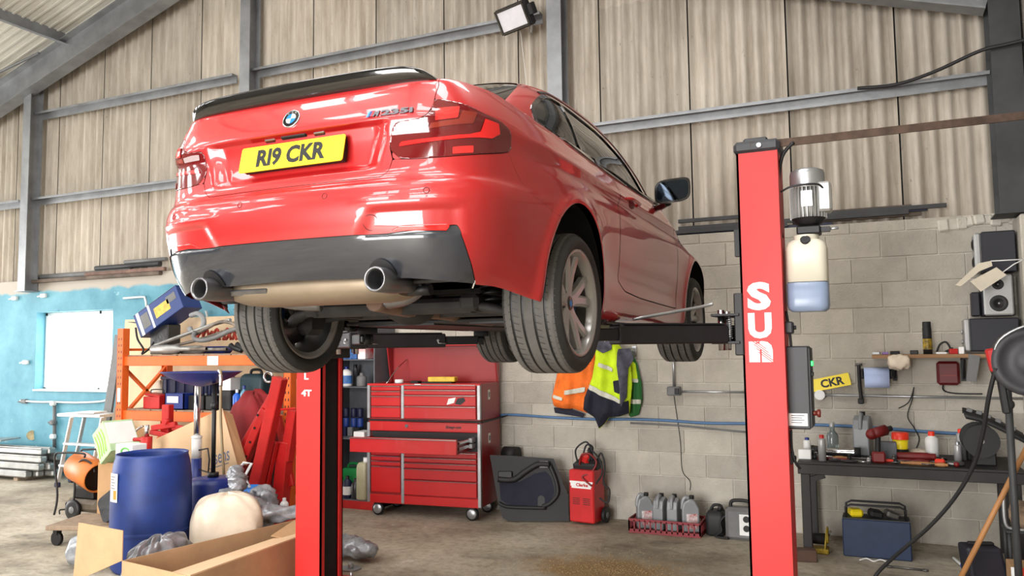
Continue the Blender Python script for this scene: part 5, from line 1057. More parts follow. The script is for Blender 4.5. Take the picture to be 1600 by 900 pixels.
# ladder, aluminium profiles, heater, boxes, dolly
def step_ladder():
    a=at(125,648,Y=7.25); t=thing('step_platform','aluminium step platform standing before the teal wall','step ladder',(a.x,7.25,0)); H=a.z
    def q(px,py,Y=7.25): return at(px,py,Y=Y)-t.location
    mb=MB(); p0,p1=q(102,647),q(168,648); mb.box(((p0.x+p1.x)/2,.05,H),(p1.x-p0.x,.34,.04),bev=.006); mb.build('platform',M_LADR,t)
    for (a_,b_,Y) in (((112,652),(90,752),7.10),((132,652),(111,752),7.42),((160,652),(140,752),7.10),((163,652),(150,750),7.42)):
        A_,B_=q(*a_,Y),q(*b_,Y); B_.z=.03; F=frame(B_-A_); mb=MB(); mb.box((A_+B_)/2,(.05,.025,(B_-A_).length),F,.004); l=mb.build('leg',M_LADR,t)
        mb=MB(); mb.box((B_.x,B_.y,.03),(.075,.05,.06),bev=.01); mb.build('rubber_foot',M_NAVY,l)
    for py,(x0,x1) in ((693,(101,152)),(727,(94,146))):
        for Y in (7.10,7.42): A_,B_=q(x0+(0 if Y<7.2 else 18),py,Y),q(x1+(0 if Y<7.2 else 12),py,Y); B_.z=A_.z; mb=MB(); mb.box((A_+B_)/2,(B_.x-A_.x,.06 if Y<7.2 else .03,.03),None,.004); mb.build('step' if Y<7.2 else 'rail',M_LADR,t)
    mb=MB(); p0=q(140,643); mb.box((p0.x,0.02,H+.035),(.30,.22,.02),(0,0,8)); mb.build('tray_top',M_WHT,t)
step_ladder()
k=0
for row,n in ((0,4),(1,4),(2,3),(3,2)):
    for i in range(n):
        y=7.28+i*.125+row*.04; z=.09+row*.098; mb=MB(); x1=-10.35+random.uniform(-.15,.15); x0=-12.6
        mb.box(((x0+x1)/2,y,z),(x1-x0,.115,.085),(random.uniform(-2,2),random.uniform(-.1,.1),random.uniform(-.1,.1)),.018); mb.box(((x0+x1)/2,y-.03,z+.046),(x1-x0,.02,.01)); 
        mb.build('aluminium_profile',M_ALUM,label='long aluminium section in the stack on the floor below the window',cat='metal section',group='aluminium sections stacked below the window'); k+=1
mb=MB(); mb.box((-11.75,7.40,.50),(1.3,.30,.018),(2,-2,3)); mb.build('metal_offcut',M_ALUM,label='flat metal offcut lying on the aluminium sections',cat='metal sheet')
for i in range(2):
    mb=MB(); mb.box((-11.9+i*1.2,7.5,.02),(.08,.5,.04)); mb.build('timber_bearer',M_WOOD,label='timber bearer under the stacked aluminium sections',cat='timber',group='bearers under the aluminium sections')
def heater():
    Y=5.95; c=at(138,745,Y=Y); t=thing('space_heater','orange cylindrical space heater in a black tube frame on wheels','heater',(c.x,Y,0)); o=t.location
    q=lambda px,py,Yq=Y: at(px,py,Y=Yq)-o
    a,b=q(121,727),q(168,745); r=.155; F=frame(b-a+Vector((0,-.10,0))).to_4x4(); F.translation=a; Ln=(b-a).length
    mb=MB(); mb.lathe([(.02,.02),(r*.80,0),(r,.03),(r,Ln),(r*.94,Ln+.015),(r*.9,Ln-.02)],F,28); mb.build('heater_barrel',M_HTO,t)
    mb=MB(); mb.lathe([(0,Ln-.06),(r*.9,Ln-.06)],F,24); mb.build('barrel_mouth',M_BLK,t)
    mb=MB(); mb.lathe([(.02,.018),(r*.75,.0),(r*.78,-.004),(.02,.01)],F,24); mb.build('rear_grille',M_BLK,t)
    mb=MB(); p=q(142,768); mb.box((p.x,0,p.z+.0),(.30,.20,.12),bev=.015); mb.build('burner_box',M_BLK,t)
    mb=MB(); p=q(140,787); mb.box((p.x+.02,0,p.z),(.48,.26,.13),bev=.04); mb.build('fuel_tank',mat('brown steel tank',(.36,.32,.27),.5,.1,.15),t)
    mb=MB(); p=q(155,741); mb.box((p.x+.01,-.155,p.z),(.055,.002,.05)); mb.build('warning_sticker',M_YEL,t)
    for s in (-.15,.15):
        mb=MB(); P_=[q(105,800),q(110,770),q(106,712),q(118,705),q(150,706),q(152,712)]; mb.tube([p_+Vector((0,s,0)) for p_ in P_],.011,7); mb.build('frame_tube',M_LBLK,t)
        mb=MB(); P_=[q(133,800),q(137,760),q(136,735),q(148,716),q(163,722),q(168,735)]; mb.tube([p_+Vector((0,s,0)) for p_ in P_],.011,7); mb.build('frame_hoop',M_LBLK,t)
        w=q(128,800); w=Vector((q(134,805).x+.02,s*1.1,.10)); mb=MB(); mb.lathe([(.02,-.02),(.07,-.02),(.10,-.018),(.10,.018),(.07,.02),(.02,.02)],TM(w,(1,0,0),(0,0,1)),24); wh=mb.build('wheel',M_BLK,t); mb=MB(); mb.lathe([(0,.025),(.035,.025),(.04,.0)],TM(w,(1,0,0),(0,0,1)),16); mb.build('wheel_hub',M_GREYP,wh)
    mb=MB(); mb.tube([q(118,780),q(104,785),(q(103,795)),Vector((q(100,800).x,-.05,.05)),Vector((q(104,800).x,-.08,.02))],.008,6); mb.build('power_cord',M_BLK,t)
heater()
def carton(name,label,c,s,rot,m_,ms=None):
    t=thing(name,label,'carton',(c.x,c.y,0)); mb=MB(); mb.box((0,0,c.z),s,rot,.004); b=mb.build('carton',m_,t); R3=rotm(rot)
    return t,R3
t,R3=carton('product_carton','green and white product carton tipped over the heater',at(190,690,Y=5.75)-Vector((.07,0,0)),(.26,.30,.34),(0,-35,-14),M_PGRN)
cz=at(190,690,Y=5.75).z
mb=MB(); mb.box(Vector((0,0,cz))+R3@Vector((-.0,0,.171)),(.25,.29,.002),(0,-35,-14)); mb.build('lime_panel',M_GRN,t); mb=MB(); mb.box(Vector((0,0,cz))+R3@Vector((.131,0,.03)),(.002,.28,.24),(0,-35,-14)); mb.build('white_panel',M_WHT,t)
for k in range(4):
    mb=MB(); mb.tube([Vector((0,0,cz))+R3@Vector((-.10+.05*k,-.152,-.12)),Vector((0,0,cz))+R3@Vector((-.07+.05*k,-.152,0)),Vector((0,0,cz))+R3@Vector((-.09+.05*k,-.152,.12))],.006,5); mb.build('leaf_print',M_GRN,t)
mb=MB(); mb.box((0.02,0.05,cz/2-.10),(.3,.3,cz-.2)); mb.build('carton_support',M_CARDI,t)
p=at(205,702,Y=5.02); t=thing('product_carton','white carton with green swirl beside the drum rim','carton',(p.x,5.02,0)); mb=MB(); mb.box((0,0,p.z-.08),(.24,.14,.26),(0,0,-8),.004); mb.build('carton',M_WHT,t); mb=MB(); mb.tube([(.02+.05*math.cos(a),-.074-.004,p.z-.01+.03*math.sin(a)) for a in np.linspace(0,5,14)],.008,5,spline=False); mb.build('swirl_print',mat('leaf green',(.40,.72,.32),.6,0,.05),t); mb=MB(); mb.box((0,0,(p.z-.21)/2),(.24,.15,p.z-.21)); mb.build('carton_base',M_CARDI,t)
mb=MB(); a=at(178,672,Y=6.3); mb.box((a.x+.02,6.3,a.z/2+.05),(.32,.012,a.z+.05),(-6,0,0)); mb.box((a.x+.28,6.26,a.z/2+.05),(.22,.010,a.z+.0),(-4,14,20)); mb.build('folded_cardboard',M_CARDI,label='folded brown cardboard standing behind the green carton',cat='cardboard')
# dolly with dark panel and bag
t=thing('floor_dolly','low timber dolly on castors between drum and heater','dolly',(-6.42,5.32,0)); mb=MB(); mb.box((0,0,.16),(1.0,.55,.04),(0,0,20),.006); mb.build('deck',M_WOOD,t)
for sx,sy in ((-.42,-.22),(.42,-.22),(-.42,.22),(.42,.22)):
    v=RZ(20).to_3x3()@Vector((sx,sy,0)); mb=MB(); mb.cyl((v.x,v.y-.018,.06),(v.x,v.y+.018,.06),.06,n=18); mb.box((v.x,v.y,.12),(.05,.05,.05)); mb.build('castor',M_BLK,t)
mb=MB(); mb.tube([(-.05,.0,.18),(-.05,.0,.62),(.0,.0,.66),(.12,.07,.66),(.16,.08,.60),(.16,.08,.18)],.014,7,spline=False); mb.build('push_handle',mat('rusty tube',(.30,.20,.17),.6,.3,.2,9),t)
c=at(150,790,Y=5.2); mb=MB(); mb.prism(rrect(.50,.26,.05),.03,TM((-6.19,5.20,.43),(.75,.25,.62),(-.5,.2,.6))); mb.build('plastic_undertray',M_DKP,label='dark plastic panel leaning on the dolly handle',cat='panel')
soft('rubbish_bag','full dark rubbish bag on the dolly beside the drum','bag',Vector((-6.03,5.47,.355)),(.175,.18,.18),M_DKP,12,.08)
soft('plastic_sheet','small grey plastic bundle on the floor at the cardboard end flap','plastic sheet',Vector((at(123,885,Y=4.55).x+.05,4.65,.125)),(.16,.2,.13),M_FOIL,14,.1)
# wall services on the teal wall
def wp(px,py,d=.03): return at(px,py,Y=YW-d)
mb=MB(); mb.tube([wp(32,626),wp(60,628),wp(85,628),wp(120,629),wp(160,627),wp(168,622)],.014,8); mb.build('wall_cable',M_WHT,label='white cable clipped along the teal wall below the window',cat='cable')
t=thing('water_pipe','grey water pipe with valves running down the teal wall','pipe',(wp(85,640).x,YW-.03,wp(85,735).z if wp(85,735).z>0 else 0)); oo=t.location; mb=MB(); mb.cyl(wp(85,628)-oo,wp(85,700)-oo,.022,n=12); mb.build('riser',M_GREYP,t)
for py,m_ in ((630,M_WHT),(660,M_GREYP),(682,M_WHT)): mb=MB(); c=wp(85,py)-oo; mb.box(c+Vector((0,-.02,0)),(.08,.07,.07),bev=.015); mb.build('valve',m_,t)
mb=MB(); mb.tube([wp(85,660)-oo,wp(76,660)-oo],.015,8,spline=False); mb.build('tap_lever',M_GREYP,t)
for px,py,lb in ((38,627,'small grey cable clamp on the teal wall left of the water pipe'),(68,462,'small white socket fitting above the window'),(23,466,'small white junction fitting high on the teal wall'),(40,566,'small white bracket on the teal wall beside the window')):
    t=thing('wall_fitting',lb,'wall fitting',wp(px,py,.025)); mb=MB(); mb.box((0,0,0),(.11,.05,.06),bev=.01); mb.build('body',M_WHT if py!=627 else M_GREYP,t); mb=MB(); mb.tube([(-.04,-.01,0),(-.13,.0,-.01)],.012,7,spline=False); mb.build('stub',M_WHT if py!=627 else M_GREYP,t)
mb=MB(); mb.tube([wp(193,466),wp(220,464),wp(226,464),wp(228,472),wp(229,482)],.014,8,spline=False); mb.build('plastic_conduit',M_WHT,label='white conduit elbow on the teal wall behind the blue carton',cat='conduit')
mb=MB(); mb.tube([wp(322,486),wp(324,495),wp(323,505)],.014,8); mb.build('plastic_conduit',M_WHT,label='short white conduit on the teal wall under the bumper',cat='conduit')
mb=MB(); mb.cyl(wp(50,680,.02),wp(50,680,-.0),.07,n=16); mb.build('wall_patch',mat('yellowed patch',(.75,.68,.52),.9,0,.3,12),label='round yellowed plaster patch low on the teal wall',cat='patch')
# timber and pipes lying on the wall ledge (left)
for i,(a,b,r_,m_,lb) in enumerate([((50,425),(205,409),.042,M_GREYP,'thick grey plastic pipe lying on the wall ledge'),((150,418),(250,404),.034,M_STEELD,'dark pipe lying on the wall ledge behind the thick grey one'),((195,412),(260,402),.026,M_GREYP,'short pale pipe on the wall ledge')]):
    A_,B_=at(*a,Y=7.85),at(*b,Y=7.85); A_.z=B_.z=(2.842,2.915,2.972)[i]; mb=MB(); mb.cyl(A_,B_,r_,n=14); mb.build('ledge_pipe',m_,label=lb,cat='pipe')
mb=MB(); A_,B_=at(35,436,Y=7.7),at(245,420,Y=7.7); mb.box(((A_.x+B_.x)/2,7.765,2.775),(B_.x-A_.x,.06,.05),bev=.006); mb.build('ledge_timber',M_DARKST,label='long grimy timber along the top of the teal wall',cat='timber')
mb=MB(); A_,B_=at(125,430,Y=7.68),at(250,418,Y=7.68); mb.box(((A_.x+B_.x)/2,7.77,2.828),(B_.x-A_.x,.05,.05),None,.006); mb.build('ledge_timber',mat('reddish old timber',(.46,.36,.32),.85,0,.2,6),label='shorter reddish timber lying in front on the wall ledge',cat='timber')
# ---------------------------------------------------------------- centre: cabinet, tool chest, items along the block wall
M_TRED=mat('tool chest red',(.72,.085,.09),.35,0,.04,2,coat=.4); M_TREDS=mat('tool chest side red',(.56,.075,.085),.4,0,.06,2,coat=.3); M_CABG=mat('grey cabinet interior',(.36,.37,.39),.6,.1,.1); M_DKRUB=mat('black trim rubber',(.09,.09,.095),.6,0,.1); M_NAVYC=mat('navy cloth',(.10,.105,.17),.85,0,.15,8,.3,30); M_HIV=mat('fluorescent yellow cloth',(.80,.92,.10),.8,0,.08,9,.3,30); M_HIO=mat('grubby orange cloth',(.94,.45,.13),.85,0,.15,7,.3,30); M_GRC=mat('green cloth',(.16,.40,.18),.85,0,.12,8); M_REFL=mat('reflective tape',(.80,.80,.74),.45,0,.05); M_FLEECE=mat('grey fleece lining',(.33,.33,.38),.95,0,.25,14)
zf=lambda y:1.36-(y-598)*.00665
ch=thing('tool_chest','tall red tool chest with open lid and one drawer pulled out','tool chest',(-4.86,7.06,0),5); Wd,Dp=1.275,.56
def pbox(nm,x0,x1,y0,y1,z0,z1,m_,par=ch,bev=.004,rot=None):
    mb=MB(); mb.box(((x0+x1)/2,(y0+y1)/2,(z0+z1)/2),(x1-x0,y1-y0,z1-z0),rot,bev); return mb.build(nm,m_,par)
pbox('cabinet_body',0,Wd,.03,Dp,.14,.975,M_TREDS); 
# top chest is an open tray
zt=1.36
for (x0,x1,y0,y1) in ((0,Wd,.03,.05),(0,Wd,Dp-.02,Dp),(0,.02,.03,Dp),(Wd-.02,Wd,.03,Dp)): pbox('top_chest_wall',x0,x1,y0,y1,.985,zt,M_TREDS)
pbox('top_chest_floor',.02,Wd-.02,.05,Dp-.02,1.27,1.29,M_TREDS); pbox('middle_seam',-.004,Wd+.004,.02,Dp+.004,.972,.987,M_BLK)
cx0,cx1,cs,ce=.045,.385,.425,Wd-.05
def drawers(xs,rows,pre):
    for z1,z0 in zip(rows[:-1],rows[1:]):
        d=pbox('drawer',xs[0],xs[1],.0,.035,z0+.003,z1-.003,M_TRED); pbox('drawer_trim',xs[0],xs[1],-.010,.004,z1-.014,z1-.005,M_CHR,d,.002)
drawers((cx0,cx1),[zf(y) for y in (601,609,617,633,651)],'u'); drawers((cs,ce),[zf(y) for y in (599,607,615,632,652)],'u')
drawers((cx0,cx1),[zf(y) for y in (701,709,717,725,766)],'l'); drawers((cs,ce),[zf(y) for y in (701,710,718,727,744,768)],'l')
pbox('plinth',.02,Wd-.02,.0,.03,.135,zf(769),M_TRED); pbox('lock_panel',.03,Wd-.03,.0,.032,zf(671),.968,M_TRED); pbox('drawer_opening',.04,Wd-.04,.026,.034,zf(700),zf(672),M_BLK)
for x in (.0,.395,Wd-.035):
    pbox('corner_trim',x,x+.035,-.004,.032,1.0,1.345,M_GALV)
    pbox('corner_trim',x,x+.035,-.004,.032,.14,.96 if x!=.395 else zf(701),M_GALV)
pbox('top_rim',0,Wd,-.002,.05,1.335,zt,M_TRED)
dz0,dz1=zf(697),zf(675); od=pbox('open_drawer_front',.03,Wd-.09,-.40,-.37,dz0,dz1,M_TRED); pbox('drawer_trim',.03,Wd-.09,-.412,-.396,dz1-.012,dz1-.002,M_CHR,od,.002)
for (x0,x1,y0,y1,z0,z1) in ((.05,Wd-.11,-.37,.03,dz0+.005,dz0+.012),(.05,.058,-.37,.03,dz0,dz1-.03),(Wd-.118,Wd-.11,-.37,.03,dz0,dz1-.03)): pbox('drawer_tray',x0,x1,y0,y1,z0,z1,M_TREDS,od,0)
for z in (dz0+.035,dz0+.09): pbox('drawer_slide',Wd-.108,Wd-.085,-.33,.05,z,z+.03,M_CHR,od); pbox('slide_bracket',Wd-.10,Wd-.06,-.08,.02,z-.01,z+.035,M_GALV,od)
mb=MB(); mb.cyl((.46,-.006,zf(663)),(.46,.004,zf(663)),.018,n=14); mb.build('lock',M_CHR,ch)
text('brand_script','Snap-on',.06,TM((.98,-.002,zf(664)),(1,0,0),(0,0,1)),M_BLK,ch,.0006,.002,width=.17,height=.038,shear=.2)
pbox('brand_plate',.55,.62,-.006,0,1.343,1.356,M_WHT)
mb=MB(); mb.prism([(0,0),(.08,.02),(.10,.075),(.02,.06)],.001,TM((.91,-.002,zf(630)),(1,0,0),(0,0,1))); mb.build('sticker',M_WHT,ch); mb=MB(); mb.prism([(0,.01),(.06,.0),(.115,.04),(.10,.075),(.03,.065)],.001,TM((1.0,-.002,zf(630)),(1,0,0),(0,0,1))); mb.build('sticker_logo',M_BLK,ch)
for z in (1.24,.80): mb=MB(); mb.box((Wd+.002,.24,z),(.002,.055,.10)); s_=mb.build('side_label',M_WHT,ch); mb=MB(); mb.box((Wd+.0035,.24,z),(.001,.038,.05)); mb.build('label_print',M_GREYP,s_)
# open lid leaning back with side cheeks
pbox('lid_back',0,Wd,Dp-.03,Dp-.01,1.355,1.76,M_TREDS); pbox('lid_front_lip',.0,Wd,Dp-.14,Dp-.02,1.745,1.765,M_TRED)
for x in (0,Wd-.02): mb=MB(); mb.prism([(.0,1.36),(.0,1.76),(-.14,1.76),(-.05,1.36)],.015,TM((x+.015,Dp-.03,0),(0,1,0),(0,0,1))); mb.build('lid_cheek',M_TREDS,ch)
mb=MB(); mb.tube([(.16,.12,1.35),(.19,.30,1.50),(.205,Dp-.05,1.60)],.006,6); mb.build('lid_stay',M_CHR,ch)
for x,y in ((.10,.06),(Wd-.12,.06),(.10,Dp-.08),(Wd-.12,Dp-.08)):
    mb=MB(); mb.lathe([(.012,-.022),(.055,-.022),(.066,-.014),(.066,.014),(.055,.022),(.012,.022)],TM((x,y,.067),(1,0,0),(0,0,1)),24); c_=mb.build('castor',M_DKRUB,ch); mb=MB(); mb.lathe([(0,.026),(.045,.026),(.05,.02)],TM((x,y,.067),(1,0,0),(0,0,1)),20); mb.build('castor_hub',M_GALV,c_)
    mb=MB(); mb.box((x,y,.13),(.06,.06,.03)); mb.build('castor_fork',M_LBLK,c_)
# things lying in the open top tray
RC=RZ(5).to_3x3(); cl=lambda x,y,z:Vector((-4.86,7.06,0))+RC@Vector((x,y,z))
def small(name,label,cat,c,s,m_,rot=None,bev=.006,grp=None):
    mb=MB(); mb.box(c,s,rot,bev); return mb.build(name,m_,label=label,cat=cat,group=grp)
t=thing('grease_tin','small white tin in the open top tray of the tool chest','tin',cl(.27,.20,1.29)); mb=MB(); mb.lathe([(0,0),(.045,0),(.045,.10),(.04,.104),(0,.104)],None,20); mb.build('tin',M_WHT,t); mb=MB(); mb.lathe([(.0455,.02),(.0455,.07)],None,20); mb.build('label_band',M_GREYP,t)
small('black_case','long black tool case in the open top tray of the tool chest','case',cl(.72,.22,1.33),(.34,.12,.08),M_DKRUB,(0,0,6)); small('yellow_box','yellow tool box lying on the black case in the top tray','box',cl(.76,.24,1.395),(.30,.10,.05),mat('worn yellow plastic',(.86,.72,.20),.5,0,.15,12),(0,0,8)); small('dark_cup','dark round cup in the open top tray','cup',cl(.47,.2,1.335),(.09,.09,.09),M_DKRUB)
# tall shelf cabinet beside the chest
cb=thing('shelf_cabinet','grey shelf cabinet with red base standing beside the tool chest','cabinet',(-5.245,7.30,0)); cw=.63
pb=lambda nm,x0,x1,y0,y1,z0,z1,m_: pbox(nm,x0,x1,y0,y1,z0,z1,m_,cb,.003)
pb('back_panel',-cw/2,cw/2,.40,.41,.0,1.95,M_CABG); pb('side_panel',-cw/2,-cw/2+.015,0,.41,0,1.95,M_CABG); pb('side_panel',cw/2-.015,cw/2,0,.41,0,1.95,M_CABG); pb('plinth',-cw/2,cw/2,-.01,.40,0,.085,M_CRR)
SZ=[.095,.75,1.31,1.61]
for z in SZ: pb('shelf',-cw/2+.015,cw/2-.015,.0,.40,z-.012,z,M_CABG)
X=lambda px,Y=7.4: at(px,700,Y=Y).x
def can(name,label,px,Y,z,r,h,m_,capm,lab=None,cat='bottle'):
    return bottle(name,label,cat,(X(px,Y),Y,z),bp(r,h,.018,.78),m_,capm,(h-.02,h+.02,.022),lab)
t=thing('jerrycan','green plastic jerrycan at the bottom of the shelf cabinet','jerrycan',(X(553,7.56),7.56,SZ[0])); mb=MB(); rbox(mb,0,0,.0,.30,.28,.16,.04,.05,.02); mb.build('can_body',mat('green plastic',(.10,.52,.26),.45,0,.08),t); mb=MB(); mb.tube([(-.08,0,.29),(-.05,0,.34),(.06,0,.34),(.08,0,.29)],.016,8); mb.build('can_handle',mat('green plastic',(.1,.5,.26)),t)
t=thing('jerrycan','tall cloudy jerrycan at the bottom of the shelf cabinet next to the chest','jerrycan',(X(573),7.38,SZ[0])); mb=MB(); rbox(mb,0,0,.0,.40,.13,.2,.03,.06,.02); mb.build('can_body',mat('cloudy yellow plastic',(.66,.64,.52),.4,0,.06),t); mb=MB(); mb.cyl((.02,-.02,.38),(.02,-.02,.45),.03,n=14); mb.build('can_cap',M_WHT,t)
can('oil_bottle','navy oil bottle in front of the green jerrycan',543,7.36,SZ[0],.05,.22,M_NAVY,M_BLK,(.04,.13,M_WHT)); can('oil_bottle','dark oil bottle beside the navy one at the cabinet bottom',556,7.36,SZ[0],.05,.20,M_DKP,M_BLK)
for i,(px,z0,m_) in enumerate([(541,SZ[1]+.21,M_NAVY),(553,SZ[1]+.21,M_NAVY),(563,SZ[1]+.21,M_NAVY),(541,SZ[1]+.10,M_BLUE),(553,SZ[1]+.10,M_BLUE),(563,SZ[1]+.10,M_BLUE)]):
    lb=('navy' if i<3 else 'light blue')+' oil can '+('in the upper row' if i<3 else 'in the row under the navy ones')+' stacked in the shelf cabinet'
    mb=MB(); mb.lathe([(0,z0-.0),(.034,z0),(.036,z0+.01),(.036,z0+.09),(.03,z0+.10),(0,z0+.10)],T_((X(px,7.54),7.54,0)),18); mb.build('oil_can',m_,label=lb,cat='can',group='upper navy cans in the cabinet' if i<3 else 'light blue cans in the cabinet')
for i,px in enumerate((541,551,561)):
    small('parts_carton',['navy parts carton under the cans against the cabinet side','grey parts carton under the middle of the cans','dark parts carton under the cans near the tool chest'][i],'carton',Vector((X(px,7.54),7.54,SZ[1]+.05)),(.065,.12,.10),[M_NAVY,M_GREYP,M_DKP][i])
small('white_carton','flat white carton on the cabinet shelf behind the pulled-out drawer','carton',Vector((X(572),7.36,SZ[1]+.04)),(.14,.2,.08),M_WHT)
can('white_jug','white plastic jug with blue label on the upper cabinet shelf',541,7.42,SZ[2],.065,.20,M_WHT,M_BLUD,(.03,.12,mat('jug label',(.25,.45,.7),.5,0,.2,30)))
can('grey_cup','grey measuring cup on the upper cabinet shelf',565,7.42,SZ[2],.055,.13,M_GREYP,M_GREYP); can('glass_jar','narrow smoky jar beside the white jug',555,7.58,SZ[2],.025,.22,M_CABG,M_BLK)
small('blue_carton','blue and white carton on the topmost visible cabinet shelf','carton',Vector((X(548),7.45,SZ[3]+.06)),(.22,.2,.12),mat('blue carton print',(.20,.38,.62),.5,0,.5,14)); small('red_white_carton','red and white carton on the topmost visible cabinet shelf','carton',Vector((X(571),7.42,SZ[3]+.09)),(.10,.2,.18),mat('red white print',(.80,.15,.15),.5,0,.1,4,col2=(.9,.9,.9)))
# door card leaning on the wall
def wq(px,py,Y): return at(px,py,Y=Y)
t=thing('door_card','black plastic car door trim panel leaning between tool chest and charger','door panel',(-3.2,7.5,0)); oo=t.location
tilt=10; th_=math.radians(20); P0=Vector((-3.52,7.26,0)); H_=Vector((math.cos(th_),math.sin(th_),0)); U_=Vector((-math.sin(th_)*math.sin(math.radians(tilt)),math.cos(th_)*math.sin(math.radians(tilt)),math.cos(math.radians(tilt)))); N_=H_.cross(U_)
def dp0(px,py):
    d=ray(px,py); C=Vector((0,0,CAMZ)); w=C+d*((P0-C).dot(N_)/d.dot(N_))-P0; return (w.dot(H_),w.dot(U_))
MD=TM(P0-oo,H_,U_)
_a,_b=dp0(792,811),dp0(886,800); _k=(_b[1]-_a[1])/(_b[0]-_a[0])
def dp(px,py): x,y=dp0(px,py); return (x,y-_a[1]-_k*(x-_a[0]))   # bottom edge laid level on the floor
outl=[dp(*p) for p in ((763,712),(800,709),(862,706),(868,720),(876,742),(884,758),(886,800),(840,806),(792,811),(783,808),(777,790))]
mn_=min(y for x,y in outl); outl=[(x,y-mn_+.004) for x,y in outl]; sh=lambda p:(p[0],p[1]-mn_+.004)
mb=MB(); mb.prism(outl,.035,MD); mb.build('panel',M_DKRUB,t)
def relief(nm,pts,h,m_,r=.012):
    P_=[MD@Vector((*sh(dp(*p)),.035+h)) for p in pts]; mb=MB(); mb.tube(P_,r,8); mb.build(nm,m_,t)
ins=[sh(dp(*p)) for p in ((770,716),(834,713),(800,738),(776,741))]
mb=MB(); mb.prism([sh(dp(*p)) for p in ((778,752),(810,748),(832,733),(850,727),(858,735),(864,756),(858,772),(845,781),(795,787),(780,780))],.003,MD@T_((0,0,.034))); mb.build('cloth_insert',M_NAVYC,t)
relief('armrest',[(776,748),(800,746),(818,732),(838,718),(856,716)],.02,M_DKRUB,.030); relief('grab_loop',[(856,716),(866,740),(868,760),(856,776),(845,782)],.008,M_DKRUB,.022); relief('pocket_lip',[(777,785),(790,789),(820,787),(850,784)],.015,M_DKRUB,.018)
mb=MB(); c=sh(dp(847,717)); mb.box(MD@Vector((c[0],c[1],.055)),(.09,.07,.03),MD,.006); mb.build('switch_panel',M_GREYP,t); mb=MB(); c=sh(dp(784,742)); mb.box(MD@Vector((c[0]+.02,c[1],.05)),(.14,.09,.03),MD,.006); mb.build('handle_recess',M_BLK,t)
mb=MB(); c=sh(dp(843,776)); mb.prism([(c[0]-.035,c[1]-.05)]+[(c[0]+.035*math.cos(a),c[1]+.03+.035*math.sin(a)) for a in np.linspace(math.pi,0,9)]+[(c[0]+.035,c[1]-.05)],.003,MD@T_((0,0,.037))); mb.build('speaker_cutout',M_BLK,t)
mb=MB(); mb.cyl((-3.56,7.66,.60),(-3.40,7.66,.60),.09,n=20); mb.cyl((-3.48,7.66,0),(-3.48,7.66,.52),.03,n=10); mb.build('dark_roller',M_DKRUB,label='dark rounded roller behind the door trim panel',cat='roller')
t.location.x+=.02
# battery charger
t=thing('battery_charger','red wheeled workshop battery charger heaped with cables','battery charger',(-2.62,7.55,0),-8); Wc,Dc=.27,.24; Hc=.50
mb=MB(); mb.box((0,0,.02+Hc/2),(Wc,Dc,Hc),None,.012); mb.build('case',mat('charger red',(.74,.13,.14),.4,0,.08,5),t); mb=MB(); mb.box((0,.03,Hc+.05),(Wc*.96,Dc*.7,.09),(14,0,0),.02); mb.build('control_top',M_DKRUB,t)
for k,z in enumerate((.425,.40,.375)): mb=MB(); mb.box((-.0,-Dc/2-.001,z-.02),(.25-.02*k,.002,.018 if k!=1 else .03)); mb.build('stripe',M_WHT,t)
text('brand_lettering','Clarke',.05,TM((.01,-Dc/2-.003,.38),(1,0,0),(0,0,1)),M_CRR,t,.0005,.002,width=.13,height=.03)
for sx in (-.055,.055):
    for k in range(4): mb=MB(); mb.box((sx,-Dc/2-.001,.25-.018*k),(.075,.003,.006)); mb.build('vent_slot',M_BLK,t)
for sx in (-1,1):
    mb=MB(); mb.lathe([(.015,-.02),(.06,-.02),(.075,-.015),(.075,.015),(.06,.02),(.015,.02)],TM((sx*(Wc/2+.025),.08,.075),(0,1,0),(0,0,1)),22); w_=mb.build('wheel',M_DKRUB,t); mb=MB(); mb.lathe([(0,.022),(.03,.022),(.035,-.022),(0,-.022)],TM((sx*(Wc/2+.025),.08,.075),(0,1,0),(0,0,1)),16); mb.build('wheel_hub',M_GREYP,w_)
for k,pts in enumerate([[(-.08,-.02,.56),(-.10,-.03,.70),(.0,.0,.78),(.08,-.02,.70),(.16,-.03,.62),(.19,-.04,.50),(.15,-.1,.40)],[(-.05,-.05,.56),(.0,-.10,.66),(.08,-.09,.68),(.14,-.06,.60),(.10,-.10,.50),(.02,-.135,.46),(.12,-.135,.38)],[(.10,0,.56),(.16,.0,.68),(.20,.0,.56),(.20,-.04,.40),(.26,-.03,.34),(.24,-.04,.22),(.16,-.05,.26)],[(-.06,.02,.58),(-.02,.04,.74),(.06,.03,.72),(.05,-.05,.60)]]):
    mb=MB(); mb.tube(pts,.009,7); mb.build('lead',M_DKRUB if k!=1 else mat('red lead',(.5,.1,.1),.5),t)
mb=MB(); mb.box((-.0,-.02,.62),(.10,.06,.10),(10,20,0),.02); mb.build('clamp',M_CRR,t); mb=MB(); mb.box((.05,.0,.66),(.05,.05,.14),(-10,-20,0),.02); mb.build('clamp',M_DKRUB,t)
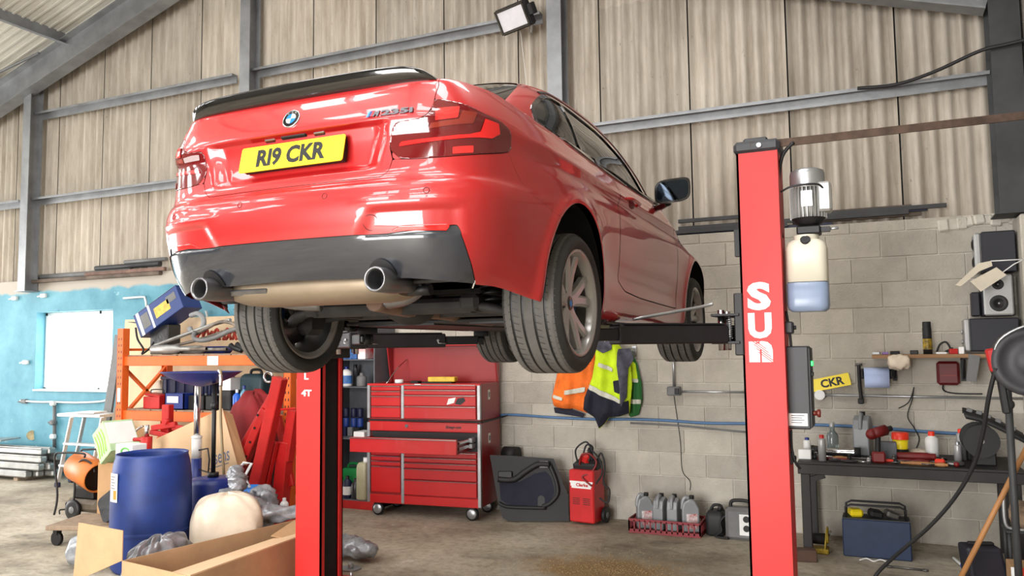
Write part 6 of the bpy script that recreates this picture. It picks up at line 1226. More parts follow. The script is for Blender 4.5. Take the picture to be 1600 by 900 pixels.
# red crate with four grey oil cans
a=at(995,828,Z=0.0); t=thing('bottle_crate','low red slotted plastic crate holding four silver oil cans','crate',(-1.80,7.46,0)); cw_,cd_,chh=.65,.34,.13; M_CRT=mat('crate red plastic',(.50,.06,.11),.5,0,.1)
mb=MB(); mb.box((0,0,.008),(cw_,cd_,.016)); mb.build('crate_floor',M_CRT,t)
for (x0,y0,x1,y1) in ((-cw_/2,-cd_/2,cw_/2,-cd_/2),(-cw_/2,cd_/2,cw_/2,cd_/2),(-cw_/2,-cd_/2,-cw_/2,cd_/2),(cw_/2,-cd_/2,cw_/2,cd_/2)):
    for z,h in ((.02,.035),(.118,.024)): mb=MB(); mb.box(((x0+x1)/2,(y0+y1)/2,z),(max(.012,x1-x0),max(.012,y1-y0),h)); mb.build('crate_rail',M_CRT,t)
    n=13 if x1!=x0 else 7
    for k in range(n+1): f=k/n; mb=MB(); mb.box((x0+(x1-x0)*f,y0+(y1-y0)*f,.068),(.012,.012,.10)); mb.build('crate_slat',M_CRT,t)
M_OIL=mat('silver grey oil can',(.55,.56,.57),.4,.15,.06)
def oilcan(label,loc,rz,h=.33,w=.155,d=.10,m_=None,lab=None,grp=None):
    t=thing('oil_can',label,'oil can',loc,rz,grp); m_=m_ or M_OIL; prof=[(-w/2,0),(w/2,0),(w/2,h*.62),(w*.28,h*.84),(w*.10,h*.90),(-w*.05,h*.90),(-w*.12,h*.88),(-w*.40,h*.80),(-w/2,h*.6)]
    mb=MB(); M4=TM((0,d/2,0),(1,0,0),(0,0,1)); mb.prism(prof,d,M4); b=mb.build('body',m_,t); bv=b.modifiers.new('b','BEVEL'); bv.width=.012; bv.segments=3
    mb=MB(); mb.tube([(-w*.08,0,h*.90),(-w*.28,0,h*.92),(-w*.44,0,h*.78),(-w*.46,0,h*.6)],.016,8,flat=1.2); mb.build('handle',m_,t)
    mb=MB(); mb.cyl((w*.10,0,h*.89),(w*.10,0,h*.98),.022,n=14); mb.build('cap',M_DKRUB,t)
    if lab: mb=MB(); mb.box((.01,-d/2-.0015,h*.30),(w*.62,.002,h*.4)); mb.build('label_panel',lab,t)
    return t
M_OL=mat('oil can label',(.66,.20,.18),.5,0,.5,30,col2=(.85,.85,.85))
for i,(x,rz,lb) in enumerate(((-.218,25,'silver oil can with printed label at the corner of the red crate near the charger'),(-.064,78,'slim-side-on silver oil can second in the red crate'),(.060,84,'slim-side-on silver oil can third in the red crate'),(.208,15,'silver oil can with red label at the crate end near the black jerrycan'))): oilcan(lb,(-1.80+x,7.46,.018),rz,lab=M_OL if i in (0,3) else None,grp=None)
t=thing('jerrycan','black plastic jerrycan on the floor between red crate and jump starter','jerrycan',(-1.365,7.50,0)); mb=MB(); rbox(mb,0,0,0,.22,.17,.20,.04,.06,.02); mb.build('can_body',M_DKRUB,t); mb=MB(); mb.tube([(-.05,0,.21),(-.02,0,.26),(.04,0,.26),(.06,0,.21)],.013,8); mb.build('can_handle',M_DKRUB,t); mb=MB(); mb.cyl((.03,-.03,.21),(.05,-.05,.27),.02,n=10); mb.build('can_spout',M_DKRUB,t)
t=thing('jump_starter','grey portable jump starter pack behind the SUN lift post','jump starter',(-1.13,7.40,0)); mb=MB(); mb.box((0,0,.14),(.26,.16,.28),None,.03); mb.build('case',M_GREYP,t); mb=MB(); mb.tube([(-.09,0,.27),(-.07,0,.33),(.07,0,.33),(.09,0,.27)],.016,8); mb.build('handle',M_DKRUB,t); mb=MB(); mb.box((.05,-.081,.14),(.11,.003,.18)); pn=mb.build('front_panel',M_WHT,t)
for z in (.19,.11): mb=MB(); mb.cyl((.055,-.082,z),(.055,-.09,z),.028,n=16); mb.build('socket',M_DKRUB,pn)
mb=MB(); mb.tube([(-.13,0,.20),(-.18,-.02,.14),(-.17,-.03,.06),(-.22,-.06,.02),(-.10,-.09,.015)],.01,7); mb.build('lead',M_DKRUB,t)
# clothing on hooks
def garment(name,label,poly,Y,d,m_,seed,extra=()):
    """a hung garment: outline on the wall with a folded, swelling front"""
    pts=[at(px,py,Y=Y) for px,py in poly]; cx_=sum(p.x for p in pts)/len(pts); zb_=min(p.z for p in pts); t=thing(name,label,'jacket',(cx_,Y,zb_)); P_=[(p.x-cx_,p.z-zb_) for p in smoothp(pts)]
    rg=np.random.default_rng(seed); ph=rg.uniform(0,6,6); xs=[x for x,z in P_];zs=[z for x,z in P_]; w=max(xs)-min(xs)
    def dep(x,z,edge): return -(d*edge**.6)*(1+.22*math.sin(x/w*17+ph[0]+z*3)+.10*math.sin(x/w*29+ph[1]-z*9)+.08*math.sin(z*24+x*14+ph[2]))
    def cloth(Pq,off,nm,m2):
        q=np.array(Pq); lo=q.min(0);hi=q.max(0); n1=max(8,int((hi[0]-lo[0])/.009)); n2=max(8,int((hi[1]-lo[1])/.009)); U,V=np.meshgrid(np.linspace(lo[0]-.002,hi[0]+.002,n1),np.linspace(lo[1]-.002,hi[1]+.002,n2))
        F=sdf([(a/SU,b/SV) for a,b in Pq],U/SU,V/SV); Ed=np.clip(sdf([(a/SU,b/SV) for a,b in P_],U/SU,V/SV)/.05,0,1)
        pos=F>0; idx={};vs=[];fs=[]
        def vert(i,j):
            if (i,j) not in idx: idx[(i,j)]=len(vs); vs.append(Vector((U[i,j],dep(U[i,j],V[i,j],max(.02,Ed[i,j]))-off,V[i,j])))
            return idx[(i,j)]
        def cr(a,b):
            k=(a,b) if a<b else (b,a)
            if k not in idx:
                f=F[k[0]]/(F[k[0]]-F[k[1]]); x=U[k[0]]+(U[k[1]]-U[k[0]])*f; z=V[k[0]]+(V[k[1]]-V[k[0]])*f; e=Ed[k[0]]+(Ed[k[1]]-Ed[k[0]])*f; idx[k]=len(vs); vs.append(Vector((x,dep(x,z,max(.02,e))-off,z)))
            return idx[k]
        for i in range(n2-1):
            for j in range(n1-1):
                c=[(i,j),(i,j+1),(i+1,j+1),(i+1,j)]; o_=[]
                for k in range(4):
                    a,b=c[k],c[(k+1)%4]
                    if pos[a]: o_.append(vert(*a))
                    if pos[a]!=pos[b]: o_.append(cr(a,b))
                if len(o_)>2: fs.append(tuple(o_))
        mb=MB(); mb.add(vs,fs,True); ob=mb.build(nm,m2,t); md=ob.modifiers.new('t','SOLIDIFY'); md.thickness=.006 if off==0 else .003; md.offset=1. if False else 0.; return ob
    cloth(P_,0,'fabric',m_)
    for nm,pl,m2,of in extra: cloth([(p.x-cx_,p.z-zb_) for p in [at(px,py,Y=Y) for px,py in pl]],of+.006,nm,m2)
    mb=MB(); hx=(min(xs)+max(xs))/2; hz_=max(zs)-.04; mb.tube([(hx,YW-Y-.004,hz_+.02),(hx,-.02,hz_+.01),(hx,-.05,hz_+.03)],.008,6); mb.box((hx,YW-Y-.0055,hz_+.02),(.04,.012,.09)); mb.build('coat_hook',M_GALV,t)
    return t
def smoothp(pts): return pts
garment('work_jacket','orange hi-vis work jacket hanging below the rear wheel',[(884,545),(930,535),(934,600),(930,640),(918,645),(896,638),(880,640),(866,634),(863,622),(872,580)],7.765,.05,M_HIO,1,[('reflective_band',[(885,610),(918,604),(917,612),(885,617)],M_REFL,.008),('reflective_band',[(867,616),(882,621),(881,626),(866,621)],M_REFL,.008),('dark_hem',[(866,636),(896,640),(914,646),(912,652),(868,645)],M_NAVYC,.004)])
garment('work_jacket','yellow and navy hi-vis work jacket hanging on the wall',[(930,533),(962,531),(972,545),(985,560),(988,600),(984,645),(970,650),(952,652),(945,662),(937,670),(930,652),(912,640),(914,622),(926,590),(931,560)],7.655,.065,M_HIV,2,[('navy_lower',[(920,606),(945,617),(972,630),(984,625),(984,645),(970,650),(952,652),(945,662),(937,669),(930,652),(913,640),(914,622)],M_NAVYC,.006),('reflective_band',[(923,600),(950,612),(974,624),(973,630),(946,619),(921,607)],M_REFL,.010),('reflective_band',[(940,566),(961,575),(961,581),(938,572)],M_REFL,.010),('fleece_lining',[(934,533),(960,531),(959,546),(946,552),(934,545)],M_FLEECE,.010),('dark_glove',[(969,545),(986,544),(992,560),(984,575),(982,620),(975,635),(972,600),(968,570)],M_FLEECE,.02),('navy_pocket',[(961,595),(972,593),(972,615),(963,612)],M_NAVYC,.008)])
garment('work_jacket','green work jacket with yellow shoulder hanging beside the yellow and navy one',[(984,545),(996,568),(1003,600),(1004,625),(998,648),(985,652),(980,640),(982,600)],7.765,.042,M_GRC,3,[('yellow_shoulder',[(985,560),(994,568),(998,592),(986,592)],M_HIV,.006),('reflective_band',[(984,623),(1003,624),(1002,631),(984,630)],M_REFL,.006),('reflective_band',[(986,590),(999,592),(999,598),(986,596)],M_REFL,.006)])
# services on the block wall
def wl(pts,d=.03): return [at(px,py,Y=YW-d) for px,py in pts]
mb=MB(); mb.tube(wl([(1052,540),(1053,604)]),.013,8,spline=False); mb.build('conduit_drop',M_GALV,label='vertical metal conduit dropping to the grey junction box',cat='conduit')
c=at(1053,611,Y=YW-.03); t=thing('junction_box','small grey steel junction box on the block wall','junction box',c); mb=MB(); mb.box((0,0,0),(.13,.06,.085),None,.008); mb.build('box',M_GREYP,t); mb=MB(); mb.box((.035,-.032,0),(.045,.01,.06),None,.004); mb.build('switch',M_DKRUB,t)
mb=MB(); mb.tube(wl([(1064,612),(1166,613)]),.011,8,spline=False); mb.build('wall_conduit',M_GALV,label='horizontal metal conduit from the junction box to behind the SUN post',cat='conduit')
A_,B_=at(1278,617,Y=YW-.03),at(1602,623,Y=YW-.03); mb=MB(); mb.tube([A_,B_],.011,8,spline=False); mb.build('wall_conduit',M_GALV,label='horizontal metal conduit above the workbench',cat='conduit')
t=thing('conduit_box','round white conduit box under the loose number plate','junction box',at(1281,617,Y=YW-.03)); mb=MB(); mb.cyl((0,-.03,0),(0,.02,0),.045,n=20); mb.build('box',M_WHT,t); mb=MB(); mb.cyl((0,-.035,0),(0,-.03,0),.04,n=20); mb.build('cover',M_WHT,t)
M_HOS=mat('blue air hose',(.30,.44,.60),.5,0,.08); mb=MB(); mb.tube(wl([(770,652),(795,648),(860,652),(930,655),(985,655),(1040,657),(1100,661),(1170,662),(1280,664),(1360,668),(1440,674),(1530,680)],.025),.014,8); mb.build('air_hose',M_HOS,label='blue air hose strung along the block wall',cat='hose')
mb=MB(); mb.tube(wl([(985,661),(1060,665),(1120,671),(1165,675)],.02),.009,7); mb.build('air_hose',M_GREYP,label='thin grey hose sagging below the blue air hose',cat='hose')
mb=MB(); mb.tube(wl([(1053,619),(1056,640),(1063,690),(1066,735),(1078,752),(1078,766)],.012),.0035,5); mb.build('thin_wire',M_BLK,label='thin black wire hanging down the block wall behind the oil cans',cat='wire')
mb=MB(); mb.tube([cl(.45,-.014,.98),cl(.9,-.014,.98),cl(1.25,-.016,.98),cl(1.296,.03,.98),cl(1.297,.30,.98),cl(1.30,.56,.985),at(795,648,Y=YW-.03)],.008,7); mb.build('black_lead',M_BLK,label='black lead running along the tool chest seam to the wall',cat='cable')
# steel lengths on the right-hand wall ledge
for i in range(8):
    px0,px1=[(1045,1230),(1050,1300),(1060,1420),(1240,1440),(1250,1480),(1290,1450),(1060,1200),(1300,1425)][i]; z=2.818+.036*(i//2); y=7.825+.045*(i%2)
    x0,x1=at(px0,345,Y=y).x,at(px1,340,Y=y).x; mb=MB(); m_=[M_STEELD,M_NAVY,M_STEELD,M_DARKST][i%4]
    if i%2: mb.box(((x0+x1)/2,y,z),(x1-x0,.03,.03),(0,0,0))
    else: mb.box(((x0+x1)/2,y,z),(x1-x0,.035,.006),(0,0,0)); mb.box(((x0+x1)/2,y-.015,z+.015),(x1-x0,.006,.035),(0,0,0))
    mb.build('steel_length',m_,label='dark steel length lying on the block wall ledge under the cladding',cat='steel bar',group='steel lengths on the block wall ledge')
# floodlight on the gable and its wires
c=at(805,27,Y=7.45); t=thing('floodlight','black rectangular floodlight fixed to the gable rail','floodlight',c); Rf=(30,-8,-6); R3=rotm(Rf)
mb=MB(); mb.box((0,0,0),(.36,.16,.27),Rf,.02); mb.build('housing',M_DKRUB,t); mb=MB(); mb.box(R3@Vector((0,-.082,0)),(.29,.004,.20),Rf); mb.build('lamp_glass',mat('pale lamp glass',(.80,.80,.82),.2,0,.05),t)
for s in (-1,1):
    mb=MB(); mb.box(R3@Vector((0,-.085,s*.115)),(.34,.02,.02),Rf); mb.build('bezel',M_GBLK,t); mb=MB(); mb.box(R3@Vector((s*.16,-.085,0)),(.02,.02,.24),Rf); mb.build('bezel',M_GBLK,t)
mb=MB(); mb.box(R3@Vector((.20,.02,.02)),(.06,.12,.12),Rf,.01); mb.build('gear_box',M_DKRUB,t); mb=MB(); mb.tube([R3@Vector((.10,.07,0)),Vector((.10,.20,0)),Vector((.05,.31,-.06))],.014,6); mb.build('bracket',M_GALV,t)
mb=MB(); mb.tube([at(813,48,Y=7.5),at(818,90,Y=7.5),at(823,137,Y=7.5),at(824,180,Y=7.5)],.0025,5); mb.build('hanging_wire',M_WHT,label='thin pale wire hanging from the floodlight',cat='wire')
mb=MB(); mb.tube([at(1340,138,Y=7.68),at(1400,132,Y=7.62),at(1460,112,Y=7.5),at(1530,80,Y=7.38),at(1570,70,Y=7.34),at(1620,58,Y=7.3)],.016,8); mb.build('overhead_cable',M_DKRUB,label='thick black cable slung along the gable rail to the corner column',cat='cable')
# ---------------------------------------------------------------- right side: bench, shelf, speakers, tools
M_BEN=mat('dark oily bench steel',(.15,.14,.135),.6,.15,.2,5); M_SHW=mat('raw shelf timber',(.60,.46,.33),.8,0,.12,4,stretch=(.4,4,4)); M_SPK=mat('dark blue black vinyl',(.10,.10,.14),.55,0,.06); M_SILV=mat('silver speaker plastic',(.66,.66,.66),.35,.3,.05); M_HND=mat('timber tool handle',(.66,.46,.27),.55,0,.12,8,stretch=(1,1,.2)); M_ORC=mat('orange red cap',(.92,.22,.12),.4,0,.03); M_TOOLR=mat('dark red tool grip',(.45,.08,.08),.5,0,.1); M_TOOLS=mat('dull tool steel',(.45,.44,.43),.4,.7,.15)
BZ=.765; BY0,BY1=6.93,7.74; BX0,BX1=-.60,.98
bn=thing('workbench','dark steel workbench along the block wall covered with tools','workbench',((BX0+BX1)/2,(BY0+BY1)/2,0)); o=bn.location
pbq=lambda nm,x0,x1,y0,y1,z0,z1,m_: pbox(nm,x0-o.x,x1-o.x,y0-o.y,y1-o.y,z0,z1,m_,bn,.004)
pbq('bench_top',BX0,BX1,BY0,BY1,BZ-.02,BZ,M_BEN); pbq('front_apron',BX0,BX1,BY0,BY0+.05,BZ-.10,BZ-.02,M_BEN); pbq('back_apron',BX0,BX1,BY1-.05,BY1,BZ-.10,BZ-.02,M_BEN)
for x in (BX0+.02,BX1-.10):
    for y in (BY0+.02,BY1-.08): pbq('leg',x,x+.07,y,y+.06,0,BZ-.10,M_BEN)
mb=MB(); A_=Vector((BX0-o.x+.09,BY0-o.y+.05,.62)); B_=Vector((BX0-o.x+.20,BY0-o.y+.05,BZ-.11)); mb.box((A_+B_)/2,(.04,.04,(B_-A_).length),frame(B_-A_)); mb.build('corner_brace',M_BEN,bn)
bx=lambda px,Y: at(px,715,Y=Y).x
def hz(py0,py1,px,Y): return at(px,py0,Y=Y).z-at(px,py1,Y=Y).z
# bottles and cans
def spray(label,px,Y,r,h,m_,capm,capcol=None,z=BZ,nm='spray_can'):
    return bottle(nm,label,'spray can',(bx(px,Y),Y,z),[(0,0),(r,.002),(r,h*.80),(r*.9,h*.84),(r*.55,h*.88),(r*.5,h*.88)],m_,capm,(h*.86,h,r*.62))
spray('pale grey spray can with red nozzle at the bench edge by the lift post',1285,7.02,.030,.21,M_SILV,M_CRR); 
t=bottle('glass_jar','clear glass bottle standing on the bench near the control box','bottle',(bx(1302,7.45),7.45,BZ),bp(.048,.26,.02,.62),mat('clear grey glass',(.60,.64,.64),.08,0,.05,trans=.6),M_SILV,(.24,.275,.022))
oilcan('tall grey oil can standing on the bench behind the red drill',(bx(1350,7.53),7.53,BZ),80,.37,.20,.13,mat('bench oil can grey',(.50,.51,.52),.4,.1,.05))
bottle('cleaner_tub','yellow and black tub with bright orange lid on the bench','tub',(bx(1408,7.46),7.46,BZ),[(0,0),(.052,.0),(.060,.15),(.0,.15)],M_YEL,M_ORC,(.148,.205,.066),(.03,.07,M_DKRUB))
bottle('white_bottle','white bottle with orange cap on the bench','bottle',(bx(1457,7.40),7.40,BZ),bp(.05,.20,.02,.80),M_WHT,M_ORC,(.185,.225,.025))
spray('silver spray can with orange cap on the bench behind the bare one',1503,7.42,.034,.25,M_SILV,M_ORC); spray('bare dented silver spray can in front of the orange capped one',1497,7.20,.028,.17,M_SILV,M_GALV)
bottle('tape_bottle','dark bottle with white rings beside the orange capped can','bottle',(bx(1515,7.46),7.46,BZ),bp(.032,.26,.018,.8),M_DKRUB,M_BLK,(.25,.28,.02),(.10,.16,M_WHT))
spray('white aerosol cylinder with blue label at the post end of the bench',1262,7.25,.03,.16,M_WHT,M_BLUD); small('paper_box','small white and blue box at the post end of the bench','box',Vector((bx(1258,7.1),7.1,BZ+.04)),(.10,.07,.08),M_WHT)
# cordless drill
t=thing('cordless_drill','dark red cordless drill standing upright on its battery','drill',(bx(1373,7.06),7.06,BZ)); mb=MB(); mb.box((0,0,.045),(.10,.08,.085),None,.012); mb.build('battery',M_TOOLR,t); mb=MB(); mb.tube([(-.005,0,.08),(-.002,0,.15),(0,0,.20)],.022,10); mb.build('grip',M_DKRUB,t); mb=MB(); mb.cyl((-.045,-.02,.225),(.06,.05,.255),.042,n=16); mb.ell((-.045,-.02,.225),.044,14,8); mb.build('motor_housing',M_TOOLR,t); mb=MB(); mb.cyl((.06,.05,.255),(.10,.08,.266),.022,n=14); mb.build('chuck',M_DKRUB,t)
t=thing('torch','large chrome torch lying on the bench','torch',(bx(1318,7.3),7.3,BZ+.042)); mb=MB(); mb.lathe([(0,-.17),(.03,-.17),(.032,-.02),(.032,.06),(.042,.09),(.042,.13)],TM((0,0,0),(0,1,0),(0,0,1)),20); mb.build('barrel',M_CHR,t); mb=MB(); mb.lathe([(.043,.085),(.044,.135),(.036,.135),(0,.12)],TM((0,0,0),(0,1,0),(0,0,1)),20); mb.build('head_ring',M_DKRUB,t)
small('parts_tray','grey translucent parts box behind the drill','box',Vector((bx(1386,7.31),7.31,BZ+.07)),(.15,.11,.14),M_CABG)
# hand tools, each its own thing
def tool(name,label,cat,px,Y,L_,ang,handle,shaft,hl=.45,r=.011,z=None):
    t=thing(name,label,cat,(bx(px,Y),Y,(BZ+r) if z is None else z),ang); mb=MB(); mb.tube([(-L_/2,0,0),(-L_/2+L_*hl*.5,0,0),(-L_/2+L_*hl,0,0)],[r*.8,r*1.15,r*.8],8); mb.build('handle',handle,t); mb=MB(); mb.cyl((-L_/2+L_*hl,0,0),(L_/2,0,0),r*.42,n=8); mb.build('shaft',shaft,t); return t
tool('screwdriver','red handled screwdriver lying behind the spray can','screwdriver',1302,7.10,.24,0,M_TOOLR,M_TOOLS); tool('screwdriver','dark red screwdriver lying before the torch','screwdriver',1330,7.06,.26,0,M_TOOLR,M_TOOLS); tool('screwdriver','red screwdriver with long blade beyond the drill','screwdriver',1432,7.19,.30,1,M_TOOLR,M_TOOLS); tool('screwdriver','stubby red screwdriver at the front edge past the drill','screwdriver',1428,7.065,.22,178,M_TOOLR,M_TOOLS)
tool('hammer','hammer with a pale timber handle at the bench front edge','hammer',1428,7.02,.32,179,M_HND,M_TOOLS,.8,.013); tool('file','long steel file with bare handle across the bench','file',1342,7.18,.40,0,M_HND,M_TOOLS,.28,.012); tool('spatula','short dark scraper by the bottles on the bench','scraper',1315,7.02,.2,0,M_DKRUB,M_TOOLS)
t=tool('long_bar','long bright steel bar lying across the bench behind the drill','bar',1335,7.225,.55,0,M_CHR,M_CHR,.2,.009)
tool('chisel','chisel with a yellow-brown handle near the clamp','chisel',1460,6.982,.18,178,M_HND,M_TOOLS,.5,.014); tool('pliers','dark red handled pliers beside the white bottle','pliers',1447,7.145,.22,1,M_TOOLR,M_TOOLS,.6,.014); tool('spanner','plain steel spanner lying in the middle of the bench','spanner',1403,7.155,.22,2,M_TOOLS,M_TOOLS,.3,.010)
t=thing('air_gun','dark red power tool lying with its cable behind the hammer','power tool',(bx(1436,7.26),7.26,BZ+.035),2); mb=MB(); mb.tube([(-.16,0,0),(0,0,0),(.12,0,0)],[.03,.034,.028],10); mb.build('body',M_TOOLR,t); mb=MB(); mb.tube([(.12,0,0),(.17,.01,-.01),(.20,.04,-.02),(.16,.07,-.025)],.007,6); mb.build('cable',M_DKRUB,t)
t=thing('g_clamp','steel hose clamp tool with an orange red end on the bench','clamp',(bx(1491,7.08),7.08,BZ+.016)); mb=MB(); mb.tube([(-.08,0,0),(-.05,.03,0),(.02,.04,0),(.06,.0,0),(.02,-.04,0),(-.05,-.03,0)],.014,8); mb.build('jaw',M_TOOLS,t); mb=MB(); mb.box((-.10,.0,.01),(.07,.05,.04),None,.01); mb.build('end_cap',M_ORC,t)
mb=MB(); mb.ell((bx(1494,7.0),7.0,BZ+.02),.02,12,8); mb.build('red_knob',M_TOOLR,label='small round dark red knob at the bench front edge',cat='ball')  # loose round red knob, modelled as a plain sphere
for i,(px,Y,s,m_) in enumerate([(1275,7.18,.035,M_SILV),(1273,7.132,.036,M_DKRUB),(1357,7.02,.03,M_SILV),(1397,7.212,.035,M_TOOLS),(1399,7.065,.03,M_DKRUB),(1473,7.20,.03,M_TOOLS),(1327,7.135,.034,M_DKRUB),(1360,7.135,.03,M_TOOLS)]):
    mb=MB(); mb.cyl((bx(px,Y),Y,BZ),(bx(px,Y),Y,BZ+s*.9),s*.55,n=6); mb.cyl((bx(px,Y),Y,BZ+s*.9),(bx(px,Y),Y,BZ+s*1.4),s*.35,n=10); mb.build('socket_bit',m_,label='small loose socket lying among the bench tools',cat='socket',group='loose sockets on the bench')
# bench grinder
t=thing('bench_grinder','dark bench grinder bolted to the bench below the bumper strip','grinder',(bx(1537,7.2),7.2,BZ)); mb=MB(); mb.box((0,0,.06),(.16,.14,.12),None,.01); mb.build('base',M_DKRUB,t); mb=MB(); mb.cyl((-.02,.12,.19),(-.02,-.06,.19),.085,n=20); mb.build('motor',M_STEELD,t)
for y in (-.10,.16): mb=MB(); mb.cyl((-.02,y-.02,.19),(-.02,y+.02,.19),.125,n=24); g_=mb.build('wheel_guard',M_DKRUB,t); mb=MB(); mb.cyl((-.02,y-.024,.19),(-.02,y-.020,.19),.02,n=10); mb.build('spindle_nut',M_CHR,g_)
# under the bench
t=thing('toolbox','blue cantilever toolbox with tubular carry handles under the bench','toolbox',(-.04,7.22,0)); mb=MB(); mb.box((0,0,.15),(.50,.22,.30),None,.008); mb.build('box',mat('toolbox blue',(.12,.19,.31),.5,.1,.12,6),t); mb=MB(); mb.box((0,0,.30),(.49,.205,.012)); mb.build('tray_edge',M_STEELD,t)
for y in (-.09,.09): mb=MB(); mb.tube([(-.22,y,.29),(-.22,y,.39),(-.18,y,.41),(.18,y,.41),(.22,y,.39),(.22,y,.29)],.009,7,spline=False); mb.build('handle',M_LBLK,t)
for k,(x,m_) in enumerate(((-.15,M_YEL),(.0,M_DKRUB),(.12,M_TOOLS))): mb=MB(); mb.box((x,0,.335),(.10,.12,.06),(0,10*k,15),.015); mb.build('contents',m_,t)
t=thing('yellow_winch','battered yellow hand winch under the bench beside the toolbox','winch',(-.50,7.14,0)); M_WY=mat('battered yellow paint',(.66,.56,.16),.6,0,.3,20); mb=MB(); mb.box((0,.03,.02),(.20,.15,.04),None,.008); mb.build('base',M_WY,t)
for x in (-.08,.08): mb=MB(); mb.box((x,.03,.11),(.012,.14,.18),(0,6 if x>0 else -6,0),.004); mb.build('side_plate',M_WY,t)
mb=MB(); mb.cyl((-.08,.03,.11),(.08,.03,.11),.045,n=16); mb.build('spool',M_DKRUB,t); mb=MB(); mb.lathe([(.02,0),(.065,0),(.065,.015),(.02,.015)],TM((.085,.03,.14),(0,1,0),(0,0,1)),18); mb.build('gear',M_WY,t); mb=MB(); mb.tube([(.10,.03,.14),(.12,-.05,.19),(.12,-.10,.19)],.01,7); mb.build('crank',M_TOOLS,t)
small('timber_block','short timber block on the floor at the foot of the SUN post','block',Vector((-.56,6.86,.045)),(.16,.12,.09),mat('dark timber',(.33,.24,.20),.85,0,.15,6),(0,0,12))
mb=MB(); mb.tube([at(1388,886,Z=.012),at(1415,888,Z=.012),at(1447,891,Z=.012)],.010,7); 
t=thing('floor_spanner','dark steel spanner lying on the floor by the brush','spanner',at(1418,888,Z=.010)); oo=t.location; mb=MB(); A_,B_=at(1390,885,Z=.010)-oo,at(1446,891,Z=.010)-oo; mb.cyl(A_,B_,.008,n=8); mb.build('shank',M_TOOLS,t)
for P_ in (A_,B_): mb=MB(); mb.lathe([(.012,-.006),(.022,-.006),(.022,.006),(.012,.006),(.012,-.006)],T_(P_),16); mb.build('ring_end',M_TOOLS,t)
t=thing('scrub_brush','small brush with blue head on the floor beside the broom handle','brush',at(1500,880,Z=.02)); oo=t.location; A_,B_=at(1490,872,Z=.02)-oo,at(1506,886,Z=.025)-oo; mb=MB(); mb.tube([A_,(A_+B_)/2,B_],.011,8); mb.build('handle',M_WHT,t); mb=MB(); mb.ell(B_+Vector((.02,0,.01)),(.045,.04,.03),12,8); mb.build('brush_head',mat('brush blue',(.14,.32,.75),.5,0,.1),t)
mb=MB(); p_=at(1365,877,Z=.006); mb.tube([p_+Vector((-.10,0,0)),p_+Vector((-.05,.03,.01)),p_+Vector((0,0,0)),p_+Vector((.05,.03,.01)),p_+Vector((.10,.01,0))],.006,6); mb.build('cable_tie',M_WHT,label='scrap of white tape on the floor before the toolbox',cat='tape')
# wall shelf
SZ2=1.615; sy0,sy1=7.52,7.78; sx0,sx1=at(1362,552,Y=7.6).x,1.10
sh_=thing('wall_shelf','raw timber shelf on the block wall above the bench','shelf',((sx0+sx1)/2,7.65,SZ2)); o=sh_.location
pbox('board',sx0-o.x,sx1-o.x,sy0-o.y,sy1-o.y,-.032,0,M_SHW,sh_)
for px in (1397,1505):
    x=at(px,560,Y=7.7).x-o.x; mb=MB(); mb.box((x,.10,-.13),(.035,.01,.20)); mb.box((x,.0,-.037),(.035,.2,.01)); A_=Vector((x,-.06,-.05));B_=Vector((x,.09,-.2)); mb.box((A_+B_)/2,(.012,.03,(B_-A_).length),frame(B_-A_)); mb.build('bracket',M_DKRUB,sh_)
sxp=lambda px,Y=7.6: at(px,548,Y=Y).x
bottle('aerosol','tall black aerosol with yellow lettering on the wall shelf','aerosol',(sxp(1450),7.62,SZ2),[(0,0),(.035,0),(.035,.22),(.03,.235)],M_DKRUB,M_DKRUB,(.23,.275,.033),(.04,.13,mat('yellow lettering',(.75,.62,.12),.5,0,.1,25,col2=(.06,.06,.06))))
for i,(px,m_,lb,s) in enumerate([(1369,M_SILV,'small silver tin',(.06,.05,.025)),(1383,mat('violet plastic',(.55,.42,.68),.5,0,.1),'little violet box',(.05,.04,.022)),(1398,M_DKRUB,'small dark case',(.07,.05,.03)),(1428,M_DKRUB,'black adapter block',(.06,.05,.035)),(1470,M_WHT,'flat white carton',(.08,.06,.018)),(1489,M_CRR,'red and white packet',(.06,.05,.045)),(1502,M_WHT,'white packet',(.04,.05,.06))]):
    small('shelf_item',lb+' on the wall shelf','box',Vector((sxp(px),7.565,SZ2+s[2]/2)),s,m_,(0,0,8*(i%3-1)),.004)
mb=MB(); mb.tube([Vector((sxp(1464),7.67,SZ2+.01)),Vector((sxp(1470),7.67,SZ2+.08)),Vector((sxp(1480),7.67,SZ2+.10)),Vector((sxp(1486),7.66,SZ2+.04)),Vector((sxp(1478),7.65,SZ2+.02)),Vector((sxp(1490),7.65,SZ2+.05))],.008,7); mb.build('coiled_lead',M_DKRUB,label='black coiled lead heaped on the wall shelf beside the aerosol',cat='cable')
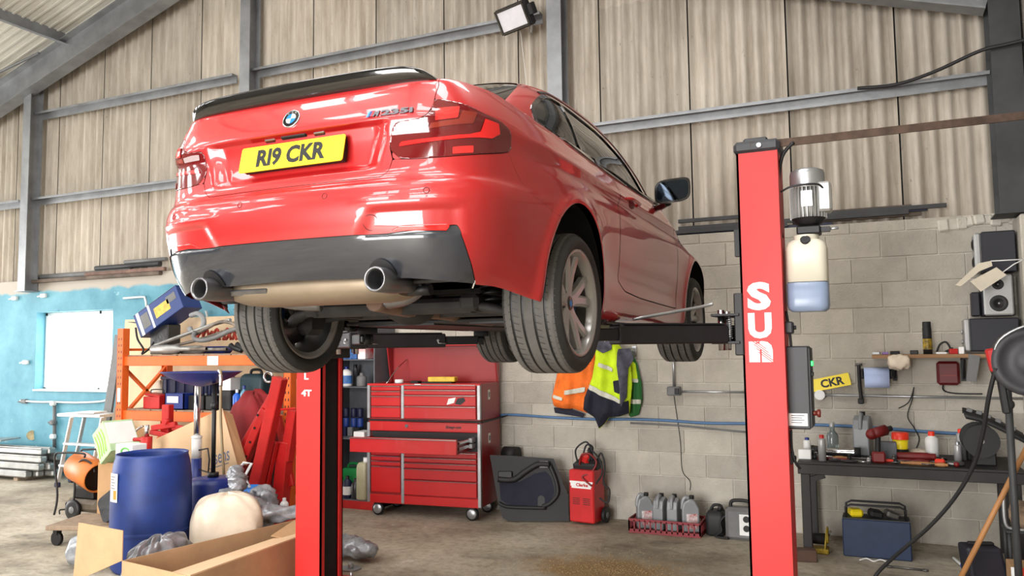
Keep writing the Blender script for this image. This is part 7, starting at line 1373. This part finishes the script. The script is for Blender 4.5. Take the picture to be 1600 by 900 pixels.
# hanging below the shelf
t=thing('paper_roll','blue paper towel roll on a wall holder below the shelf','paper roll',at(1370,590,Y=7.66)); mb=MB(); mb.cyl((-.10,0,.03),(.10,0,.03),.055,n=24); mb.build('roll',mat('pale blue paper',(.68,.74,.88),.85,0,.03),t); G=[[Vector((x,-.056,.03)),Vector((x,-.058,-.04)),Vector((x,-.050,-.085))] for x in (-.098,0,.098)]; mb=MB(); mb.grid(G,True); b_=mb.build('hanging_sheet',mat('pale blue paper',(.68,.74,.88)),t); md=b_.modifiers.new('t','SOLIDIFY'); md.thickness=.002
for x in (-.115,.115): mb=MB(); mb.box((x,.03,.03),(.012,.12,.05),None,.003); mb.build('holder_arm',M_DKRUB,t)
mb=MB(); mb.box((0,.095,.03),(.25,.012,.09)); mb.build('holder_plate',M_DKRUB,t)
t=thing('drain_strap','black ratchet strap tool hanging on the wall beside the paper roll','strap',at(1343,600,Y=7.74)); mb=MB(); mb.tube([(0,0,.17),(0,0,0),(.01,0,-.14)],.016,8); mb.build('strap',M_DKRUB,t); mb=MB(); mb.box((.005,0,-.15),(.05,.03,.05),None,.008); mb.build('buckle',M_DKRUB,t); mb=MB(); mb.cyl((-.03,0,.17),(.03,0,.17),.012,n=8); mb.build('hook',M_TOOLS,t)
c=at(1404,566,Y=7.49); soft('plastic_bag','crumpled clear plastic bag hanging off the wall shelf','bag',c,(.085,.04,.06),M_SACK,21,.2,0,24,14,False)
c=at(1519,572,Y=7.523); mb=MB(); mb.prism([(-.05,-.12),(.02,-.13),(.06,.08),(-.02,.10)],.02,TM(c,(1,0,0),(0,0,1))); mb.build('hanging_pouch',M_GREYP,label='grey pouch hanging off the wall shelf below the stereo',cat='pouch')
t=thing('phone_box','dark red wall-mounted box with a trailing cable below the shelf','wall box',at(1481,583,Y=YW-.06)); mb=MB(); mb.box((0,0,0),(.17,.10,.20),None,.02); mb.build('case',mat('dark red box',(.38,.05,.06),.45,0,.1),t); mb=MB(); mb.box((0,-.052,-.02),(.11,.004,.006)); mb.build('slot',M_TREDS,t); mb=MB(); mb.tube([(-.04,0,-.10),(-.04,.03,-.14),(.0,.04,-.165),(.10,.04,-.175),(.25,.04,-.175)],.006,6); mb.build('cable',M_BLK,t)
for i,pts in enumerate([[(1428,605),(1425,625),(1418,650),(1428,668),(1436,685),(1432,700)],[(1428,606),(1420,628),(1404,638)]]):
    mb=MB(); mb.tube(wl(pts,.046),.005,6); mb.build('wall_wire',M_BLK,label=['long black wire hanging down the block wall behind the bench bottles','short black wire curling off the long one on the block wall'][i],cat='wire')
t=thing('loose_number_plate','loose yellow number plate ending CKR propped by the control box','number plate',at(1295,598,Y=YW-.05)); MPl=TM((0,0,0),(1,0,.21),(0,0,1)); mb=MB(); mb.prism(rrect(.36,.11,.01),.004,MPl); mb.build('plate',M_YEL,t); text('plate_characters','CKR',.08,MPl@T_((.03,0,.0045)),M_PBLK,t,.0004,.003,width=.20,height=.075)
# speakers and stereo stacked on the shelf end
def speaker(name,label,px0,px1,py0,py1,Y,d,face,rz=0.):
    a,b=at(px0,py1,Y=Y),at(px1,py0,Y=Y); w,h=b.x-a.x,b.z-a.z; t=thing(name,label,'speaker',((a.x+b.x)/2,Y+d/2,a.z),rz); mb=MB(); mb.box((0,0,h/2),(w,d,h),None,.008); mb.build('cabinet',M_SPK,t)
    return t,w,h
def cone(t,c,r,n,par=None):
    M4=TM(c,Vector(n).cross(Vector((0,0,1))),(0,0,1)); 
    mb=MB(); mb.lathe([(r,.0),(r*1.02,.008),(r*.92,.012),(r*.86,.004)],M4,24); s=mb.build('speaker_ring',M_SILV,t); mb=MB(); mb.lathe([(r*.88,.006),(r*.45,-.01),(r*.40,-.004),(0,.004)],M4,24); mb.build('speaker_cone',M_DKRUB,s)
t,w,h=speaker('loudspeaker','dark loudspeaker with its silver front turned to the side on top of the stack',1536,1586,359,426,7.55,.20,'l')
mb=MB(); mb.box((-w/2-.025,0,h/2),(.05,.19,h*.98),None,.015); mb.build('silver_front',M_SILV,t)
for z in (h*.28,h*.72): cone(t,(-w/2-.052,0,z),.065,(-1,0,0))
t,w,h=speaker('loudspeaker','silver-faced loudspeaker with two round drivers facing the bench',1536,1583,428,494,7.55,.2,'f')
mb=MB(); mb.box((0,-.112,h/2),(w*.92,.025,h*.98),None,.012); mb.build('silver_front',M_SILV,t)
cone(t,(0,-.127,h*.30),.085,(0,-1,0)); cone(t,(0,-.127,h*.76),.055,(0,-1,0))
mb=MB(); a=at(1526,494,Y=7.6); mb.box((a.x,7.66,a.z+.10),(.06,.12,.20),None,.008); mb.build('dark_radio',M_SPK,label='narrow dark radio beside the silver-faced loudspeaker',cat='radio')
t,w,h=speaker('stereo_unit','wide dark stereo unit with a silver front edge at the bottom of the stack',1518,1592,496,549,7.53,.24,'l'); t['category']='stereo'
mb=MB(); mb.box((-w/2-.02,0,h/2),(.04,.23,h),None,.012); mb.build('silver_front',M_SILV,t); 
for z in (h*.3,h*.6): mb=MB(); mb.cyl((-w/2-.042,.03,z),(-w/2-.055,.03,z),.018,n=12); mb.build('knob',M_SILV,t)
# two folded strip reflectors hung in front of the speakers
for (pl,lb) in (([(1492,446),(1528,412),(1548,408),(1550,416),(1530,424),(1500,448)],'narrow white strip light reflector strung in front of the loudspeakers'),([(1515,440),(1556,418),(1572,430),(1532,456)],'wide pale reflector panel strung below the narrow white one')):
    pts=[at(px,py,Y=7.28) for px,py in pl]; c=sum(pts,Vector())/len(pts); mb=MB(); mb.prism([((p-c).x,(p-c).z) for p in pts],.03,TM(c,(1,0,0),(0,0,1))); mb.build('strip_reflector',mat('cream enamel',(.80,.76,.68),.5,0,.06),label=lb,cat='reflector')
for i,pts in enumerate([[(1548,408),(1602,405)],[(1566,426),(1584,413),(1602,404)]]): mb=MB(); mb.tube([at(px,py,Y=7.27) for px,py in pts],.005,6,spline=False); mb.build('suspension_wire',M_WHT,label=['taut pale cord holding the narrow reflector','slanting pale cord holding the wide reflector panel'][i],cat='cord')
# foreground at the right edge: hose reel, pump stand, cable, broom handle, trim strip
Yr=5.6
c=at(1592,565,Y=Yr); t=thing('hose_reel','dark round hose reel on a stand at the end of the bench','hose reel',(c.x+.05,Yr,c.z)); mb=MB(); r_=.20; mb.lathe([(0,-.06),(r_*.35,-.06),(r_*.4,-.045),(r_*.75,-.05),(r_*.8,-.06),(r_,-.055),(r_*1.02,-.04),(r_*1.02,.06),(0,.06)],TM((0,0,0),(1,0,0),(0,0,1))@RX(180),36); mb.build('reel_disc',mat('reel grey',(.22,.22,.235),.55,.1,.12),t)
mb=MB(); mb.tube([(-.20,-.03,-.02),(-.15,-.06,.13),(0,-.07,.215),(.12,-.07,.19)],.008,6); mb.build('reel_guard',M_GALV,t); mb=MB(); mb.box((-.19,-.02,.01),(.05,.07,.14),(0,-10,0),.01); mb.build('red_bracket',M_CRR,t); mb=MB(); mb.box((-.14,.0,-.20),(.04,.05,.22),(0,-6,0),.008); mb.build('hose_nozzle',M_DKRUB,t); mb=MB(); mb.box((.06,.0,-.70),(.06,.06,1.2)); mb.cyl((.06,0,-c.z),(.06,0,-c.z+.02),.16,n=20); mb.build('stand',M_STEELD,t)
mb=MB(); mb.tube([at(1556,575,Y=5.55),at(1545,620,Y=5.6),at(1535,680,Y=5.7),at(1520,730,Y=5.8),at(1490,780,Y=5.9),at(1450,825,Y=6.0),at(1395,872,Y=6.15),at(1368,900,Y=6.18),at(1362,925,Z=.02)],.013,8); mb.build('black_hose',M_DKRUB,label='long black hose curving from the reel down to the floor',cat='hose')
mb=MB(); a=at(1574,600,Y=5.9); mb.cyl((a.x,5.9,0),(a.x,5.9,at(1574,585,Y=5.9).z),.022,n=12); mb.ell((a.x,5.9,at(1574,632,Y=5.9).z),.035,12,8); mb.cyl((a.x,5.9,0),(a.x,5.9,.02),.12,n=20); mb.build('steel_standpipe',M_STEELD,label='dark steel standpipe rising beside the hose reel',cat='pipe')
a,b=at(1478,897,Y=6.0),at(1612,690,Y=6.0); a.z=.02; b.y=6.05; t=thing('broom','broom with a long timber handle propped against the bench end','broom',(a.x,a.y,0)); oo=t.location; mb=MB(); mb.cyl(a-oo,b-oo,.017,n=12); mb.build('broom_handle',M_HND,t); mb=MB(); mb.box((-.03,-.02,.03),(.18,.07,.05),(0,0,25),.01); mb.build('broom_head',M_HND,t); mb=MB(); mb.cyl((a-oo)+Vector((0,0,.0)),(a-oo)+(b-a).normalized()*.03,.019,n=12); mb.build('ferrule',M_GALV,t)
pts=[at(px,py,Y=7.08) for px,py in ((1504,645),(1530,651),(1560,664),(1602,686))]; t=thing('bumper_strip','black plastic bumper strip lying over the bench end','car trim',pts[1]); oo=t.location; P_=catmull(pts,6); G=[[p-oo+Vector((0,-.10,-.035)),p-oo+Vector((0,-.10,.0)),p-oo+Vector((0,.12,.03)),p-oo+Vector((0,.14,.0))] for p in P_]; G[0]=[q_*.2+G[0][1]*.8 for q_ in G[0]]; mb=MB(); mb.grid(G,True); b_=mb.build('strip',M_DKRUB,t); md=b_.modifiers.new('t','SOLIDIFY'); md.thickness=.006
for k in (3,6,9,12,15): mb=MB(); mb.box(P_[k]-oo+Vector((0,.0,.03)),(.04,.03,.03),(0,20,0),.004); mb.build('clip',M_GREYP,t)
pass
A_=at(1540,850,Y=6.25); t=thing('dark_case','dark plastic case standing on the floor under the bench end','case',(at(1545,880,Y=6.3).x,6.35,0),14); mb=MB(); mb.prism([(-.13,.0),(.12,0),(.06,.34),(-.16,.34)],.18,TM((0,.09,.0),(1,0,0),(0,0,1))); b_=mb.build('shell',M_SPK,t); md=b_.modifiers.new('b','BEVEL'); md.width=.02; md.segments=3; mb=MB(); mb.box((-.04,0,.35),(.16,.04,.02),None,.006); mb.build('grip',M_DKRUB,t); mb=MB(); mb.box((.08,-.095,.06),(.03,.006,.03)); mb.build('latch',M_SILV,t)
t=thing('cardboard_tray','brown carton with orange red print on the floor at the bench end','carton',(at(1592,880,Y=6.15).x+.04,6.15,0)); mb=MB(); mb.box((0,0,.14),(.20,.22,.28),None,.004); mb.build('carton',M_CARDI,t); mb=MB(); mb.box((-.02,-.111,.25),(.16,.003,.06)); mb.build('printed_band',M_ORC,t); mb=MB(); mb.box((-.085,-.112,.25),(.03,.003,.06)); mb.build('white_print',M_WHT,t)
a=at(1590,810,Y=6.5); t=thing('metal_stool','small tubular frame stool with rag heap under the bench end','stool',(a.x+.07,6.56,0)); z=at(1590,830,Y=6.5).z
mb=MB(); mb.box((0,0,z),(.30,.24,.02),None,.006); mb.build('seat',M_STEELD,t)
for sx,sy in ((-1,-1),(1,-1),(-1,1),(1,1)): mb=MB(); mb.cyl((sx*.13,sy*.10,0),(sx*.13,sy*.10,z),.012,n=8); mb.build('leg',M_STEELD,t)
mb=MB(); mb.tube([(-.15,-.10,z+.28),(-.15,-.10,z+.06),(-.10,-.10,z+.02),(.0,-.10,z+.02)],.012,8); mb.build('back_tube',M_GALV,t)
soft('rag_heap','heap of dirty brown rags on the small stool','rags',Vector((a.x+.08,6.56,z+.10)),(.13,.10,.09),mat('dirty rags',(.50,.42,.34),.9,0,.3,14),31,.15)
# absorbent granules scattered on the oil patch
mb=MB()
for k in range(1500):
    r=abs(rng.normal(0,.42)); a_=rng.uniform(0,6.28); x=-1.95+r*1.1*math.cos(a_); y=6.02+r*.75*math.sin(a_); s=rng.uniform(.002,.006); mb.add([(x-s,y-s,.0005),(x+s,y-s,.0005),(x,y+s,.0005),(x,y,s*1.2)],[(0,1,3),(1,2,3),(2,0,3)])
mb.build('absorbent_granules',mat('tan granules',(.60,.49,.34),.9,0,.2,40),label='tan absorbent granules scattered over the oil patch on the floor',cat='granules',kind='stuff')
# corner pier under the dark column
mb=MB(); mb.box((1.165,7.61,1.365),(.11,.38,2.73),None,.012); mb.build('trim_pier_1',M_BLOCK,kind='structure')
# more bench clutter
tool('spanner','bright combination spanner lying by the torch','spanner',1300,7.14,.20,0,M_CHR,M_CHR,.25,.009); tool('spanner','long dull spanner lying in front of the white bottle','spanner',1440,7.107,.22,-1,M_TOOLS,M_TOOLS,.25,.009); tool('ratchet','black handled ratchet in front of the grey oil can','ratchet',1339,6.983,.20,1,M_DKRUB,M_CHR,.5,.012); tool('screwdriver','orange handled screwdriver lying before the parts box','screwdriver',1399,7.125,.17,1,M_ORC,M_TOOLS,.45,.011)
t=thing('tape_roll','roll of black tape lying on the bench by the torch','tape',(bx(1323,7.43),7.43,BZ)); mb=MB(); mb.lathe([(.03,0),(.05,0),(.05,.025),(.03,.025),(.03,0)],None,22); mb.build('tape',M_DKRUB,t); mb=MB(); mb.lathe([(.028,.001),(.03,.001),(.03,.024),(.028,.024)],None,22); mb.build('core',M_CARDI,t)
soft('shop_rag','crumpled pale rag on the bench between tub and white bottle','rag',Vector((bx(1438,7.54),7.54,BZ+.03)),(.07,.05,.03),M_SACK,41,.2,0,28,14)
soft('shop_rag','crumpled dark rag on the bench by the paper box','rag',Vector((bx(1272,7.43),7.43,BZ+.035)),(.07,.06,.035),M_DKP,43,.2,0,28,14)
